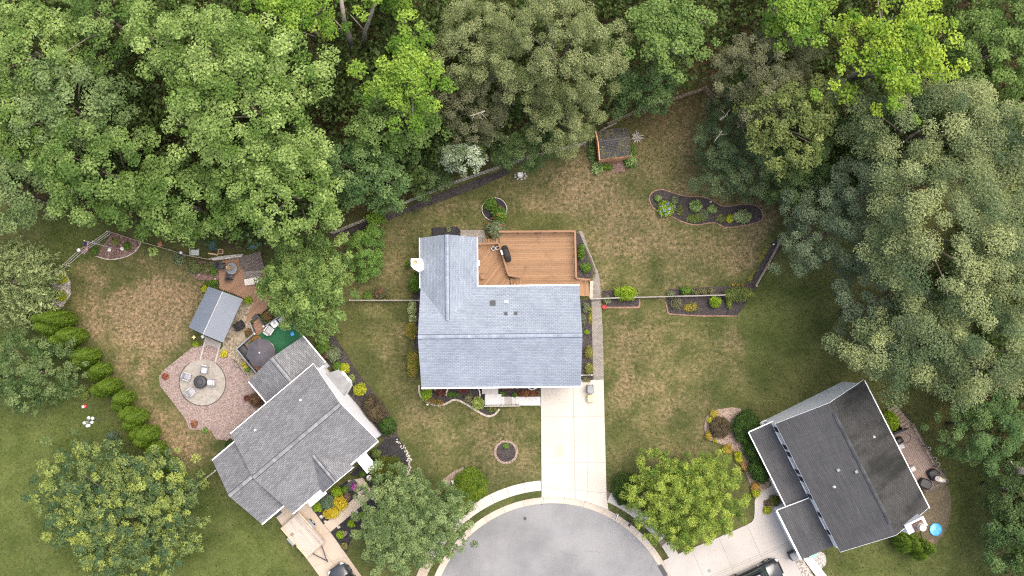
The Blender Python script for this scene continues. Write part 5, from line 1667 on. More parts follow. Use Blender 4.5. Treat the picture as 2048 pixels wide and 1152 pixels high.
fe = rail_fence("straight grey top rail fence from the conifer to the middle house", [(700, 600.5), (770, 600.5), (838, 600.5)], M['grey_wood'], rails=(0.3, 0.65), rw=0.05, h=1.05)
for nm, pts in (("straight", [(1182, 597.5), (1270, 594.5), (1370, 592), (1462, 589.5)]),):
    rt_ = [o for o in bpy.data.objects if o.get("label", "").startswith("straight grey top rail fence from paver")][0]
    q = PP(pts, 1.1)
    for a, b in zip(q, q[1:]):
        plank("top_rail", rt_, (*a, 1.08), (*b, 1.08), 0.09, 0.04, M['rail_grey'])
q = PP([(700, 600.5), (838, 600.5)], 1.1)
plank("top_rail", fe, (*q[0], 1.08), (*q[1], 1.08), 0.09, 0.04, M['rail_grey'])
rail_fence("weathered split rail fence from the flagpole to the yellow shrubs", [(99, 552), (130, 530), (160, 503), (190, 484), (218, 464)], M['grey_wood'], h=1.5, rails=(0.35, 0.9, 1.42), rw=0.04, rh=0.08)
rail_fence("brown rail fence along the top of the left back yard", [(221, 464), (283, 484), (340, 500), (370, 510), (420, 519)], M['brown_rail'], rails=(0.4, 0.85, 1.08))
rail_fence("short brown fence at the far left corner bed", [(58, 582), (75, 575)], M['brown_rail'])
rail_fence("low brown fence left of the gravel bed", [(60, 584), (75, 603), (96, 632)], M['brown_rail'], rails=(0.3, 0.8))
rail_fence("short split rail fence by the left house garage", [(382, 985), (402, 963), (431, 941)], M['grey_wood'], rails=(0.45, 0.95))
rail_fence("dark fence panel behind the paver side bed", [(1164, 750.5), (1184, 750)], M['grey_wood'], rails=(0.3, 0.9), h=1.0)

# fallen logs by the shed
for (u0, v0, u1, v1, r, lab) in ((1187, 270, 1233, 247, 0.09, "pale dead branch lying over the fence near the shed"), (1170, 262, 1190, 268, 0.06, "short pale branch among the leaves near the shed")):
    a, b = P(u0, v0, 0.6), P(u1, v1, 0.6)
    e = empty("fallen_branch", (*a, 0.4), lab, "branch")
    part("stem", tube([(*a, 0.5), ((a[0] + b[0]) / 2, (a[1] + b[1]) / 2 + 0.06, 0.75), (*b, 0.85)], [r * .6, r, r * .8], 7), M['pale_bark'], e)
    m = ((a[0] + b[0]) / 2, (a[1] + b[1]) / 2 + 0.06)
    part("twig", tube([(*m, 0.76), (m[0] - 0.4, m[1] + 0.3, 0.95)], [r * .4, r * .15], 5), M['pale_bark'], e)

# ---------------------------------------------------------------- vehicles
def loft(rings):
    V, Fc = [], []
    n = len(rings[0])
    for r in rings: V += r
    for i in range(len(rings) - 1):
        for k in range(n - 1):
            Fc.append((i * n + k, i * n + k + 1, (i + 1) * n + k + 1, (i + 1) * n + k))
        Fc.append((i * n + n - 1, i * n, (i + 1) * n, (i + 1) * n + n - 1))
    Fc.append(tuple(range(n - 1, -1, -1))); Fc.append(tuple(range((len(rings) - 1) * n, len(rings) * n)))
    return V, Fc


def car(name, loc, ang, label, cat, paint, L=4.7, W=1.86, Hh=1.46, hood=1.0, cab=(1.15, 1.85, 3.55, 4.25), wb=(0.92, 3.75), wr=0.34):
    """front of the car at x=0, tail at x=-L"""
    o = empty(name, loc, label, cat, rz=ang)
    hw = W / 2

    def ring(x, w, zb, zs, zt, crown):
        # closed section: bottom, rocker, shoulder, deck
        return [(-x, -w * .86, zb), (-x, -w * .98, zb + .12), (-x, -w, zs * .75), (-x, -w * .95, zs), (-x, -w * .55, zt), (-x, 0, zt + crown), (-x, w * .55, zt), (-x, w * .95, zs), (-x, w, zs * .75), (-x, w * .98, zb + .12), (-x, w * .86, zb)]
    st = [(0.0, .62, .38, .55, .62, .0), (0.06, .78, .28, .62, .70, .01), (0.22, .9, .22, .70, .78, .015), (0.5, .975, .2, .78, .86, .03), (0.95, 1.0, .2, .84, hood - .06, .04), (cab[0] + .1, 1.0, .2, .9, hood, .03),
          (2.2, 1.0, .2, .93, hood, .02), (3.3, 1.0, .2, .95, hood + .02, .02), (cab[3], 1.0, .22, .97, hood + .03, .02), (L - .35, .97, .25, .95, hood + .0, .02), (L - .1, .9, .3, .85, hood - .1, .01), (L, .75, .4, .72, hood - .22, 0)]
    b = part("body", (lambda vf: vf)(loft([ring(x, hw * k, zb, zs, zt, c) for x, k, zb, zs, zt, c in st])), paint, None, True)
    b.parent = o
    # cabin glass and roof panel
    gl = []
    for x, k, z0, z1 in ((cab[0], .80, hood - .02, hood + .03), (cab[1], .70, hood - .02, Hh - .03), ((cab[1] + cab[2]) / 2, .71, hood - .02, Hh), (cab[2], .68, hood - .02, Hh - .05), (cab[3], .74, hood - .02, hood + .06)):
        w = hw * k
        gl.append([(-x, -hw * .9, z0), (-x, -(hw * .9 + w) / 2 - .02, (z0 + z1) / 2), (-x, -w, z1 - .01), (-x, -w * .6, z1 + .012), (-x, 0, z1 + .02), (-x, w * .6, z1 + .012), (-x, w, z1 - .01), (-x, (hw * .9 + w) / 2 + .02, (z0 + z1) / 2), (-x, hw * .9, z0)])
    g_ = part("window_glass", loft(gl), M['car_glass'], None, True); g_.parent = o
    rf = []
    for x, k in ((cab[1] - .05, .69), (cab[1] + .3, .705), ((cab[1] + cab[2]) / 2, .71), (cab[2] - .1, .69), (cab[2] + .05, .66)):
        w = hw * k
        z = Hh + (-.015 if x in (cab[1] - .05, cab[2] + .05) else .02)
        rf.append([(-x, -w, z - .035), (-x, -w * .6, z), (-x, 0, z + .012), (-x, w * .6, z), (-x, w, z - .035), (-x, w * .5, z - .05), (-x, -w * .5, z - .05)])
    r_ = part("roof_panel", loft(rf), paint, None, True); r_.parent = o
    for sd in (-1, 1):
        for x in wb:
            V, Fc = lathe(0, 0, [(wr * .55, -.11), (wr, -.10), (wr * 1.0, .10), (wr * .55, .11)], 20)
            wv = [(-x + a, sd * (hw - .09) + z, wr + c) for a, c, z in V]
            t = part("wheel", (wv, Fc), M['tyre'], None, True); t.parent = o
            V, Fc = lathe(0, 0, [(0, .0), (wr * .6, .02), (wr * .55, .05), (0, .06)], 14)
            rm = part("rim", ([(-x + a, sd * (hw + .0) + sd * z - sd * .03, wr + c) for a, c, z in V], Fc), M['steel'], None); rm.parent = t
            arch = part("wheel_arch", loft([[(-x + rr * math.cos(tt), sd * (hw - .03 + dy), wr + rr * math.sin(tt)) for rr, dy in ((wr + .03, 0), (wr + .11, 0), (wr + .09, .055), (wr + .03, .05))] for tt in np.linspace(0, math.pi, 12)]), M['charcoal'], None)
            arch.parent = o
        h_ = part("headlight", soft_box(-.22, sd * hw * .68, .58, .34, .34, .14, sd * -.5), M['lamp_glass'], None, True); h_.parent = o
        t_ = part("tail_light", soft_box(-L + .12, sd * hw * .7, .75, .16, .4, .16, sd * .3), M['red'], None, True); t_.parent = o
        mr = part("mirror", soft_box(-(cab[0] + .55), sd * (hw + .1), hood - .02, .18, .22, .15, 0), paint, None, True); mr.parent = o
    wd = part("hood_seam", join(beam((-.35, -hw * .62, hood - .06), (-cab[0], -hw * .72, hood + .012), .012, .012), beam((-.35, hw * .62, hood - .06), (-cab[0], hw * .72, hood + .012), .012, .012)), M['black_metal'], None)
    wd.parent = o
    for sd in (-.35, .25):
        wp = part("wiper", beam((-cab[0] - .05, sd * hw, hood + .06), (-cab[0] - .3, (sd + .5) * hw, hood + .18), .02, .02), M['black_metal'], None); wp.parent = o
    return o


ux, uy = 0.6, 0.8                       # down the left drive, in the picture
x, y = P(669, 1133, 0.7)
car("parked_car", (x, y, 0.1), math.atan2(uy, -ux), "graphite sedan nose up on the beige driveway", "car", M['car_paint'])
x, y = P(1563, 1134, 0.8)
car("parked_car", (x, y, 0.102), math.atan2(0.42, 0.907), "black pickup style car on the pale right driveway", "car", M['car_paint2'], L=5.3, W=2.0, Hh=1.75, hood=1.12, cab=(1.35, 1.95, 4.0, 4.5), wb=(0.95, 4.2), wr=0.4)

tr = empty("utility_trailer", (*P(606, 1070), 0.1), "flat wooden utility trailer on the beige driveway", "trailer")
T0, T1, T2, T3 = (P(u, v, 0.75) for u, v in ((562.4, 1056), (598, 1024.8), (649.7, 1083), (614.6, 1115)))
T2 = (T1[0] + (T3[0] - T0[0]), T1[1] + (T3[1] - T0[1]))
part("frame", prism([T0, T1, T2, T3], 0.55, 0.70), M['brown_rail'], tr)
n = 13
for k in range(n):
    f0, f1 = (k + 0.04) / n, (k + 0.96) / n
    fm = (f0 + f1) / 2
    a = (T0[0] + (T1[0] - T0[0]) * fm, T0[1] + (T1[1] - T0[1]) * fm, 0.725)
    b = (T3[0] + (T2[0] - T3[0]) * fm, T3[1] + (T2[1] - T3[1]) * fm, 0.725)
    plank("board", tr, a, b, math.hypot(T1[0] - T0[0], T1[1] - T0[1]) / n * 0.93, 0.04, M['old_plank'])


def lerp2(a, b, t): return (a[0] + (b[0] - a[0]) * t, a[1] + (b[1] - a[1]) * t)


for a, b, t0, t1, m_ in ((T1, T2, 0.0, 0.52, 'fresh_wood'), (T0, T3, 0.0, 0.52, 'fresh_wood'), (T0, T3, 0.6, 1.0, 'fresh_wood')):
    p, q = lerp2(a, b, t0), lerp2(a, b, t1)
    plank("side_rail", tr, (*p, 0.82), (*q, 0.82), 0.09, 0.12, M[m_])
for a, b in ((T0, T1), (T1, T2), (T3, T2), (T0, T3)):
    plank("rim_beam", tr, (*a, 0.74), (*b, 0.74), 0.07, 0.07, M['brown_rail'])
dirx = Vector((T3[0] - T0[0], T3[1] - T0[1], 0)).normalized()
mid = lerp2(T3, T2, 0.5)
hit = (mid[0] + dirx.x * 1.35, mid[1] + dirx.y * 1.35)
for t in (0.25, 0.78):
    p = lerp2(T3, T2, t)
    part("tongue", beam((*p, 0.6), (*hit, 0.55), 0.07, 0.08), M['black_metal'], tr)
part("coupler", box(*hit, 0.48, 0.22, 0.1, 0.12, math.atan2(dirx.y, dirx.x)), M['black_metal'], tr)
part("jack", tube([(hit[0], hit[1], 0.1), (hit[0], hit[1], 0.8)], 0.035, 8), M['steel'], tr)
side = Vector((-dirx.y, dirx.x, 0))
for a, b, sg in ((T1, T2, 1), (T0, T3, -1)):
    p = lerp2(a, b, 0.42)
    w0 = Vector((p[0], p[1], 0)) + side * (0.2 * sg)
    V, Fc = lathe(0, 0, [(0.18, -.09), (0.33, -.085), (0.33, .085), (0.18, .09)], 20)
    wh = part("wheel", ([(w0.x + dirx.x * a_ + side.x * z, w0.y + dirx.y * a_ + side.y * z, 0.43 + c) for a_, c, z in V], Fc), M['tyre'], tr, True)
    V, Fc = lathe(0, 0, [(0, .0), (0.19, .02), (0.17, .1), (0, .11)], 14)
    part("rim", ([(w0.x + dirx.x * a_ + side.x * z * sg, w0.y + dirx.y * a_ + side.y * z * sg, 0.43 + c) for a_, c, z in V], Fc), M['white_plastic'], wh)
    part("mudguard", box(w0.x - side.x * .03 * sg, w0.y - side.y * .03 * sg, 0.80, 0.85, 0.22, 0.03, math.atan2(dirx.y, dirx.x)), M['grey_plastic'], tr)
for t in (0.72, 0.88):
    p = lerp2(T0, T3, t)
    part("strap", beam((p[0], p[1], 0.78), (p[0] - side.x * 0 + (T0[0] - T1[0]) * 0.17, p[1] + (T0[1] - T1[1]) * 0.17, 0.55), 0.05, 0.03), M['black_metal'], tr)
x, y = P(584, 1069, .78)
part("paint_stain", lathe(x, y, [(0, .7462), (0.16, .7464), (0, .7476)], 12), M['mulch_pink'], tr)

# ---------------------------------------------------------------- small street and garden things
def bin_(u, v, z0, ang, body, lid, label, w=0.56, d=0.66, h=0.98):
    x, y = P(u, v, z0 + h)
    o = empty("wheelie_bin", (x, y, z0), label, "bin")
    part("body", box(x, y, z0 + 0.05, w, d, h - 0.05, ang), body, o)
    c, s = math.cos(ang), math.sin(ang)
    part("lid", soft_box(x, y + 0.0, z0 + h, w * 1.06, d * 1.06, 0.09, ang, ((0, .98), (.4, 1.0), (1.0, .82))), lid, o)
    part("handle", beam((x - s * -(d / 2 + .05) - c * w * .4, y + c * (d / 2 + .05) - s * w * .4, z0 + h - .02), (x - s * (d / 2 + .05) + c * w * .4, y + c * (d / 2 + .05) + s * w * .4, z0 + h - .02), .04, .04), lid, o)
    for sd in (-1, 1):
        V, Fc = lathe(0, 0, [(0, -.03), (.11, -.03), (.11, .03), (0, .03)], 14)
        px, py = x + c * sd * w * .42 - s * d * .45, y + s * sd * w * .42 + c * d * .45
        part("wheel", ([(px + c * z - s * a_, py + s * z + c * a_, z0 + .11 + b_) for a_, b_, z in V], Fc), M['tyre'], o)
    return o


bin_(1181, 779, 0.104, 0.02, M['charcoal'], M['grey_plastic'], "grey lidded wheelie bin on the cream driveway")
x, y = P(1181.5, 797, .6)
e = empty("recycling_box", (x, y, 0.104), "pale yellow lidded box beside the grey bin", "recycling box")
part("box_body", box(x, y, 0.104, 0.5, 0.55, 0.55, 0.02, 1.05), M['yellow'], e)
part("lid", soft_box(x, y, 0.655, 0.58, 0.62, 0.06, 0.02, ((0, .98), (.4, 1.0), (1.0, .86))), M['yellow'], e)
bin_(1588, 1113, 0.102, math.radians(25), M['charcoal'], M['grey_plastic'], "slate wheelie bin beside the right garage")
x, y = P(1627, 1110, .5)
e = empty("recycling_box", (x, y, 0.03), "mint green storage box on white gravel by the garage", "storage box")
part("box_body", box(x, y, 0.03, 0.75, 0.36, 0.4, math.radians(20)), M['mint'], e)
part("lid", box(x, y, 0.434, 0.8, 0.41, 0.05, math.radians(20)), M['mint'], e)
x, y = P(913, 963, .6)
e = empty("utility_box", (x, y, 0.03), "pale green utility cabinet beside the round bush", "utility box")
part("cabinet", box(x, y, 0.03, 0.78, 0.45, 0.62, math.radians(22)), M['green_box'], e)
part("lid", box(x, y, 0.654, 0.84, 0.5, 0.06, math.radians(22), 0.95), M['green_box'], e)


def mailbox(u, v, ang, label, mat):
    x, y = P(u, v, 1.1)
    o = empty("mailbox", (x, y, 0.085), label, "mailbox")
    c, s = math.cos(ang), math.sin(ang)
    f = lambda a, b: (x + a * c - b * s, y + a * s + b * c)
    part("post", box(*f(0.1, 0), 0.085, 0.1, 0.1, 1.0, ang), M['white'] if mat == 'steel' else M['charcoal'], o)
    part("shelf", box(*f(0, 0), 1.085, 0.5, 0.2, 0.04, ang), M['white'] if mat == 'steel' else M['charcoal'], o)
    prof = [(-.09, 0), (.09, 0), (.09, .1)] + [(.09 * math.cos(t), .1 + .09 * math.sin(t)) for t in np.linspace(0.3, math.pi - 0.3, 6)] + [(-.09, .1)]
    V, Fc = loft([[(*f(xx, b), 1.128 + z) for b, z in prof] for xx in (-.25, .25)])
    part("box_body", (V, Fc), M[mat], o)
    part("flag", box(*f(0.05, 0.11), 1.2, 0.16, 0.015, 0.06, ang), M['red'], o)
    return o


mailbox(1234, 1033, math.radians(70), "steel mailbox on a pale post, the upper one on the verge", 'steel')
mailbox(1260.5, 1048, math.radians(50), "black mailbox on a dark post, the lower one on the verge", 'black_metal')

# flagpole, bird houses
x, y = P(224, 496)
e = empty("flagpole", (x, y, 0), "tall white flagpole with a striped flag in the fenced corner", "flagpole")
part("pole", tube([(x, y, 0), (x, y, 6.3)], [0.04, 0.025], 8), M['white_plastic'], e)
part("finial", lathe(x, y, [(0, 6.28), (0.06, 6.34), (0, 6.42)], 10), M['yellow'], e)
fl = 1.5
stripes = 7
fd = Vector((-0.35, -0.94, 0)).normalized()
for k in range(stripes):
    z1, z0 = 6.2 - 0.13 * k, 6.2 - 0.13 * (k + 1)
    V, Fc = [], []
    x0 = 0.62 if k < 4 else 0.03
    cols = 10
    for q in range(cols + 1):
        d = x0 + (fl - x0) * q / cols
        off = 0.10 * math.sin(d * 5.5) * d
        p = Vector((x, y, 0)) + fd * d * 0.75 + Vector((fd.y, -fd.x, 0)) * off
        sag = 0.35 * d
        V += [(p.x, p.y, z0 - sag), (p.x, p.y, z1 - sag)]
    for q in range(cols):
        Fc.append((2 * q, 2 * q + 2, 2 * q + 3, 2 * q + 1))
    st_ = part("flag_stripe", (V, Fc), M['flag_red'] if k % 2 == 0 else M['white'], e)
V, Fc = [], []
for q in range(6):
    d = 0.03 + 0.59 * q / 5
    off = 0.10 * math.sin(d * 5.5) * d
    p = Vector((x, y, 0)) + fd * d * 0.75 + Vector((fd.y, -fd.x, 0)) * off
    V += [(p.x, p.y, 6.2 - 0.52 - 0.35 * d), (p.x, p.y, 6.2 - 0.35 * d)]
for q in range(5): Fc.append((2 * q, 2 * q + 2, 2 * q + 3, 2 * q + 1))
part("flag_canton", (V, Fc), M['flag_blue'], e)


def birdhouse(u, v, h, label, mat, w=0.24):
    x, y = P(u, v, h)
    o = empty("birdhouse", (x, y, 0), label, "birdhouse")
    part("pole", tube([(x, y, 0), (x, y, h - 0.3)], 0.03, 8), M['grey_wood'], o)
    part("box_body", box(x, y, h - 0.3, w * .8, w * .8, 0.26, 0.5), mat, o)
    part("roof", box(x, y, h - 0.035, w * 1.15, w * 1.15, 0.09, 0.5, 0.35), mat, o)
    return o


birdhouse(156.5, 500, 2.6, "white birdhouse on a pole left of the flagpole", M['white_plastic'])
birdhouse(361, 505, 1.6, "white birdhouse on the fence above the left yard", M['white_plastic'], 0.2)
birdhouse(319.5, 488.5, 1.5, "terracotta birdhouse behind the top left fence", M['terracotta'], 0.32)
birdhouse(405, 673, 1.4, "white lantern post at the gazebo corner", M['white_plastic'], 0.22)
x, y = P(175, 843, 4.0)
e = empty("gourd_rack", (x, y, 0), "pole with white gourd nests over the far left lawn", "birdhouse")
part("pole", tube([(x, y, 0), (x, y, 4.2)], 0.04, 8), M['steel'], e)
for k, (du, dv) in enumerate(((-8, 3), (0, -7), (8, -6), (7, 2), (1, 8), (-2, 9))):
    gx_, gy_ = x + du * MPP(4), y - dv * MPP(4)
    ar = part("arm", tube([(x, y, 4.1), (gx_, gy_, 4.05)], 0.014, 5), M['steel'], e)
    part("gourd", lathe(gx_, gy_, [(0, 3.62), (0.1, 3.66), (0.15, 3.78), (0.12, 3.9), (0.04, 3.97), (0, 4.0)], 14), M['white_plastic'], ar, True)
x, y = P(168, 813, 2.5)
e = empty("birdhouse", (x, y, 0), "red and white birdhouse above the gourd rack", "birdhouse")
part("pole", tube([(x, y, 0), (x, y, 2.3)], 0.03, 8), M['steel'], e)
part("box_body", soft_box(x, y, 2.25, 0.42, 0.3, 0.25, 0.3), M['red'], e, True)
part("roof", box(x - 0.1, y - 0.02, 2.5, 0.22, 0.22, 0.08, 0.3, 0.5), M['white_plastic'], e)


# rocks, lamps, bird baths
def rock(u, v, r, label, mat='rock', h=0.6, z=0.03, seed=0):
    rg = random.Random(seed + int(u * 7 + v))
    x, y = P(u, v)
    V, Fc = [], []
    n = 9
    prof = ((0.8, 0.0), (1.0, 0.25), (0.92, 0.6), (0.55, 0.92))
    for k_, z_ in prof:
        for q in range(n):
            w = 2 * math.pi * q / n
            rr = r * k_ * rg.uniform(0.8, 1.15)
            V.append((x + rr * math.cos(w), y + rr * math.sin(w) * 0.8, z + r * h * z_ * rg.uniform(.9, 1.1)))
    for i in range(3):
        for q in range(n): Fc.append((i * n + q, i * n + (q + 1) % n, (i + 1) * n + (q + 1) % n, (i + 1) * n + q))
    Fc.append(tuple(range(3 * n, 4 * n)))
    Fc.append(tuple(range(n - 1, -1, -1)))
    return solo("rock", (V, Fc), M[mat], label, "rock")


rock(219, 500, 0.19, "angular white rock left of its pair in the red mulch corner", 'white_rock')
rock(245, 498, 0.22, "rounded white rock right of its pair in the red mulch corner", 'white_rock')
rock(643, 1033, 0.2, "pale boulder at the foot of the yellow shrubs")
rock(651, 1043, 0.16, "pale boulder where driveway and front walk meet")
rock(678, 1054, 0.17, "pale boulder right of the front walk")
rock(713, 1024, 0.18, "pale boulder near the front walk under the grey tree")
rock(710, 993, 0.16, "brown boulder beside the pink flowers", 'rock')
rock(745, 997, 0.17, "boulder at the end of the front walk")
rock(667, 1066, 0.08, "pebble in black mulch beside the front walk", 'white_rock')
rock(1421, 404, 0.12, "small pale stone at the top edge of the mulch island")
rock(431, 558, 0.12, "white stone at the left edge of the garden deck", 'white_rock')
rock(398, 549, 0.11, "pinkish white stone among the bushes left of the garden deck", 'white_rock')
rock(855, 809, 0.10, "white ball stone outside the curved front edging", 'white_rock', 0.9)
rock(1547, 489, 0.1, "pale stone at the top of the slanting mulch strip", 'white_rock')
for nm, u, v, lab in (("bird_bath", 739, 955.5, "stone bird bath between yew and front walk"), ("bird_bath", 1041, 350, "stone bird bath in a ring of rocks by the back fence")):
    x, y = P(u, v, 0.6)
    e = empty(nm, (x, y, 0), lab, "bird bath")
    part("pedestal", lathe(x, y, [(0.2, 0), (0.17, 0.06), (0.08, 0.12), (0.07, 0.5), (0.12, 0.58)], 16), M['rock'], e)
    part("bowl", lathe(x, y, [(0.1, 0.56), (0.24, 0.64), (0.26, 0.68), (0.23, 0.68), (0.12, 0.63), (0, 0.62)], 20), M['white_rock'], e)
for k in range(9):
    t = 2 * math.pi * k / 9
    rock(1041 + 11 * math.cos(t), 352 + 7 * math.sin(t), 0.12, "stone of the ring around the back yard bird bath")
for o in [o for o in COL.objects if o.get("label", "") == "stone of the ring around the back yard bird bath"]:
    o["group"] = "ring of stones round the bird bath"
# curved white edging pieces in the front beds
for k, (pts, lab) in enumerate((([(866, 774), (870, 778), (872, 784)], "short curved white edging left of the first red shrub"), ([(905, 773.5), (897, 776), (894, 783), (892.5, 791)], "curved white edging right of the first red shrub"),
                                ([(954, 773), (959, 782), (960.5, 793)], "curved white edging nearest the porch"), ([(1053, 773), (1060, 778), (1066, 779), (1077, 773)], "bowed white edging near the driveway"))):
    solo("bed_edging", ribbon(PP(smooth_pts(pts, 4)), 0.10, 0.03, 0.16), M['white_rock'], lab, "edging")
solo("red_pot", lathe(*P(1209, 614, .3), [(0.12, 0), (0.19, 0.2), (0.2, 0.32), (0.15, 0.33), (0.13, 0.25), (0, 0.24)], 16), M['red'], "glossy red pot by the paver path", "plant pot", smooth=True)
solo("star_lamp", (lambda c: ([(c[0] + (0.2 if k % 2 == 0 else 0.1) * math.cos(k * math.pi / 4), c[1] + (0.2 if k % 2 == 0 else 0.1) * math.sin(k * math.pi / 4), z) for z in (0.5, 0.56) for k in range(8)] + [(c[0] - .02, c[1], 0), (c[0] + .02, c[1], 0), (c[0], c[1] + .02, 0.5)], [tuple(range(8, 16)), tuple(range(7, -1, -1))] + [(k, (k + 1) % 8, 8 + (k + 1) % 8, 8 + k) for k in range(8)] + [(16, 17, 18)]))(P(388, 674.5, .5)), M['yellow'], "yellow star ornament left of the gazebo path", "ornament")
# junk behind the garden wall
x, y = P(425, 491, .6)
e = empty("wheelbarrow", (x, y, 0), "teal wheelbarrow tub behind the low garden wall", "wheelbarrow")
V, Fc = lathe(x, y, [(0.2, 0.3), (0.42, 0.62), (0.45, 0.63), (0.4, 0.6), (0.18, 0.34), (0, 0.33)], 16, 0.85, 1.0)
part("tub", (V, Fc), M['teal'], e, True)
for sd in (-.25, .25):
    part("handle", tube([(x + sd, y - .3, .35), (x + sd * 1.3, y + .75, .6)], .02, 6), M['fresh_wood'], e)
part("wheel", lathe(x, y - .5, [(0.02, 0.0), (0.06, 0.02), (0.06, 0.3), (0.02, 0.33)], 10), M['tyre'], e)
x, y = P(440.5, 503, .4)
e = empty("planter_crate", (x, y, 0), "square timber crate behind the low garden wall", "crate")
for a_, b_, sx, sy in ((0, .2, .44, .04), (0, -.2, .44, .04), (.2, 0, .04, .36), (-.2, 0, .04, .36)):
    part("side_board", box(x + a_, y + b_, 0, sx, sy, .4), M['fresh_wood'], e)
part("bottom", box(x, y, 0.02, .36, .36, .1), M['mulch_red'], e)
x, y = P(389, 505, .5)
e = empty("garden_cart", (x, y, 0), "pale green cart with white hoops by the top fence", "cart")
part("tray", box(x, y, .25, .75, .5, .22), M['green_box'], e)
for sd in (-.38, .38):
    part("hoop", tube([(x + sd, y - .35, .1), (x + sd, y - .3, .75), (x + sd, y + .3, .75), (x + sd, y + .35, .1)], .025, 6), M['white_plastic'], e)
a, b = P(494, 497, .5), P(516, 488, .5)
e = empty("canoe", (*a, 0), "dark teal overturned boat half under the leaves", "boat")
A_, B_ = Vector((*a, .25)), Vector((*b, .25))
part("hull", tube([A_, A_.lerp(B_, .15), A_.lerp(B_, .5), A_.lerp(B_, .9), B_ + (B_ - A_) * .3], [.03, .2, .3, .28, .1], 10), M['teal'], e, True)
part("keel", tube([A_ + Vector((0, 0, .05)), A_.lerp(B_, .5) + Vector((0, 0, .3)), B_ + Vector((0, 0, .27))], .02, 6), M['green_box'], e)
plank_e = empty("loose_timber", (*P(425, 509), 0), "pale loose plank lying behind the garden wall", "plank")
plank("board", plank_e, (*P(416, 506.5, .3), .3), (*P(436, 510, .3), .3), .12, .05, M['fresh_wood'])
# garden hose on the gravel
hp = [P(u, v) for u, v in smooth_pts([(464, 705), (472, 716), (466, 725), (475, 735), (486, 728), (482, 716), (470, 720), (472, 734), (488, 742), (497, 757)], 6)]
e = empty("garden_hose", (*hp[0], 0), "dark hose coiled on the tan gravel below the carpeted deck", "hose")
part("hose", tube([(x, y, .06) for x, y in hp], .02, 5), M['charcoal'], e)
part("nozzle", tube([(hp[-1][0], hp[-1][1], .07), (hp[-1][0] + .15, hp[-1][1] - .1, .07)], .03, 6), M['steel'], e)
for (u, v, w, d, lab) in ((704, 970, 0.95, 0.75, "dark door mat on the left porch slab, the upper one"), (723, 976, 0.62, 0.34, "dark door mat on the left walk, the lower one"), (556, 1026, 0.62, 0.42, "dark door mat by the left garage side door")):
    x, y = P(u, v, .12)
    solo("door_mat", soft_box(x, y, .098, w, d, .02, HL.ang + (0 if u != 704 else 0), ((0, .98), (.5, 1.0), (1.0, .97)), 24, 10.0), M['charcoal'], lab, "door mat")

# ---------------------------------------------------------------- foliage
def leaf_mesh(name, pos, nrm, size, col, asp, rng, fold=0.12):
    n = len(pos)
    nrm = nrm / (np.linalg.norm(nrm, axis=1, keepdims=True) + 1e-9)
    r = rng.normal(size=(n, 3))
    t = r - (r * nrm).sum(1, keepdims=True) * nrm
    t /= (np.linalg.norm(t, axis=1, keepdims=True) + 1e-9)
    b = np.cross(nrm, t)
    s = size[:, None]
    a = (asp if np.ndim(asp) else np.full(n, asp))[:, None]
    v0 = pos - t * s * 0.5
    v1 = pos + b * s * a * 0.5 + t * s * 0.06 + nrm * s * fold
    v2 = pos + t * s * 0.5
    v3 = pos - b * s * a * 0.5 + t * s * 0.06 + nrm * s * fold
    V = np.stack([v0, v1, v2, v3], 1).reshape(-1, 3)
    me = bpy.data.meshes.new(name)
    me.vertices.add(4 * n)
    me.vertices.foreach_set("co", V.astype(np.float32).ravel())
    me.loops.add(4 * n)
    me.loops.foreach_set("vertex_index", np.arange(4 * n, dtype=np.int32))
    me.polygons.add(n)
    me.polygons.foreach_set("loop_start", np.arange(0, 4 * n, 4, dtype=np.int32))
    at = me.attributes.new("Col", 'FLOAT_COLOR', 'POINT')
    c4 = np.concatenate([np.repeat(col, 4, 0), np.ones((4 * n, 1))], 1)
    at.data.foreach_set("color", c4.astype(np.float32).ravel())
    me.materials.append(M['leaf'])
    me.update(calc_edges=True)
    return me


def unit(rng, n):
    d = rng.normal(size=(n, 3))
    return d / np.linalg.norm(d, axis=1, keepdims=True)


def tint(rng, n, lobe, base, tip, pale=0.04, wm=0.5):
    """per-leaf tone: random mix of the tree's two leaf colours"""
    w = np.clip(wm + 0.34 * lobe + 0.18 * rng.normal(size=n), 0, 1)[:, None]
    c = np.array(base)[None] * (1 - w) + np.array(tip)[None] * w
    c = c * np.exp(0.11 * rng.normal(size=n))[:, None]
    m = rng.random(n) < pale
    c[m] = c[m] * 1.25 + 0.03
    return np.clip(c, 0.004, 0.6)


def lobes_to_leaves(rng, LC, LR, leaf, dens, squash, updir, base, tip, asp_pale=0.04, full=0.35, asp=0.62, wm=0.5):
    """LC lobe centres, LR lobe radii -> leaf arrays"""
    n_each = np.maximum(8, (dens * LR ** 2 * 6.3 / (leaf ** 2 * 0.58 * asp)).astype(int))
    idx = np.repeat(np.arange(len(LC)), n_each)
    n = len(idx)
    d = unit(rng, n)
    d[:, 2] = np.abs(d[:, 2]) * np.where(rng.random(n) < full, -1, 1) * 1.0
    rad = LR[idx] * (rng.random(n) ** 0.35) * rng.uniform(0.85, 1.12, n)
    pos = LC[idx] + d * rad[:, None] * np.array([1, 1, squash])
    nrm = d * 0.6 + np.array([0, 0, updir]) + rng.normal(size=(n, 3)) * 0.44
    lobe = rng.normal(size=len(LC))[idx]
    size = leaf * np.exp(0.22 * rng.normal(size=n))
    col = tint(rng, n, lobe, base, tip, asp_pale, wm)
    return pos, nrm, size, col


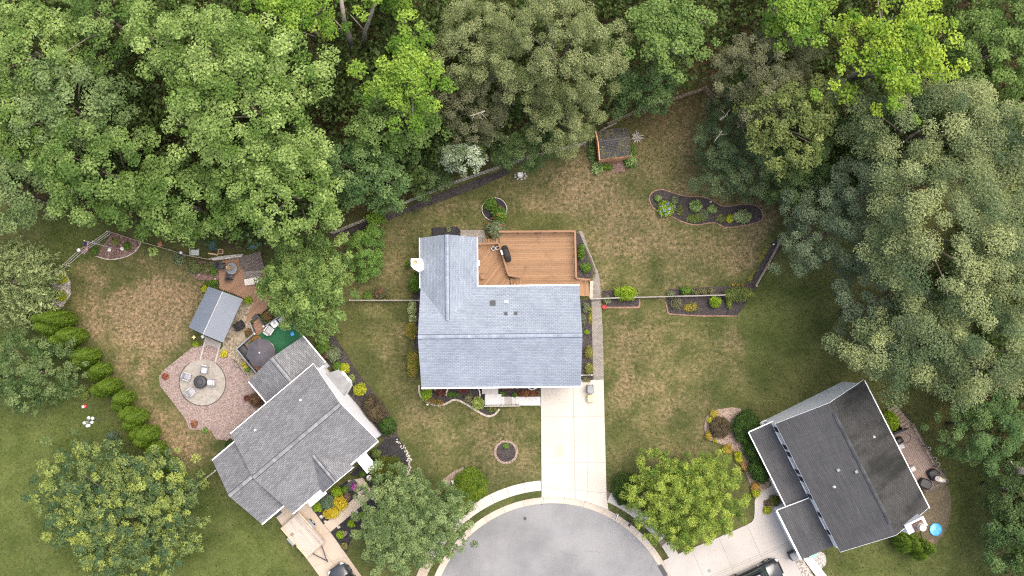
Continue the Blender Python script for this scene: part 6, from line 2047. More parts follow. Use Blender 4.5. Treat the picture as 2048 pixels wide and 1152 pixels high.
def crown_lobes(rng, c, R, rz, style, lr, core=0.0):
    """lobe centres for a crown centred at c with horizontal radii R and height rz"""
    rx, ry = R
    if style == 'branchy':
        LC, LR = [], []
        nb = rng.integers(9, 12)
        a0 = rng.random() * 6.28
        for k in range(nb):
            az = a0 + 2 * math.pi * k / nb + rng.normal() * 0.13
            reach = rng.uniform(0.72, 1.08)
            up = rng.uniform(0.05, 0.55)
            m = int(max(4, (rx + ry) / 2 * reach / (lr * 0.55)))
            for q in range(m):
                t = (q + 0.8) / m
                wob = rng.normal(size=3) * lr * 0.75 * (0.5 + t)
                p = np.array([rx * reach * t * math.cos(az + 0.25 * t * rng.normal() * .5), ry * reach * t * math.sin(az), rz * (up * math.sin(t * 2.2) + (1 - t) * 0.55)])
                LC.append(c + p + wob * np.array([1, 1, .6])); LR.append(lr * rng.uniform(0.7, 1.15) * (1.0 - 0.25 * t))
        for k in range(int(1.1 * nb)):
            az, t = rng.random() * 6.28, math.sqrt(rng.random()) * 0.8
            LC.append(c + np.array([rx * t * math.cos(az), ry * t * math.sin(az), -rz * rng.uniform(0.1, 0.5)])); LR.append(lr * rng.uniform(.8, 1.2))
        return np.array(LC), np.array(LR)
    area_ = 2 * math.pi * rx * ry * 1.15
    n = int(area_ / (math.pi * lr * lr * 0.80))
    i = np.arange(n) + 0.5
    zc = 1 - i / n * 1.12                      # from the top down to a little below the equator
    az = i * 2.39996 + rng.random() * 6.28
    s = np.sqrt(np.clip(1 - zc ** 2, 0, 1))
    d = np.stack([s * np.cos(az), s * np.sin(az), zc], 1) + rng.normal(size=(n, 3)) * 0.10
    ph = rng.random(4) * 6.28
    ang = np.arctan2(d[:, 1], d[:, 0])
    out = 1 + 0.10 * np.sin(2 * ang + ph[0]) + 0.09 * np.sin(3 * ang + ph[1]) + 0.07 * np.sin(5 * ang + ph[2])
    rho = out * rng.uniform(0.80, 1.07, n)
    rho[rng.random(n) < 0.22] *= 0.78
    LC = c + d * rho[:, None] * np.array([rx, ry, rz])
    LR = lr * rng.uniform(0.62, 1.28, n)
    if core:
        m = int(n * core)
        dd = unit(rng, m)
        dd[:, 2] = np.abs(dd[:, 2])
        LC = np.concatenate([LC, c + dd * rng.uniform(.45, .78, (m, 1)) * np.array([rx, ry, rz])])
        LR = np.concatenate([LR, lr * rng.uniform(.9, 1.4, m)])
    return LC, LR


def trunk_and_limbs(root, base, c, LC, rng, r0, mat, nl=6):
    pts = [Vector((base[0], base[1], -0.05)), Vector((base[0] + rng.normal() * .15, base[1] + rng.normal() * .15, c[2] * 0.5)), Vector((c[0], c[1], c[2]))]
    part("trunk", tube(pts, [r0 * 1.15, r0 * 0.8, r0 * 0.42], 9), mat, root, True)
    pick = rng.choice(len(LC), min(nl, len(LC)), replace=False)
    for i in pick:
        t = rng.uniform(0.45, 0.9)
        s = pts[1].lerp(pts[2], t) if rng.random() > .3 else pts[0].lerp(pts[1], .92)
        e = Vector(LC[i])
        m = s.lerp(e, 0.5) + Vector((0, 0, (e - s).length * 0.08))
        part("limb", tube([s, m, e], [r0 * 0.42, r0 * 0.27, r0 * 0.08], 6), mat, root, True)


LEAVES = [0]


def tree(name, label, u, v, rpx, ztop, rz, cols, seed, style='dome', lr=1.1, leaf=0.28, dens=1.1, ell=(1, 1), group=None, bark='bark', r0=0.22, squash=0.8, updir=0.85, nl=6, asp=0.62, pale=0.025, cat="tree", full=0.12, zc=None, core=0.0, wm=0.5):
    rng = np.random.default_rng(seed)
    zc = zc if zc is not None else ztop - rz
    x, y = P(u, v, zc + rz * 0.4)
    R = rpx * MPP(zc + rz * .3)
    c = np.array([x, y, zc])
    LC, LR = crown_lobes(rng, c, (max(R * ell[0] - lr * 0.6, .2), max(R * ell[1] - lr * 0.6, .2)), max(rz - lr * 0.5, .3), style, lr, core)
    LC[:, 2] = np.maximum(LC[:, 2], 0.5)
    root = empty(name, (x, y, 0), label, cat, group)
    trunk_and_limbs(root, (x, y), c, LC, rng, r0, M[bark], nl)
    pos, nrm, size, col = lobes_to_leaves(rng, LC, LR, leaf, dens, squash, updir, *cols, pale, full, asp, wm)
    LEAVES[0] += len(pos)
    me = leaf_mesh("crown", pos - np.array([x, y, 0]), nrm, size, col, asp, rng)
    o = link(bpy.data.objects.new("crown", me))
    o.parent = root
    o["kind"] = "stuff"
    return root


# leaf colours: (deeper, lighter) tones of each species
G_LIGHT = ((0.095, 0.172, 0.030), (0.290, 0.390, 0.118))
G_MID = ((0.078, 0.145, 0.028), (0.200, 0.290, 0.080))
G_GREY = ((0.092, 0.150, 0.048), (0.220, 0.295, 0.115))
G_MAPLE = ((0.085, 0.180, 0.018), (0.255, 0.375, 0.052))
G_LIME = ((0.090, 0.190, 0.014), (0.325, 0.435, 0.050))
G_OLIVE = ((0.102, 0.135, 0.044), (0.265, 0.298, 0.130))
G_BROWN = ((0.082, 0.092, 0.042), (0.185, 0.192, 0.105))
G_DARK = ((0.040, 0.076, 0.022), (0.105, 0.160, 0.054))
G_OAK = ((0.070, 0.115, 0.052), (0.295, 0.335, 0.145))
G_OAKD = ((0.064, 0.098, 0.056), (0.145, 0.190, 0.108))
G_UNDERSTORY = ((0.056, 0.092, 0.040), (0.130, 0.180, 0.080))  # dark grey green of the low trees by the yard corner
G_TEAL = ((0.056, 0.116, 0.036), (0.145, 0.225, 0.074))
G_CONIFER = ((0.078, 0.145, 0.034), (0.265, 0.365, 0.105))
G_YELLOW = ((0.095, 0.165, 0.024), (0.325, 0.405, 0.070))
G_STREET = ((0.085, 0.140, 0.046), (0.235, 0.310, 0.122))

FOREST = [
    # name, label, u, v, r, ztop, rz, colours, style, lobe r, leaf, ell
    ("oak_tree", "yellow green tree in the far top left corner of the wood", 50, 90, 105, 17, 5, G_LIGHT, 'dome', 1.15, .27, (1.05, 1)),
    ("oak_tree", "mid green tree on the top edge right of the corner tree", 205, 25, 105, 17, 5, G_MID, 'dome', 1.1, .26, (1, .9)),
    ("oak_tree", "grey green tree below the far top left corner", 130, 210, 120, 16, 5, G_GREY, 'dome', 1.15, .27, (1.1, .8)),
    ("oak_tree", "large pale crowned oak with bright clumps near the top left", 390, 90, 125, 19, 5.5, G_LIGHT, 'dome', 1.15, .27, (1.1, .85)),
    ("oak_tree", "tallest pale oak of the left wood, left of the lime maple", 490, 200, 160, 20, 6, G_LIGHT, 'dome', 1.2, .28, (1.05, .95)),
    ("oak_tree", "yellow green tree at the left edge below the corner trees", 30, 240, 80, 15, 4.5, G_LIGHT, 'dome', 1.0, .26, (1, 1)),
    ("oak_tree", "broad mid green tree above the fenced left corner", 185, 335, 130, 16, 5.5, G_MID, 'dome', 1.1, .27, (1.05, .88)),
    ("oak_tree", "mid green tree overhanging the birdhouse fence", 360, 402, 110, 14, 5, G_MID, 'dome', 1.05, .27, (1.15, .85)),
    ("oak_tree", "pale green tree above the round conifer", 560, 370, 120, 17, 5.5, G_LIGHT, 'dome', 1.1, .27, (1.05, .9)),
    ("maple_tree", "lime maple with bare forked trunks at the top edge", 598, 10, 95, 17, 5, G_MAPLE, 'branchy', 1.0, .28, (1.2, 1)),
    ("maple_tree", "second lime maple right of the forked trunks at the top edge", 776, -28, 58, 17, 4, G_MAPLE, 'branchy', .95, .28, (1, 1.1)),
    ("maple_tree", "bright lime maple with star shaped outline left of the olive trees", 812, 145, 120, 18, 4.5, G_MAPLE, 'branchy', 1.15, .28, (.95, 1)),
    ("oak_tree", "green tree under the lime maple, lower half", 790, 245, 95, 13, 4.5, G_MID, 'dome', 1.0, .25, (1, .85)),
    ("oak_tree", "mid green tree over the back fence left of the white blossom bush", 730, 345, 85, 11, 4, G_TEAL, 'dome', .9, .23, (1.2, .95)),
    ("oak_tree", "pale hazy tree at the left edge above the willow", 20, 380, 85, 13, 4.5, G_GREY, 'dome', 1.0, .25, (1, 1)),
    ("ash_tree", "olive tree at the top edge right of the lime maple", 940, 80, 85, 16, 5, G_OLIVE, 'dome', .8, .17, (1, 1.1)),
    ("ash_tree", "broad pale olive tree above the shed", 1110, 90, 135, 18, 5.5, G_OLIVE, 'dome', .85, .17, (1.0, .95)),
    ("ash_tree", "olive tree overhanging the back fence left of the shed", 1130, 230, 85, 13, 4.5, G_OLIVE, 'dome', .8, .17, (1, .85)),
    ("ash_tree", "brownish olive tree below the star shaped maple", 950, 205, 80, 12, 4.5, G_BROWN, 'dome', .85, .17, (1, 1.1)),
    ("ash_tree", "dark olive tree over the fence with the bird bath", 1050, 295, 68, 9, 4, G_DARK, 'dome', .75, .16, (1.1, .7)),
    ("maple_tree", "green maple at the top edge left of the brown tree", 1340, 55, 120, 17, 5, G_MID, 'branchy', 1.1, .26, (1, 1)),
    ("maple_tree", "dark green tree overhanging the top corner of the yard fence", 1290, 180, 70, 9, 4, G_TEAL, 'dome', .9, .2, (1.15, .7)),
    ("ash_tree", "brown grey tree left of the bright lime maple", 1535, 135, 105, 15, 5, G_BROWN, 'dome', .85, .17, (1, .95)),
    ("oak_tree", "yellowish green tree below the brown grey tree", 1582, 238, 100, 15, 4.5, ((0.085, 0.125, 0.032), (0.245, 0.285, 0.088)), 'dome', .9, .24, (1, .95)),
    ("maple_tree", "green maple at the top edge right of centre", 1600, 25, 70, 18, 4, G_MAPLE, 'branchy', 1.0, .27, (1.1, 1)),
    ("maple_tree", "brightest lime maple of the right wood with a bare limb", 1790, 85, 160, 21, 4.5, G_LIME, 'branchy', 1.15, .3, (1.05, .95)),
    ("oak_tree", "green tree in the top right corner", 2010, 90, 105, 16, 5, G_MID, 'dome', .95, .23, (.95, 1.2)),
    ("oak_tree", "dark undergrown tree right of the top yard corner", 1460, 270, 70, 8, 4, G_UNDERSTORY, 'dome', .75, .17, (1, 1.15)),
    ("oak_tree", "dark grey green tree between yard corner and mulch island", 1500, 335, 88, 8, 4, G_UNDERSTORY, 'dome', .8, .17, (1.2, .8)),
    ("oak_tree", "dark green tree beyond the top right of the mulch island", 1600, 345, 72, 10, 4, G_DARK, 'dome', .85, .2, (1, 1)),
    ("oak_tree", "deep green tree under the brightest lime maple", 1720, 225, 80, 11, 4, G_DARK, 'dome', .9, .22, (1.1, .9)),
    ("oak_tree", "grey green oak at the top of the right wood below the lime maple", 1860, 250, 150, 18, 5.5, G_OAK, 'dome', 1.35, .2, (1.1, .75)),
    ("oak_tree", "grey green oak on the right edge beside the top of the right wood", 2010, 290, 110, 18, 5.5, G_OAK, 'dome', 1.3, .2, (1, 1)),
    ("oak_tree", "dark grey green oak overhanging the slanting fence", 1660, 460, 105, 12, 5, G_OAKD, 'dome', 1.0, .19, (.9, 1)),
    ("oak_tree", "dark grey oak left of the great oak", 1750, 400, 95, 14, 5, G_OAKD, 'dome', 1.1, .2, (1, 1)),
    ("oak_tree", "great pale clumped oak in the middle of the right wood", 1890, 470, 160, 20, 6, G_OAK, 'dome', 1.35, .2, (1.0, 1.05)),
    ("oak_tree", "pale clumped oak on the right edge beside the great oak", 2030, 520, 110, 19, 6, G_OAK, 'dome', 1.3, .2, (.9, 1.3)),
    ("oak_tree", "grey oak below the dark overhanging oak, over the right lawn", 1770, 610, 100, 14, 5, G_OAKD, 'dome', 1.1, .19, (1, 1.05)),
    ("oak_tree", "pale clumped oak above the dark roofed house", 1820, 690, 115, 16, 5, G_OAK, 'dome', 1.2, .2, (1.15, .85)),
    ("oak_tree", "pale clumped oak at the right edge above the rear deck", 1970, 700, 115, 18, 5.5, G_OAK, 'dome', 1.3, .2, (1, 1)),
    ("oak_tree", "green tree overhanging the lawn right of the rear deck", 1975, 860, 80, 11, 4.5, G_TEAL, 'dome', .9, .2, (1.05, .95)),
    ("oak_tree", "dark green tree on the right edge below the pale bare trunk", 2035, 985, 70, 9, 4, G_DARK, 'dome', .85, .19, (.85, 1.1)),
    ("oak_tree", "dark green tree in the bottom right corner", 2050, 1095, 75, 9, 4, G_TEAL, 'dome', .9, .19, (.9, 1.1)),
]
for i, (nm, lab, u, v, r, zt, rz, cols, style, lr, leaf, ell) in enumerate(FOREST):
    tree(nm, lab, u, v, r, zt, rz, cols, 100 + i, style, lr * ((.62 if cols is not G_OAK else .76) if style == 'dome' else .74), leaf * .79, 0.60 if leaf > .22 else 0.52, ell, "trees of the wood", 'pale_bark' if style == 'branchy' else 'bark', 0.24 if zt > 12 else 0.16,
         nl=7 if style != 'branchy' else 12, asp=0.62 if leaf > .22 else 0.5)

# bare trunks and dead limbs showing between the crowns
for (pts, r0, r1, lab) in (
        ([(705, 96, 6), (697, 70, 9), (688, 40, 12), (682, -5, 15)], 0.26, 0.14, "pale forked trunk, left of two at the top edge"),
        ([(727, 92, 6), (730, 62, 10), (742, 30, 13), (752, -5, 15)], 0.2, 0.12, "pale forked trunk, right of two at the top edge"),
        ([(2055, 942, 9), (2030, 941, 6), (2008, 938, 4)], 0.30, 0.26, "pale bare trunk at the right edge below the rear deck tree")):
    q = [(*P(u, v, z), z) for u, v, z in pts]
    e = empty("bare_trunk", q[0], lab, "tree trunk")
    part("trunk", tube(q, [r0 + (r1 - r0) * k / (len(q) - 1) for k in range(len(q))], 9), M['pale_bark'], e, True)
    part("limb", tube([q[1], (q[1][0] - 1.0, q[1][1] + 0.9, q[1][2] + 1.5)], [r1 * .6, r1 * .2], 6), M['pale_bark'], e, True)
rngd = np.random.default_rng(5)
for k, (u, v, z, du, dv, lab) in enumerate(((1444, 262, 8.6, -14, 18, "grey dead twig fork over the dark tree near the yard corner"), (1475, 255, 9, 24, -12, "grey dead twig above the mulch island trees"), (1440, 240, 9, 20, -22, "long grey dead twig beside the top yard corner"),
                                            (1180, 178, 12.5, 22, 10, "pale dead twig in the olive tree above the shed"), (1740, 128, 16, 45, -4, "grey bare limb inside the brightest maple"), (1770, 110, 16.5, 24, -60, "long bare limb inside the brightest maple"), (970, 222, 12, -30, 10, "dead twig in the brownish olive tree"))):
    a, b = P(u, v, z), P(u + du, v + dv, z + .4)
    e = empty("dead_limb", (*a, z), lab, "branch")
    thick = 0.05 if k < 4 or k == 6 else 0.13
    part("limb", tube([(*a, z), ((a[0] + b[0]) / 2 + rngd.normal() * .15, (a[1] + b[1]) / 2 + rngd.normal() * .15, z + .3), (*b, z + .4)], [thick, thick * .8, thick * .4], 6), M['pale_bark'], e)
    for q in range(3):
        t = 0.3 + 0.2 * q
        m = (a[0] + (b[0] - a[0]) * t, a[1] + (b[1] - a[1]) * t, z + .3)
        part("twig", tube([m, (m[0] + rngd.normal() * .6, m[1] + rngd.normal() * .6, m[2] + .3)], [thick * .5, thick * .15], 5), M['pale_bark'], e)

# undergrowth below the wood: one mass nobody could count
rng = np.random.default_rng(77)
polyA = [(-60, -120), (2120, -120), (2120, 300), (1700, 400), (1640, 380), (1560, 300), (1440, 150), (1400, 150), (1300, 190), (1190, 235), (1010, 305), (830, 380), (640, 440), (480, 490), (300, 455), (100, 380), (-60, 380)]
polyB = [(1800, 560), (2120, 300), (2120, 1250), (2035, 1200), (2000, 960), (1985, 930), (1900, 790), (1850, 740), (1770, 700)]
Ls = []
for poly, n in ((polyA, 2900), (polyB, 800)):
    us = rng.uniform(min(p[0] for p in poly), max(p[0] for p in poly), n * 2); vs = rng.uniform(min(p[1] for p in poly), max(p[1] for p in poly), n * 2)
    m = poly_mask(us, vs, poly)
    for u, v in zip(us[m], vs[m]):
        z = rng.uniform(0.4, 8.0)
        Ls.append((*P(u, v, z), z))
LC = np.array(Ls)
pos, nrm, size, col = lobes_to_leaves(rng, LC, rng.uniform(.6, 1.3, len(LC)), 0.34, 0.26, .7, .5, (0.034, 0.060, 0.014), (0.085, 0.125, 0.032))
LEAVES[0] += len(pos)
o = link(bpy.data.objects.new("woodland_undergrowth", leaf_mesh("woodland_undergrowth", pos, nrm, size, col, .6, rng)))
tag(o, "dark leafy undergrowth on the woodland floor", "undergrowth", None, "stuff")


# ---- garden trees
tree("conifer_tree", "large round feathery conifer beside the garden deck", 612, 560, 104, 9.5, 5.2, G_CONIFER, 901, 'dome', .5, .27, 0.8, (.97, 1.0), bark='bark', squash=.8, asp=.34, updir=.6, cat="conifer", core=.5)
tree("young_tree", "yellow tipped tree in the bottom left lawn", 232, 1025, 152, 9, 5, ((0.060, 0.112, 0.050), (0.360, 0.420, 0.095)), 902, 'dome', .42, .2, 0.68, (1.04, .93), asp=.5, core=.4, wm=.27)
tree("street_tree", "grey green round tree beside the front walk", 818, 1045, 105, 8, 4.2, G_STREET, 903, 'dome', .38, .17, 0.7, (1.0, 1.0), asp=.45, core=.5)
tree("street_tree", "yellow green feathery tree between the driveways", 1372, 1000, 112, 7.5, 4.0, G_YELLOW, 904, 'dome', .36, .21, 0.62, (.97, .92), asp=.3, core=.5, pale=.02)
tree("young_tree", "dark green tree left of the arborvitae row", 55, 745, 88, 7.5, 4, ((0.055, 0.105, 0.028), (0.175, 0.235, 0.085)), 905, 'dome', .45, .2, .7, (1.05, .95), asp=.5)
tree("red_tree", "small dark red leaved tree above the wheelbarrow", 472, 476, 26, 5, 2, ((0.075, 0.038, 0.032), (0.135, 0.075, 0.06)), 906, 'dome', .5, .13, .6, r0=.08)
tree("round_bush", "dense round green bush right of the conifer", 730, 502, 54, 3.6, 2.6, ((0.078, 0.160, 0.030), (0.175, 0.290, 0.062)), 907, 'dome', .42, .15, 1.0, (.75, .98), r0=.1, cat="bush")
tree("flowering_bush", "white flowering bush behind the back fence", 918, 314, 56, 9.5, 3, ((0.10, 0.145, 0.065), (0.36, 0.42, 0.30)), 908, 'dome', .55, .17, .7, (.95, .72), pale=.22, r0=.1, cat="bush")
tree("round_bush", "low bright green bush poking over the back fence", 752, 432, 22, 2.2, 1.4, G_MAPLE, 909, 'dome', .4, .14, .7, r0=.06, cat="bush")
tree("oak_sapling", "dark sapling between fence and flowering bush", 860, 350, 48, 6, 3, G_DARK, 910, 'dome', .6, .16, .7, r0=.08)

# weeping willow at the left edge
rng = np.random.default_rng(31)
xw, yw = P(32, 566, 4.5)
wil = empty("willow_tree", (xw, yw, 0), "pale weeping willow hanging over the left edge", "tree")
part("trunk", tube([(xw, yw, 0), (xw + .1, yw, 2.5), (xw, yw, 5.0)], [.3, .22, .12], 9), M['bark'], wil, True)
Ps, Ns, Ss, Cs = [], [], [], []
for k in range(420):
    az = rng.random() * 6.28
    r = math.sqrt(rng.random()) * 3.1
    top = np.array([xw + r * math.cos(az) * 1.05, yw + r * math.sin(az) * .92, 6.4 - 0.10 * r ** 1.6 + rng.normal() * .5])
    n = 34
    t = np.linspace(0, 1, n)
    hang = rng.uniform(1.0, 2.4)
    p = top + np.stack([t * math.cos(az) * rng.uniform(.5, 1.3), t * math.sin(az) * rng.uniform(.5, 1.3), -t ** 1.6 * hang], 1) + rng.normal(size=(n, 3)) * .10
    p[:, 2] = np.maximum(p[:, 2], .2)
    Ps.append(p); Ns.append(rng.normal(size=(n, 3)) * .6 + np.array([0, 0, .7])); Ss.append(.34 * np.exp(.2 * rng.normal(size=n)))
    Cs.append(tint(rng, n, np.full(n, rng.normal()), (0.150, 0.200, 0.075), (0.330, 0.390, 0.170)))
pos, nrm, size, col = (np.concatenate(q) for q in (Ps, Ns, Ss, Cs))
o = link(bpy.data.objects.new("crown", leaf_mesh("crown", pos - np.array([xw, yw, 0]), nrm, size, col, .3, rng)))
o.parent = wil; o["kind"] = "stuff"
for k in range(10):
    az = rng.random() * 6.28
    part("limb", tube([(xw, yw, 3.8), (xw + 1.6 * math.cos(az), yw + 1.6 * math.sin(az), 5.6), (xw + 2.6 * math.cos(az), yw + 2.5 * math.sin(az), 5.0)], [.1, .07, .03], 6), M['pale_bark'], wil, True)


# ---- arborvitae
def arborvitae(label, u, v, h, r, seed, spires=2, group="arborvitae row", spread=.34):
    rng = np.random.default_rng(seed)
    x, y = P(u, v)
    root = empty("arborvitae", (x, y, 0), label, "arborvitae", group)
    part("trunk", tube([(x, y, 0), (x, y, h * .8)], [.09, .03], 7), M['bark'], root)
    Ps, Ns, Ls = [], [], []
    for k in range(spires):
        a = 2 * math.pi * k / max(spires, 1) + rng.random()
        ox, oy = (x + spread * r * 1.5 * math.cos(a), y + spread * r * 1.5 * math.sin(a)) if spires > 1 else (x, y)
        hh = h * (1.0 if k == 0 else rng.uniform(.72, .95))
        rr = r * (.82 if spires > 1 else 1)
        n = int(5200 * hh / 5.0 * rr)
        t = rng.random(n) ** .85
        az = rng.random(n) * 6.28
        prof = np.sin(np.clip(.10 + t * .9, 0, 1) * math.pi) ** .62 * (1 - .34 * t)
        ridg = 1 + .09 * np.sin(az * 6 + t * 7 + k) + .08 * np.sin(az * 11 + 13 * t) + .06 * np.sin(az * 5 - 31 * t) + rng.normal(size=n) * .055
        rad = rr * prof * ridg
        Ps.append(np.stack([ox + rad * np.cos(az), oy + rad * np.sin(az), .1 + t * hh], 1))
        nn = np.stack([np.cos(az), np.sin(az), .25 + .9 * t], 1)
        Ns.append(nn + rng.normal(size=(n, 3)) * .34)
        Ls.append(np.sin(az * 7 + t * 5) * .6 + np.sin(t * 23 + az * 4) * .5)
    pos, nrm, lob = np.concatenate(Ps), np.concatenate(Ns), np.concatenate(Ls)
    n = len(pos)
    LEAVES[0] += n
    col = tint(rng, n, lob * .5, (0.060, 0.118, 0.010), (0.150, 0.225, 0.024), .01)
    o = link(bpy.data.objects.new("foliage", leaf_mesh("foliage", pos - np.array([x, y, 0]), nrm, .15 * np.exp(.2 * rng.normal(size=n)), col, .55, rng, .05)))
    o.parent = root; o["kind"] = "stuff"
    return root


AV = [((138, 646), 7.2, .82, 3, "topmost arborvitae of the left row, beside the yellow shrubs"), ((165, 681), 6.2, .78, 2, "second arborvitae from the top of the left row"), ((188, 712), 5.0, .72, 3, "third arborvitae from the top of the left row"),
      ((212, 742), 4.4, .68, 2, "fourth arborvitae from the top of the left row"), ((229, 770), 5.2, .74, 2, "fifth arborvitae from the top of the left row"), ((259, 801), 4.6, .70, 2, "sixth arborvitae from the top of the left row"),
      ((281, 834), 4.8, .76, 3, "seventh arborvitae from the top, right of the gourd rack"), ((303, 866), 5.0, .80, 3, "eighth arborvitae from the top of the left row"), ((328, 897), 4.2, .70, 1, "ninth arborvitae, partly behind the yellow tipped tree"),
      ((352, 926), 3.6, .62, 1, "tenth arborvitae, partly behind the yellow tipped tree"), ((372, 961), 3.4, .62, 1, "last arborvitae of the left row, nearest the split rail fence")]
for i, ((u, v), h, r, sp, lab) in enumerate(AV):
    arborvitae(lab, u, v, h, r * 1.18, 500 + i, sp)
arborvitae("left arborvitae of the pair below the dark roofed house", 1796, 1078, 4.0, .75, 520, 3, "arborvitae behind the right house")
arborvitae("right arborvitae of the pair below the dark roofed house", 1826, 1092, 4.2, .75, 521, 3, "arborvitae behind the right house")


# ---- shrubs, perennials, flowers
def shrub(label, u, v, rpx, h, cols, seed, leaf=.11, dens=.8, ell=(1, 1), lr=None, name="shrub", cat="shrub", rot=0.0, flowers=None, z=0.04, asp=.6, n_lobes=None, pale=.03, group=None):
    rng = np.random.default_rng(seed)
    x, y = P(u, v, z + h * .6)
    R = rpx * MPP(1)
    lr = lr or max(.12, min(.34, R * .42))
    root = empty(name, (x, y, z), label, cat, group)
    rx, ry = max(R * ell[0] - lr * .75, .03), max(R * ell[1] - lr * .75, .03)
    c = np.array([0, 0, z + h * .42])
    n = n_lobes or int(max(5, 2.3 * math.pi * rx * ry / (lr * lr * .9) + 4))
    i = np.arange(n) + .5
    zc = 1 - i / n * 1.1
    az = i * 2.39996 + rng.random() * 6
    s = np.sqrt(np.clip(1 - zc ** 2, 0, 1))
    d = np.stack([s * np.cos(az) * rx, s * np.sin(az) * ry, zc * (h * .58 - lr * .4)], 1) * rng.uniform(.82, 1.08, (n, 1))
    ca, sa = math.cos(rot), math.sin(rot)
    d = np.stack([d[:, 0] * ca - d[:, 1] * sa, d[:, 0] * sa + d[:, 1] * ca, d[:, 2]], 1)
    LC = c + d + np.array([x, y, 0])
    LC[:, 2] = np.maximum(LC[:, 2], z + .08)
    pos, nrm, size, col = lobes_to_leaves(rng, LC, lr * rng.uniform(.75, 1.2, n), leaf, dens, .85, .7, *cols, pale, .3, asp)
    LEAVES[0] += len(pos)
    stem = part("stem", tube([(x, y, z - .03), (x + .02, y, z + h * .5)], [.03, .012], 6), M['bark'], root)
    o = link(bpy.data.objects.new("foliage", leaf_mesh("foliage", pos - np.array([x, y, z]), nrm, size, col, asp, rng)))
    o.parent = root; o["kind"] = "stuff"
    if flowers:
        fc, fn, fs = flowers
        k = rng.choice(len(LC), fn)
        dd = unit(rng, fn); dd[:, 2] = np.abs(dd[:, 2]) + .3
        fp = LC[k] + dd * lr * .95
        q = 9
        pp_ = np.repeat(fp, q, 0) + rng.normal(size=(fn * q, 3)) * fs * .4
        nn = np.repeat(dd, q, 0) + rng.normal(size=(fn * q, 3)) * .5
        cc = np.array(fc)[None] * np.exp(.2 * rng.normal(size=(fn * q, 1)))
        o2 = link(bpy.data.objects.new("blossom", leaf_mesh("blossom", pp_ - np.array([x, y, z]), nn, np.full(fn * q, fs * .8), cc, .9, rng)))
        o2.parent = root; o2["kind"] = "stuff"
    return root


LIMEY = ((0.120, 0.210, 0.010), (0.280, 0.400, 0.026))
YELLOWG = ((0.200, 0.250, 0.012), (0.430, 0.440, 0.034))
GOLD = ((0.360, 0.280, 0.015), (0.620, 0.480, 0.040))
GREEN = ((0.056, 0.122, 0.014), (0.150, 0.250, 0.036))
DKGREEN = ((0.020, 0.052, 0.008), (0.060, 0.115, 0.020))
GREYG = ((0.095, 0.130, 0.060), (0.230, 0.265, 0.145))
BLUEG = ((0.085, 0.140, 0.080), (0.210, 0.275, 0.170))
RED = ((0.085, 0.028, 0.022), (0.190, 0.070, 0.048))
RUST = ((0.150, 0.060, 0.030), (0.300, 0.130, 0.060))
VARIEG = ((0.170, 0.220, 0.080), (0.480, 0.530, 0.270))
BROWNB = ((0.062, 0.050, 0.028), (0.135, 0.105, 0.058))
HOSTA = ((0.090, 0.175, 0.040), (0.310, 0.400, 0.160))

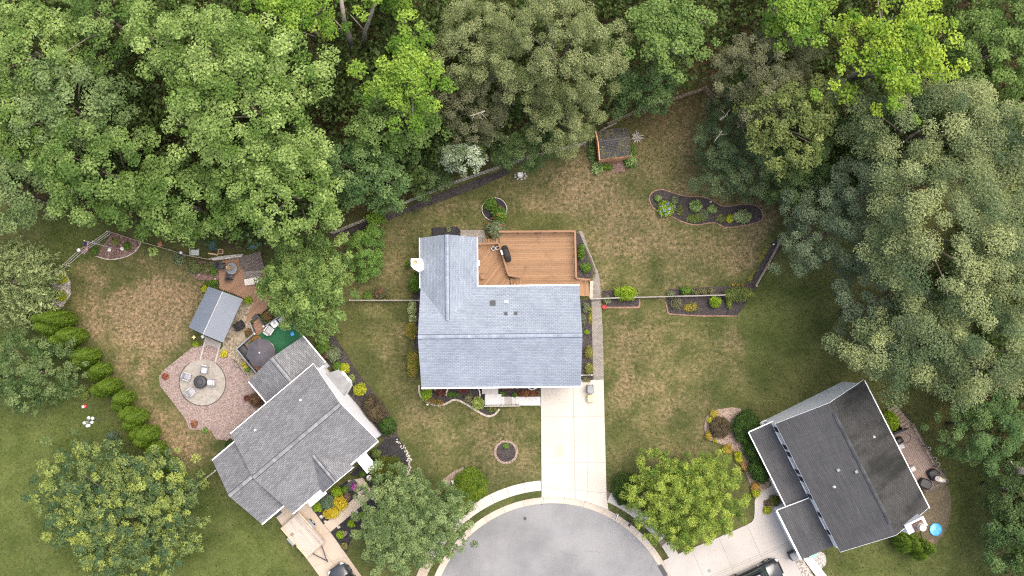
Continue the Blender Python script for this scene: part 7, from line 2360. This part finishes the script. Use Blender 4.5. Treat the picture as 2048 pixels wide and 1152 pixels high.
SH = [
    # middle house
    ("variegated shrub strip left of the middle house, upper half", 824, 615, 11, .8, VARIEG, dict(ell=(.85, 1.5))),
    ("variegated shrub strip left of the middle house, lower half", 825, 636, 10, .7, VARIEG, dict(ell=(.85, 1.1))),
    ("yellow and orange shrub below the variegated strip", 822, 660, 14, 1.1, ((0.16, .18, .03), (.38, .27, .06)), dict(ell=(.85, 1.3))),
    ("lower yellow and orange shrub left of the middle house", 825, 727, 15, 1.3, ((0.14, .18, .03), (.34, .27, .055)), dict(ell=(.82, 1.75))),
    ("green shrub at the foot of the chimney", 829, 566, 14, 1.3, GREEN, dict(ell=(.85, 1.45))),
    ("small thin shrub above the chimney", 816, 528, 8, .8, GREEN, dict(dens=.3)),
    ("bright green shrub at the left end of the front bed", 852, 786, 13, 1.0, LIMEY, dict(ell=(.9, 1))),
    ("dark red shrub, leftmost in the front bed", 881, 782, 12, .9, RED, dict(ell=(.9, 1))),
    ("dark red shrub, second in the front bed", 926, 779, 11, .9, RED, dict(ell=(1, .8))),
    ("pale lime hydrangea left of the porch steps", 956, 806, 14, 1.1, ((0.19, .25, .055), (.40, .46, .14)), dict(ell=(.85, 1.05))),
    ("low orange and green perennials along the front edging", 868, 803, 20, .35, ((0.11, .13, .03), (.30, .17, .05)), dict(ell=(1.1, .3), dens=.5, rot=-.25)),
    ("low green perennials in the dip of the front edging", 905, 789, 12, .4, GREEN, dict(dens=.4, ell=(1.2, .5))),
    ("sparse strappy perennial left of the lime hydrangea", 938, 798, 11, .5, ((.16, .16, .08), (.28, .27, .15)), dict(dens=.25, asp=.2, leaf=.2)),
    ("low mixed plants in the point of the front bed", 984, 819, 11, .3, ((.09, .12, .03), (.19, .2, .06)), dict(dens=.4, ell=(1.1, .6))),
    ("dark red shrub, leftmost right of the porch", 1018, 776, 11, .8, RED, dict(ell=(1.5, .5))),
    ("rust coloured low shrub beside the driveway", 1055, 787, 15, .5, RUST, dict(ell=(1.4, .4))),
    ("small green plant at the porch corner", 1004, 788, 6, .5, GREEN, {}),
    ("small green plant on the steps", 1029, 790, 5, .4, GREEN, {}),
    ("green plant on the mulch circle of the front lawn", 1012, 892, 6, .35, GREEN, {}),
    ("thin shrub at the top of the right side bed", 1172, 615, 9, .6, GREYG, dict(ell=(.8, 1.2), dens=.4)),
    ("yellow flower border beside the paver path", 1181, 632, 10, .35, ((.14, .17, .03), (.38, .34, .05)), dict(ell=(.35, 1.9), dens=.6)),
    ("strappy grey plant in the right side bed", 1167, 640, 10, .5, ((.1, .12, .07), (.2, .22, .15)), dict(dens=.25, asp=.2, leaf=.2, ell=(.6, 1.4))),
    ("small bright plant in the right side bed", 1174, 664, 5, .4, LIMEY, {}),
    ("olive shrub beside the paver path, upper of two", 1178, 705, 10, .7, ((.12, .13, .03), (.25, .24, .06)), dict(ell=(.85, 1.3))),
    ("olive shrub beside the paver path, lower of two", 1178, 738, 10, .6, ((.12, .14, .03), (.24, .25, .06)), dict(ell=(.85, 1.2))),
    ("grassy plant at the top of the driveway", 1173, 760, 9, .4, ((.13, .13, .06), (.24, .22, .11)), dict(dens=.4, ell=(1, .6))),
    ("green shrub in the bed right of the cedar deck", 1163, 505, 11, .8, GREEN, dict(ell=(.7, 1.6), dens=.6)),
    ("low shrub at the lower end of the deck side bed", 1172, 535, 11, .6, GREEN, dict(dens=.5)),
    ("flowering rose shrub with red blooms above the deck stairs", 999, 428, 17, 1.6, GREEN, dict(flowers=((.42, .09, .06), 7, .13), ell=(.9, 1.1))),
    ("tall grey green shrub overhanging the deck stairs", 992, 457, 20, 1.9, GREYG, dict(flowers=((.42, .09, .06), 6, .13), ell=(.95, .95))),
    ("fern like plant in the round planter ring", 982, 408, 14, .8, GREEN, dict(dens=.45)),
    ("small plant in the black bed behind the wing", 897, 459, 6, .35, GREYG, dict(dens=.4)),
    ("reddish perennial by the rail left of the middle house", 760, 586, 14, .8, ((.07, .1, .04), (.17, .12, .07)), dict(dens=.45, flowers=((.4, .08, .06), 5, .1))),
    ("low green plant by the rail near the conifer", 735, 592, 9, .5, GREEN, dict(dens=.4)),
    # fence beds
    ("wide bright green bush on the rail by the paver path", 1252, 587, 23, 1.3, LIMEY, dict(ell=(1.0, .66))),
    ("small rose at the left end of the small brick bed", 1214, 600, 9, .7, GREYG, dict(dens=.4)),
    ("bright lime shrub below the right hand rail", 1430, 604, 13, 1.0, LIMEY, dict(ell=(.95, .9))),
    ("lime shrub right of the bright lime one", 1459, 605, 9, .8, ((.11, .16, .03), (.22, .27, .05)), dict(ell=(.7, 1.2))),
    ("vine heap at the right end of the rail fence", 1478, 588, 26, 1.5, ((.08, .12, .03), (.19, .22, .06)), dict(ell=(1.25, .6))),
    ("green shrub above the rail, left in the fence bed", 1371, 581, 12, .8, GREEN, dict(ell=(1, .75))),
    ("sparse perennials above the rail in the fence bed", 1405, 583, 18, .5, ((.1, .12, .05), (.22, .22, .09)), dict(dens=.25, ell=(1.5, .5))),
    ("sparse dry perennials below the rail", 1352, 606, 14, .6, ((.1, .11, .06), (.2, .2, .11)), dict(dens=.3)),
    ("yellow flowering perennial in the fence bed", 1382, 615, 14, .5, ((.13, .14, .04), (.45, .36, .06)), dict(dens=.3, ell=(1.2, .7))),
    ("small plant at the rail's left end of the fence bed", 1341, 590, 9, .6, GREYG, dict(dens=.4)),
    ("yellow green border plants along the slanting strip, lower", 1503, 552, 8, .3, ((.16, .17, .04), (.33, .3, .08)), dict(ell=(.5, 1.8), dens=.4, rot=-.55)),
    ("yellow green border plants along the slanting strip, upper", 1524, 512, 8, .3, ((.16, .17, .04), (.33, .3, .08)), dict(ell=(.5, 2.2), dens=.4, rot=-.55)),
    ("orange border plants along the top of the fence bed", 1478, 571, 11, .3, ((.2, .14, .03), (.36, .26, .06)), dict(ell=(1.4, .3), dens=.4)),
    ("small green plant by the slanting fence", 1538, 533, 7, .4, GREYG, dict(dens=.4)),
    # island bed
    ("small hosta in the left end of the mulch island", 1316, 397, 7.5, .4, HOSTA, {}),
    ("blue hydrangea in the mulch island", 1332, 418, 17, .9, LIMEY, dict(flowers=((.34, .40, .62), 26, .13))),
    ("dark upright plant beside the blue hydrangea", 1350, 401, 9, .6, GREYG, dict(dens=.4)),
    ("pale variegated hosta, larger of the middle pair", 1391, 412, 13, .6, HOSTA, dict(leaf=.16)),
    ("pale variegated hosta, smaller of the middle pair", 1424, 418, 10, .5, HOSTA, dict(leaf=.16)),
    ("large pale hosta at the right of the mulch island", 1484, 433, 17, .7, ((.17, .23, .09), (.36, .42, .22)), dict(leaf=.16, ell=(1.1, .8))),
    ("yellow hosta beside the large pale one", 1460, 437, 9, .45, YELLOWG, {}),
    ("low green ground cover in the middle of the island", 1391, 436, 18, .3, ((.09, .14, .03), (.2, .25, .06)), dict(ell=(1.2, .5), dens=.45)),
    ("sparse perennials between the middle hostas", 1408, 428, 11, .4, GREYG, dict(dens=.3)),
    ("sparse perennials right of the blue hydrangea", 1360, 422, 10, .4, ((.1, .13, .04), (.2, .22, .08)), dict(dens=.3, ell=(.8, 1.2))),
    ("sparse perennials in the right waist of the island", 1441, 437, 10, .35, ((.1, .13, .04), (.2, .23, .08)), dict(dens=.3)),
    # shed
    ("hosta hedge left of the shed", 1184, 302, 12, .6, HOSTA, dict(ell=(.62, 1.9), leaf=.16)),
    ("bright hosta clump below the left corner of the shed", 1194, 336, 13, .55, HOSTA, dict(leaf=.16)),
    ("green hosta strip along the front of the shed", 1214, 334, 11, .5, GREEN, dict(ell=(1.2, .6))),
    ("hosta clump at the right corner of the shed", 1260, 322, 13, .55, HOSTA, dict(leaf=.16)),
    ("hosta strip along the right wall of the shed", 1265, 300, 9, .5, GREEN, dict(ell=(.7, 1.4))),
    ("yellow green weed behind the shed", 1226, 270, 9, .5, ((.13, .13, .03), (.24, .22, .05)), dict(dens=.5)),
    # hedges in front
    ("round clipped bush with yellow tips, upper lobe beside the walk", 941, 970, 34, 1.6, ((.06, .115, .008), (.155, .215, .02)), dict(asp=.22, leaf=.2, dens=.75, lr=.28)),
    ("round clipped bush with yellow tips, lower lobe behind the grey tree", 917, 1003, 30, 1.4, ((.055, .105, .008), (.145, .205, .02)), dict(asp=.22, leaf=.2, dens=.75, lr=.28)),
    ("round dark green bush left of the yellow green tree", 1252, 978, 29, 1.7, ((.025, .058, .008), (.065, .105, .018)), dict(leaf=.12, lr=.3, ell=(.95, 1.2))),
    # left house
    ("dark green round shrub at the rear corner of the left house", 645, 692, 15, 1.5, GREEN, {}),
    ("grey green shrub beside the rear wing of the left house", 666, 708, 16, 1.3, GREYG, {}),
    ("small dark red shrub beside the rear wing", 651, 712, 7, .8, RED, {}),
    ("deep green shrub below the grey green one", 675, 733, 11, 1.0, GREEN, {}),
    ("yellow green shrub above the bay window", 689, 737, 11, 1.0, YELLOWG, {}),
    ("small pale shrub beside the bay window", 702, 757, 9, .8, ((.13, .17, .05), (.26, .3, .1)), {}),
    ("yellow green ball shrub below the bay window", 719, 779, 13, 1.1, YELLOWG, {}),
    ("brownish yew at the long white wall", 748, 818, 24, 1.7, BROWNB, dict(ell=(.8, 1.25), rot=.55, lr=.3)),
    ("dark green yew at the corner of the long white wall", 776, 853, 18, 1.7, DKGREEN, dict(lr=.3)),
    ("broad olive clipped yew in the front bed", 775, 941, 33, 1.5, ((.062, .085, .012), (.135, .155, .024)), dict(asp=.3, lr=.3, ell=(1, .9))),
    ("light green shrub above the broad yew", 752, 907, 10, .8, ((.08, .13, .03), (.17, .22, .06)), {}),
    ("small light shrub left of the broad yew", 739, 928, 8, .6, ((.1, .14, .03), (.22, .25, .07)), dict(dens=.6)),
    ("small green ball shrub by the entry canopy", 724, 948, 7, .6, GREEN, {}),
    ("bright green ball shrub nearest the front gable", 673, 983, 11, .9, LIMEY, {}),
    ("green shrub right of the bright ball", 690, 979, 8, .7, GREEN, {}),
    ("blue green spruce shrub between the ball shrubs", 653, 1004, 16, 1.1, BLUEG, dict(asp=.25)),
    ("bright green ball shrub at the driveway edge", 636, 1013, 11, .9, LIMEY, {}),
    ("golden shrub, upper of the two golden ones", 680, 1006, 15, .9, GOLD, {}),
    ("golden shrub, lower of the two golden ones", 662, 1026, 15, .8, GOLD, dict(ell=(1.1, .8))),
    ("small dusky red shrub beside the golden ones", 694, 994, 8, .6, ((.13, .07, .06), (.24, .16, .14)), {}),
    ("magenta flowers in a pot beside the front walk", 709, 974, 7, .6, ((.28, .03, .26), (.52, .08, .46)), dict(pale=.1)),
    ("violet flowers right of the front walk", 744, 987, 7, .5, ((.2, .06, .22), (.36, .16, .38)), dict(pale=.1)),
    ("pale grass clump right of the front walk", 751, 976, 8, .5, ((.18, .2, .1), (.36, .36, .2)), {}),
    ("yellow green ball shrub under the grey tree", 768, 986, 9, .7, YELLOWG, {}),
    ("green ball shrub, nearest the grey tree, right of the walk", 724, 1031, 8, .6, LIMEY, {}),
    ("green ball shrub, middle one right of the walk", 702, 1048, 7.5, .6, LIMEY, {}),
    ("green ball shrub beside the small pale flowers", 680.5, 1070, 8, .6, LIMEY, {}),
    ("pale flowering tuft beside the green ball shrub", 689, 1067, 6, .4, ((.2, .17, .12), (.34, .3, .24)), dict(dens=.5)),
    ("rosette plant at the tip of the black bed", 689, 1092, 7, .5, ((.12, .12, .04), (.3, .27, .1)), dict(dens=.5)),
    # left back yard
    ("yellow shrub, top of three in the grey gravel bed", 122, 558, 11, .9, YELLOWG, {}),
    ("yellow shrub, middle of three in the grey gravel bed", 122, 592, 11.5, .9, YELLOWG, {}),
    ("yellow shrub, bottom of three in the grey gravel bed", 109, 621, 9, .9, YELLOWG, {}),
    ("dark green shrub at the left of the grey gravel bed", 84, 588, 15, 1.2, GREEN, {}),
    ("grey fine leaved shrub above the grey gravel bed", 90, 563, 16, 1.1, GREYG, dict(dens=.5)),
    ("small dark shrub between the yellow ones", 103, 590, 8, .8, DKGREEN, {}),
    ("green plant in the red mulch corner", 254, 492, 8, .6, GREEN, {}),
    ("thin plant on a timber frame in the red mulch corner", 230, 483, 8, .7, ((.13, .17, .04), (.26, .28, .08)), dict(dens=.5)),
    ("small dark plant at the left of the red mulch corner", 190, 503, 7, .5, GREEN, {}),
    ("fine grey green plant under the birdhouse fence", 357, 517, 14, .7, GREYG, dict(dens=.45)),
    ("grassy bush left of the garden deck, left one", 388, 535, 14, .8, ((.09, .12, .04), (.19, .22, .08)), dict(asp=.2, leaf=.18)),
    ("grassy bush left of the garden deck, middle one", 413, 536, 12, .8, ((.09, .12, .04), (.19, .2, .08)), dict(asp=.2, leaf=.18)),
    ("dark green bush at the edge of the garden deck", 428, 540, 9, .8, GREEN, dict(ell=(.8, 1.3))),
    ("low plants between garden deck and gazebo", 423, 566, 13, .5, GREEN, dict(ell=(1.1, .6), dens=.5)),
    ("yellow plant at the top corner of the gazebo", 410, 578, 7, .5, YELLOWG, {}),
    ("bright fern between gazebo and garden deck", 497, 601, 9, .5, LIMEY, dict(dens=.6)),
    ("yellow hosta on the pink gravel", 447, 708, 7.5, .4, ((.36, .34, .02), (.56, .52, .05)), dict(leaf=.15)),
    ("small green plant left of the gazebo path", 391, 689, 6, .35, LIMEY, {}),
    ("red potted flowers at the left point of the pink gravel", 330, 753, 6.5, .4, ((.16, .07, .03), (.34, .1, .06)), {}),
    ("red and yellow flowers at the bottom of the pink gravel", 388, 848, 7, .4, ((.2, .08, .05), (.36, .18, .1)), {}),
    ("green weed at the lower edge of the pink gravel", 411, 860, 6, .2, ((.1, .19, .04), (.16, .26, .06)), {}),
    ("rust red leaved shrub against the left house wall", 514, 800, 16, 1.2, ((.10, .06, .035), (.22, .12, .065)), dict(dens=.5)),
    ("small dark shrub beside the rust red one", 493, 796, 6, .6, RED, {}),
    ("dark shrub at the rear garage corner", 460, 889, 11, .9, DKGREEN, {}),
    ("orange and yellow potted flowers on the carpeted deck", 511, 677, 9, .5, ((.2, .13, .04), (.4, .22, .08)), dict(z=.86, dens=.6)),
    ("potted flowers beside the carpeted deck stairs", 498, 666, 10, .6, ((.09, .12, .04), (.26, .12, .06)), dict(dens=.6)),
    ("yellow flowers in the railing box of the carpeted deck", 489, 731, 6, .4, ((.25, .24, .03), (.5, .44, .06)), dict(z=.8, ell=(.7, 1.5), rot=.6)),
    ("dark plant at the lower end of the railing box", 495, 739, 6, .4, GREEN, dict(z=.8)),
    ("rusty shrub beside the carpeted deck stairs", 535, 632, 10, .6, ((.12, .12, .05), (.26, .16, .07)), dict(dens=.5)),
    ("bright young shrub among the arborvitae", 166, 787, 12, 1.6, ((.13, .2, .04), (.26, .32, .08)), dict(ell=(.95, 1.2), dens=.5)),
    ("blue grey shrub left of the lower arborvitae", 224, 876, 14, 1.4, ((.06, .1, .06), (.13, .18, .11)), dict(dens=.7)),
    # right house
    ("brown clipped round shrub in the pale mulch bed", 1441, 855, 22, 1.1, BROWNB, dict(lr=.26)),
    ("dark clipped hedge along the right porch, upper half", 1494, 855, 26, 1.7, DKGREEN, dict(ell=(1.12, 1.35), rot=.2, lr=.32, leaf=.12)),
    ("dark clipped hedge along the right porch, middle", 1511, 900, 24, 1.7, DKGREEN, dict(ell=(.95, 1.4), rot=.4, lr=.32, leaf=.12)),
    ("dark clipped hedge along the right porch, lower end", 1520, 942, 22, 1.7, DKGREEN, dict(ell=(.95, 1.15), rot=.4, lr=.32, leaf=.12)),
    ("yellow shrub at the top of the pale mulch bed", 1428, 828, 9, .6, ((.25, .22, .03), (.44, .36, .06)), {}),
    ("small yellow green shrub under the topmost yellow one", 1421, 841, 7, .5, YELLOWG, {}),
    ("yellow orange shrub left of the brown round one", 1418, 870, 9, .5, ((.26, .2, .03), (.46, .34, .06)), dict(ell=(.8, 1.1))),
    ("tiny yellow shrub below the brown round one", 1430, 882, 4, .35, YELLOWG, {}),
    ("yellow orange shrub midway along the dark hedge", 1455, 898, 10, .6, ((.26, .21, .03), (.46, .35, .06)), {}),
    ("bright yellow shrub midway along the dark hedge", 1477, 914, 10, .6, YELLOWG, dict(ell=(.85, 1.2))),
    ("orange low shrubs below the bright yellow one", 1489, 933, 10, .4, ((.24, .14, .05), (.42, .28, .1)), dict(ell=(.7, 1.3), rot=.5)),
    ("orange shrub at the foot of the dark hedge", 1511, 974, 10, .5, ((.26, .16, .04), (.46, .3, .08)), {}),
    ("bright yellow shrub where the path bends", 1512, 986, 9, .6, YELLOWG, {}),
    ("olive ball shrub at the right porch corner", 1549, 1001, 11, .9, ((.07, .09, .02), (.15, .16, .04)), {}),
    ("dusky red shrub beside the olive ball", 1535, 1006, 7, .5, ((.11, .07, .055), (.2, .14, .11)), {}),
    ("bright yellow shrub in front of the right porch", 1535, 1020, 9, .6, YELLOWG, {}),
    ("bright green shrub by the rear deck steps", 1783, 842, 17, 1.2, LIMEY, dict(ell=(.85, 1.3), rot=.4)),
]
for i, (lab, u, v, r, h, cols, kw) in enumerate(SH):
    shrub(lab, u, v, r, h, cols, 2000 + i, **kw)

# grey spiky plant beside the shed
x, y = P(1273, 274, .3)
e = empty("spiky_plant", (x, y, 0.0), "grey spiky dried plant right of the shed", "plant")
rng = np.random.default_rng(8)
for k in range(22):
    az = 2 * math.pi * k / 22 + rng.normal() * .1
    l_ = rng.uniform(.45, .75)
    up = rng.uniform(.15, .5)
    a = Vector((x, y, .08)); b = Vector((x + l_ * math.cos(az) * .6, y + l_ * math.sin(az) * .6, .08 + up)); c = Vector((x + l_ * math.cos(az), y + l_ * math.sin(az), .05 + up * .6))
    part("blade", tube([a, b, c], [.035, .045, .008], 4), M['grey_wood'], e)
print("LEAVES", LEAVES[0])

# shed roof litter and grass tufts: too many to count
rng = np.random.default_rng(12)
n = 260
uu, vv = rng.uniform(0.1, SL, n), rng.uniform(-0.05, SD + .2, n)
zz = 2.02 + 0.75 * (1 - np.abs(vv - SD / 2 - .3) / (SD / 2 + .35)) + .03
pos = np.array([HS(a_, b_, z_) for a_, b_, z_ in zip(uu, vv, zz)])
ox, oy, oz = root_of(shed)
o = link(bpy.data.objects.new("leaf_litter", leaf_mesh("leaf_litter", pos - np.array([ox, oy, oz]), rng.normal(size=(n, 3)) * .3 + np.array([0, 0, 1]), rng.uniform(.06, .16, n), tint(rng, n, rng.normal(size=n), (.10, .09, .05), (.26, .25, .09)), .6, rng)))
o.parent = shed; o["kind"] = "stuff"
for fr_, pts in ((HM, [(0, 0), (13.6, 0), (13.6, 8.5), (13.6, 13.6), (4.8, 13.6), (4.8, 12.6), (0, 12.6)]), (HR, [(0, -1.9), (7, -1.9), (7, -2.8), (11.8, -2.8), (11.8, 8.3), (0, 8.3)]), (HL, [(-2.5, 1), (0, 1), (0, 0), (9.3, 0), (10.2, 5), (9.8, 11), (3.8, 11), (3.8, 8.3), (-2.4, 7.7)]), (HS, [(0, 0), (SL, 0), (SL, SD), (0, SD)])):
    HARD.append([fr_(*p) for p in pts])
HARD.append(PP([(473, 698), (508, 667), (558, 632), (620, 690), (512, 747)])); HARD.append(PP([(436, 523), (520, 505), (545, 600), (530, 621), (498, 642), (439, 578)])); HARD.append(PP([(1784, 868), (1826, 850), (1895, 963), (1852, 984)]))
N = 17000
tx, ty = rng.uniform(-47, 47, N), rng.uniform(-21, 24, N)
bad = np.zeros(N, bool)
for poly in HARD: bad |= poly_mask(tx, ty, poly)
# none under the closed canopy of the wood
for poly in (polyA, polyB): bad |= poly_mask(tx, ty, PP(poly))
tx, ty = tx[~bad], ty[~bad]
k = 5
px_ = np.repeat(tx, k) + rng.normal(size=len(tx) * k) * .06; py_ = np.repeat(ty, k) + rng.normal(size=len(tx) * k) * .06
n = len(px_)
kind = np.repeat(rng.random(len(tx)), k)
col = np.where(kind[:, None] < .62, np.array([[.082, .105, .030]]), np.where(kind[:, None] < .85, np.array([[.115, .125, .040]]), np.array([[.26, .20, .115]]))) * np.exp(.25 * rng.normal(size=(n, 1)))
o = link(bpy.data.objects.new("grass_tufts", leaf_mesh("grass_tufts", np.stack([px_, py_, rng.uniform(.02, .07, n)], 1), rng.normal(size=(n, 3)) * .5 + np.array([0, 0, .8]), rng.uniform(.06, .14, n), col, .45, rng)))
tag(o, "short tufts and clover standing in the lawns", "grass", None, "stuff")
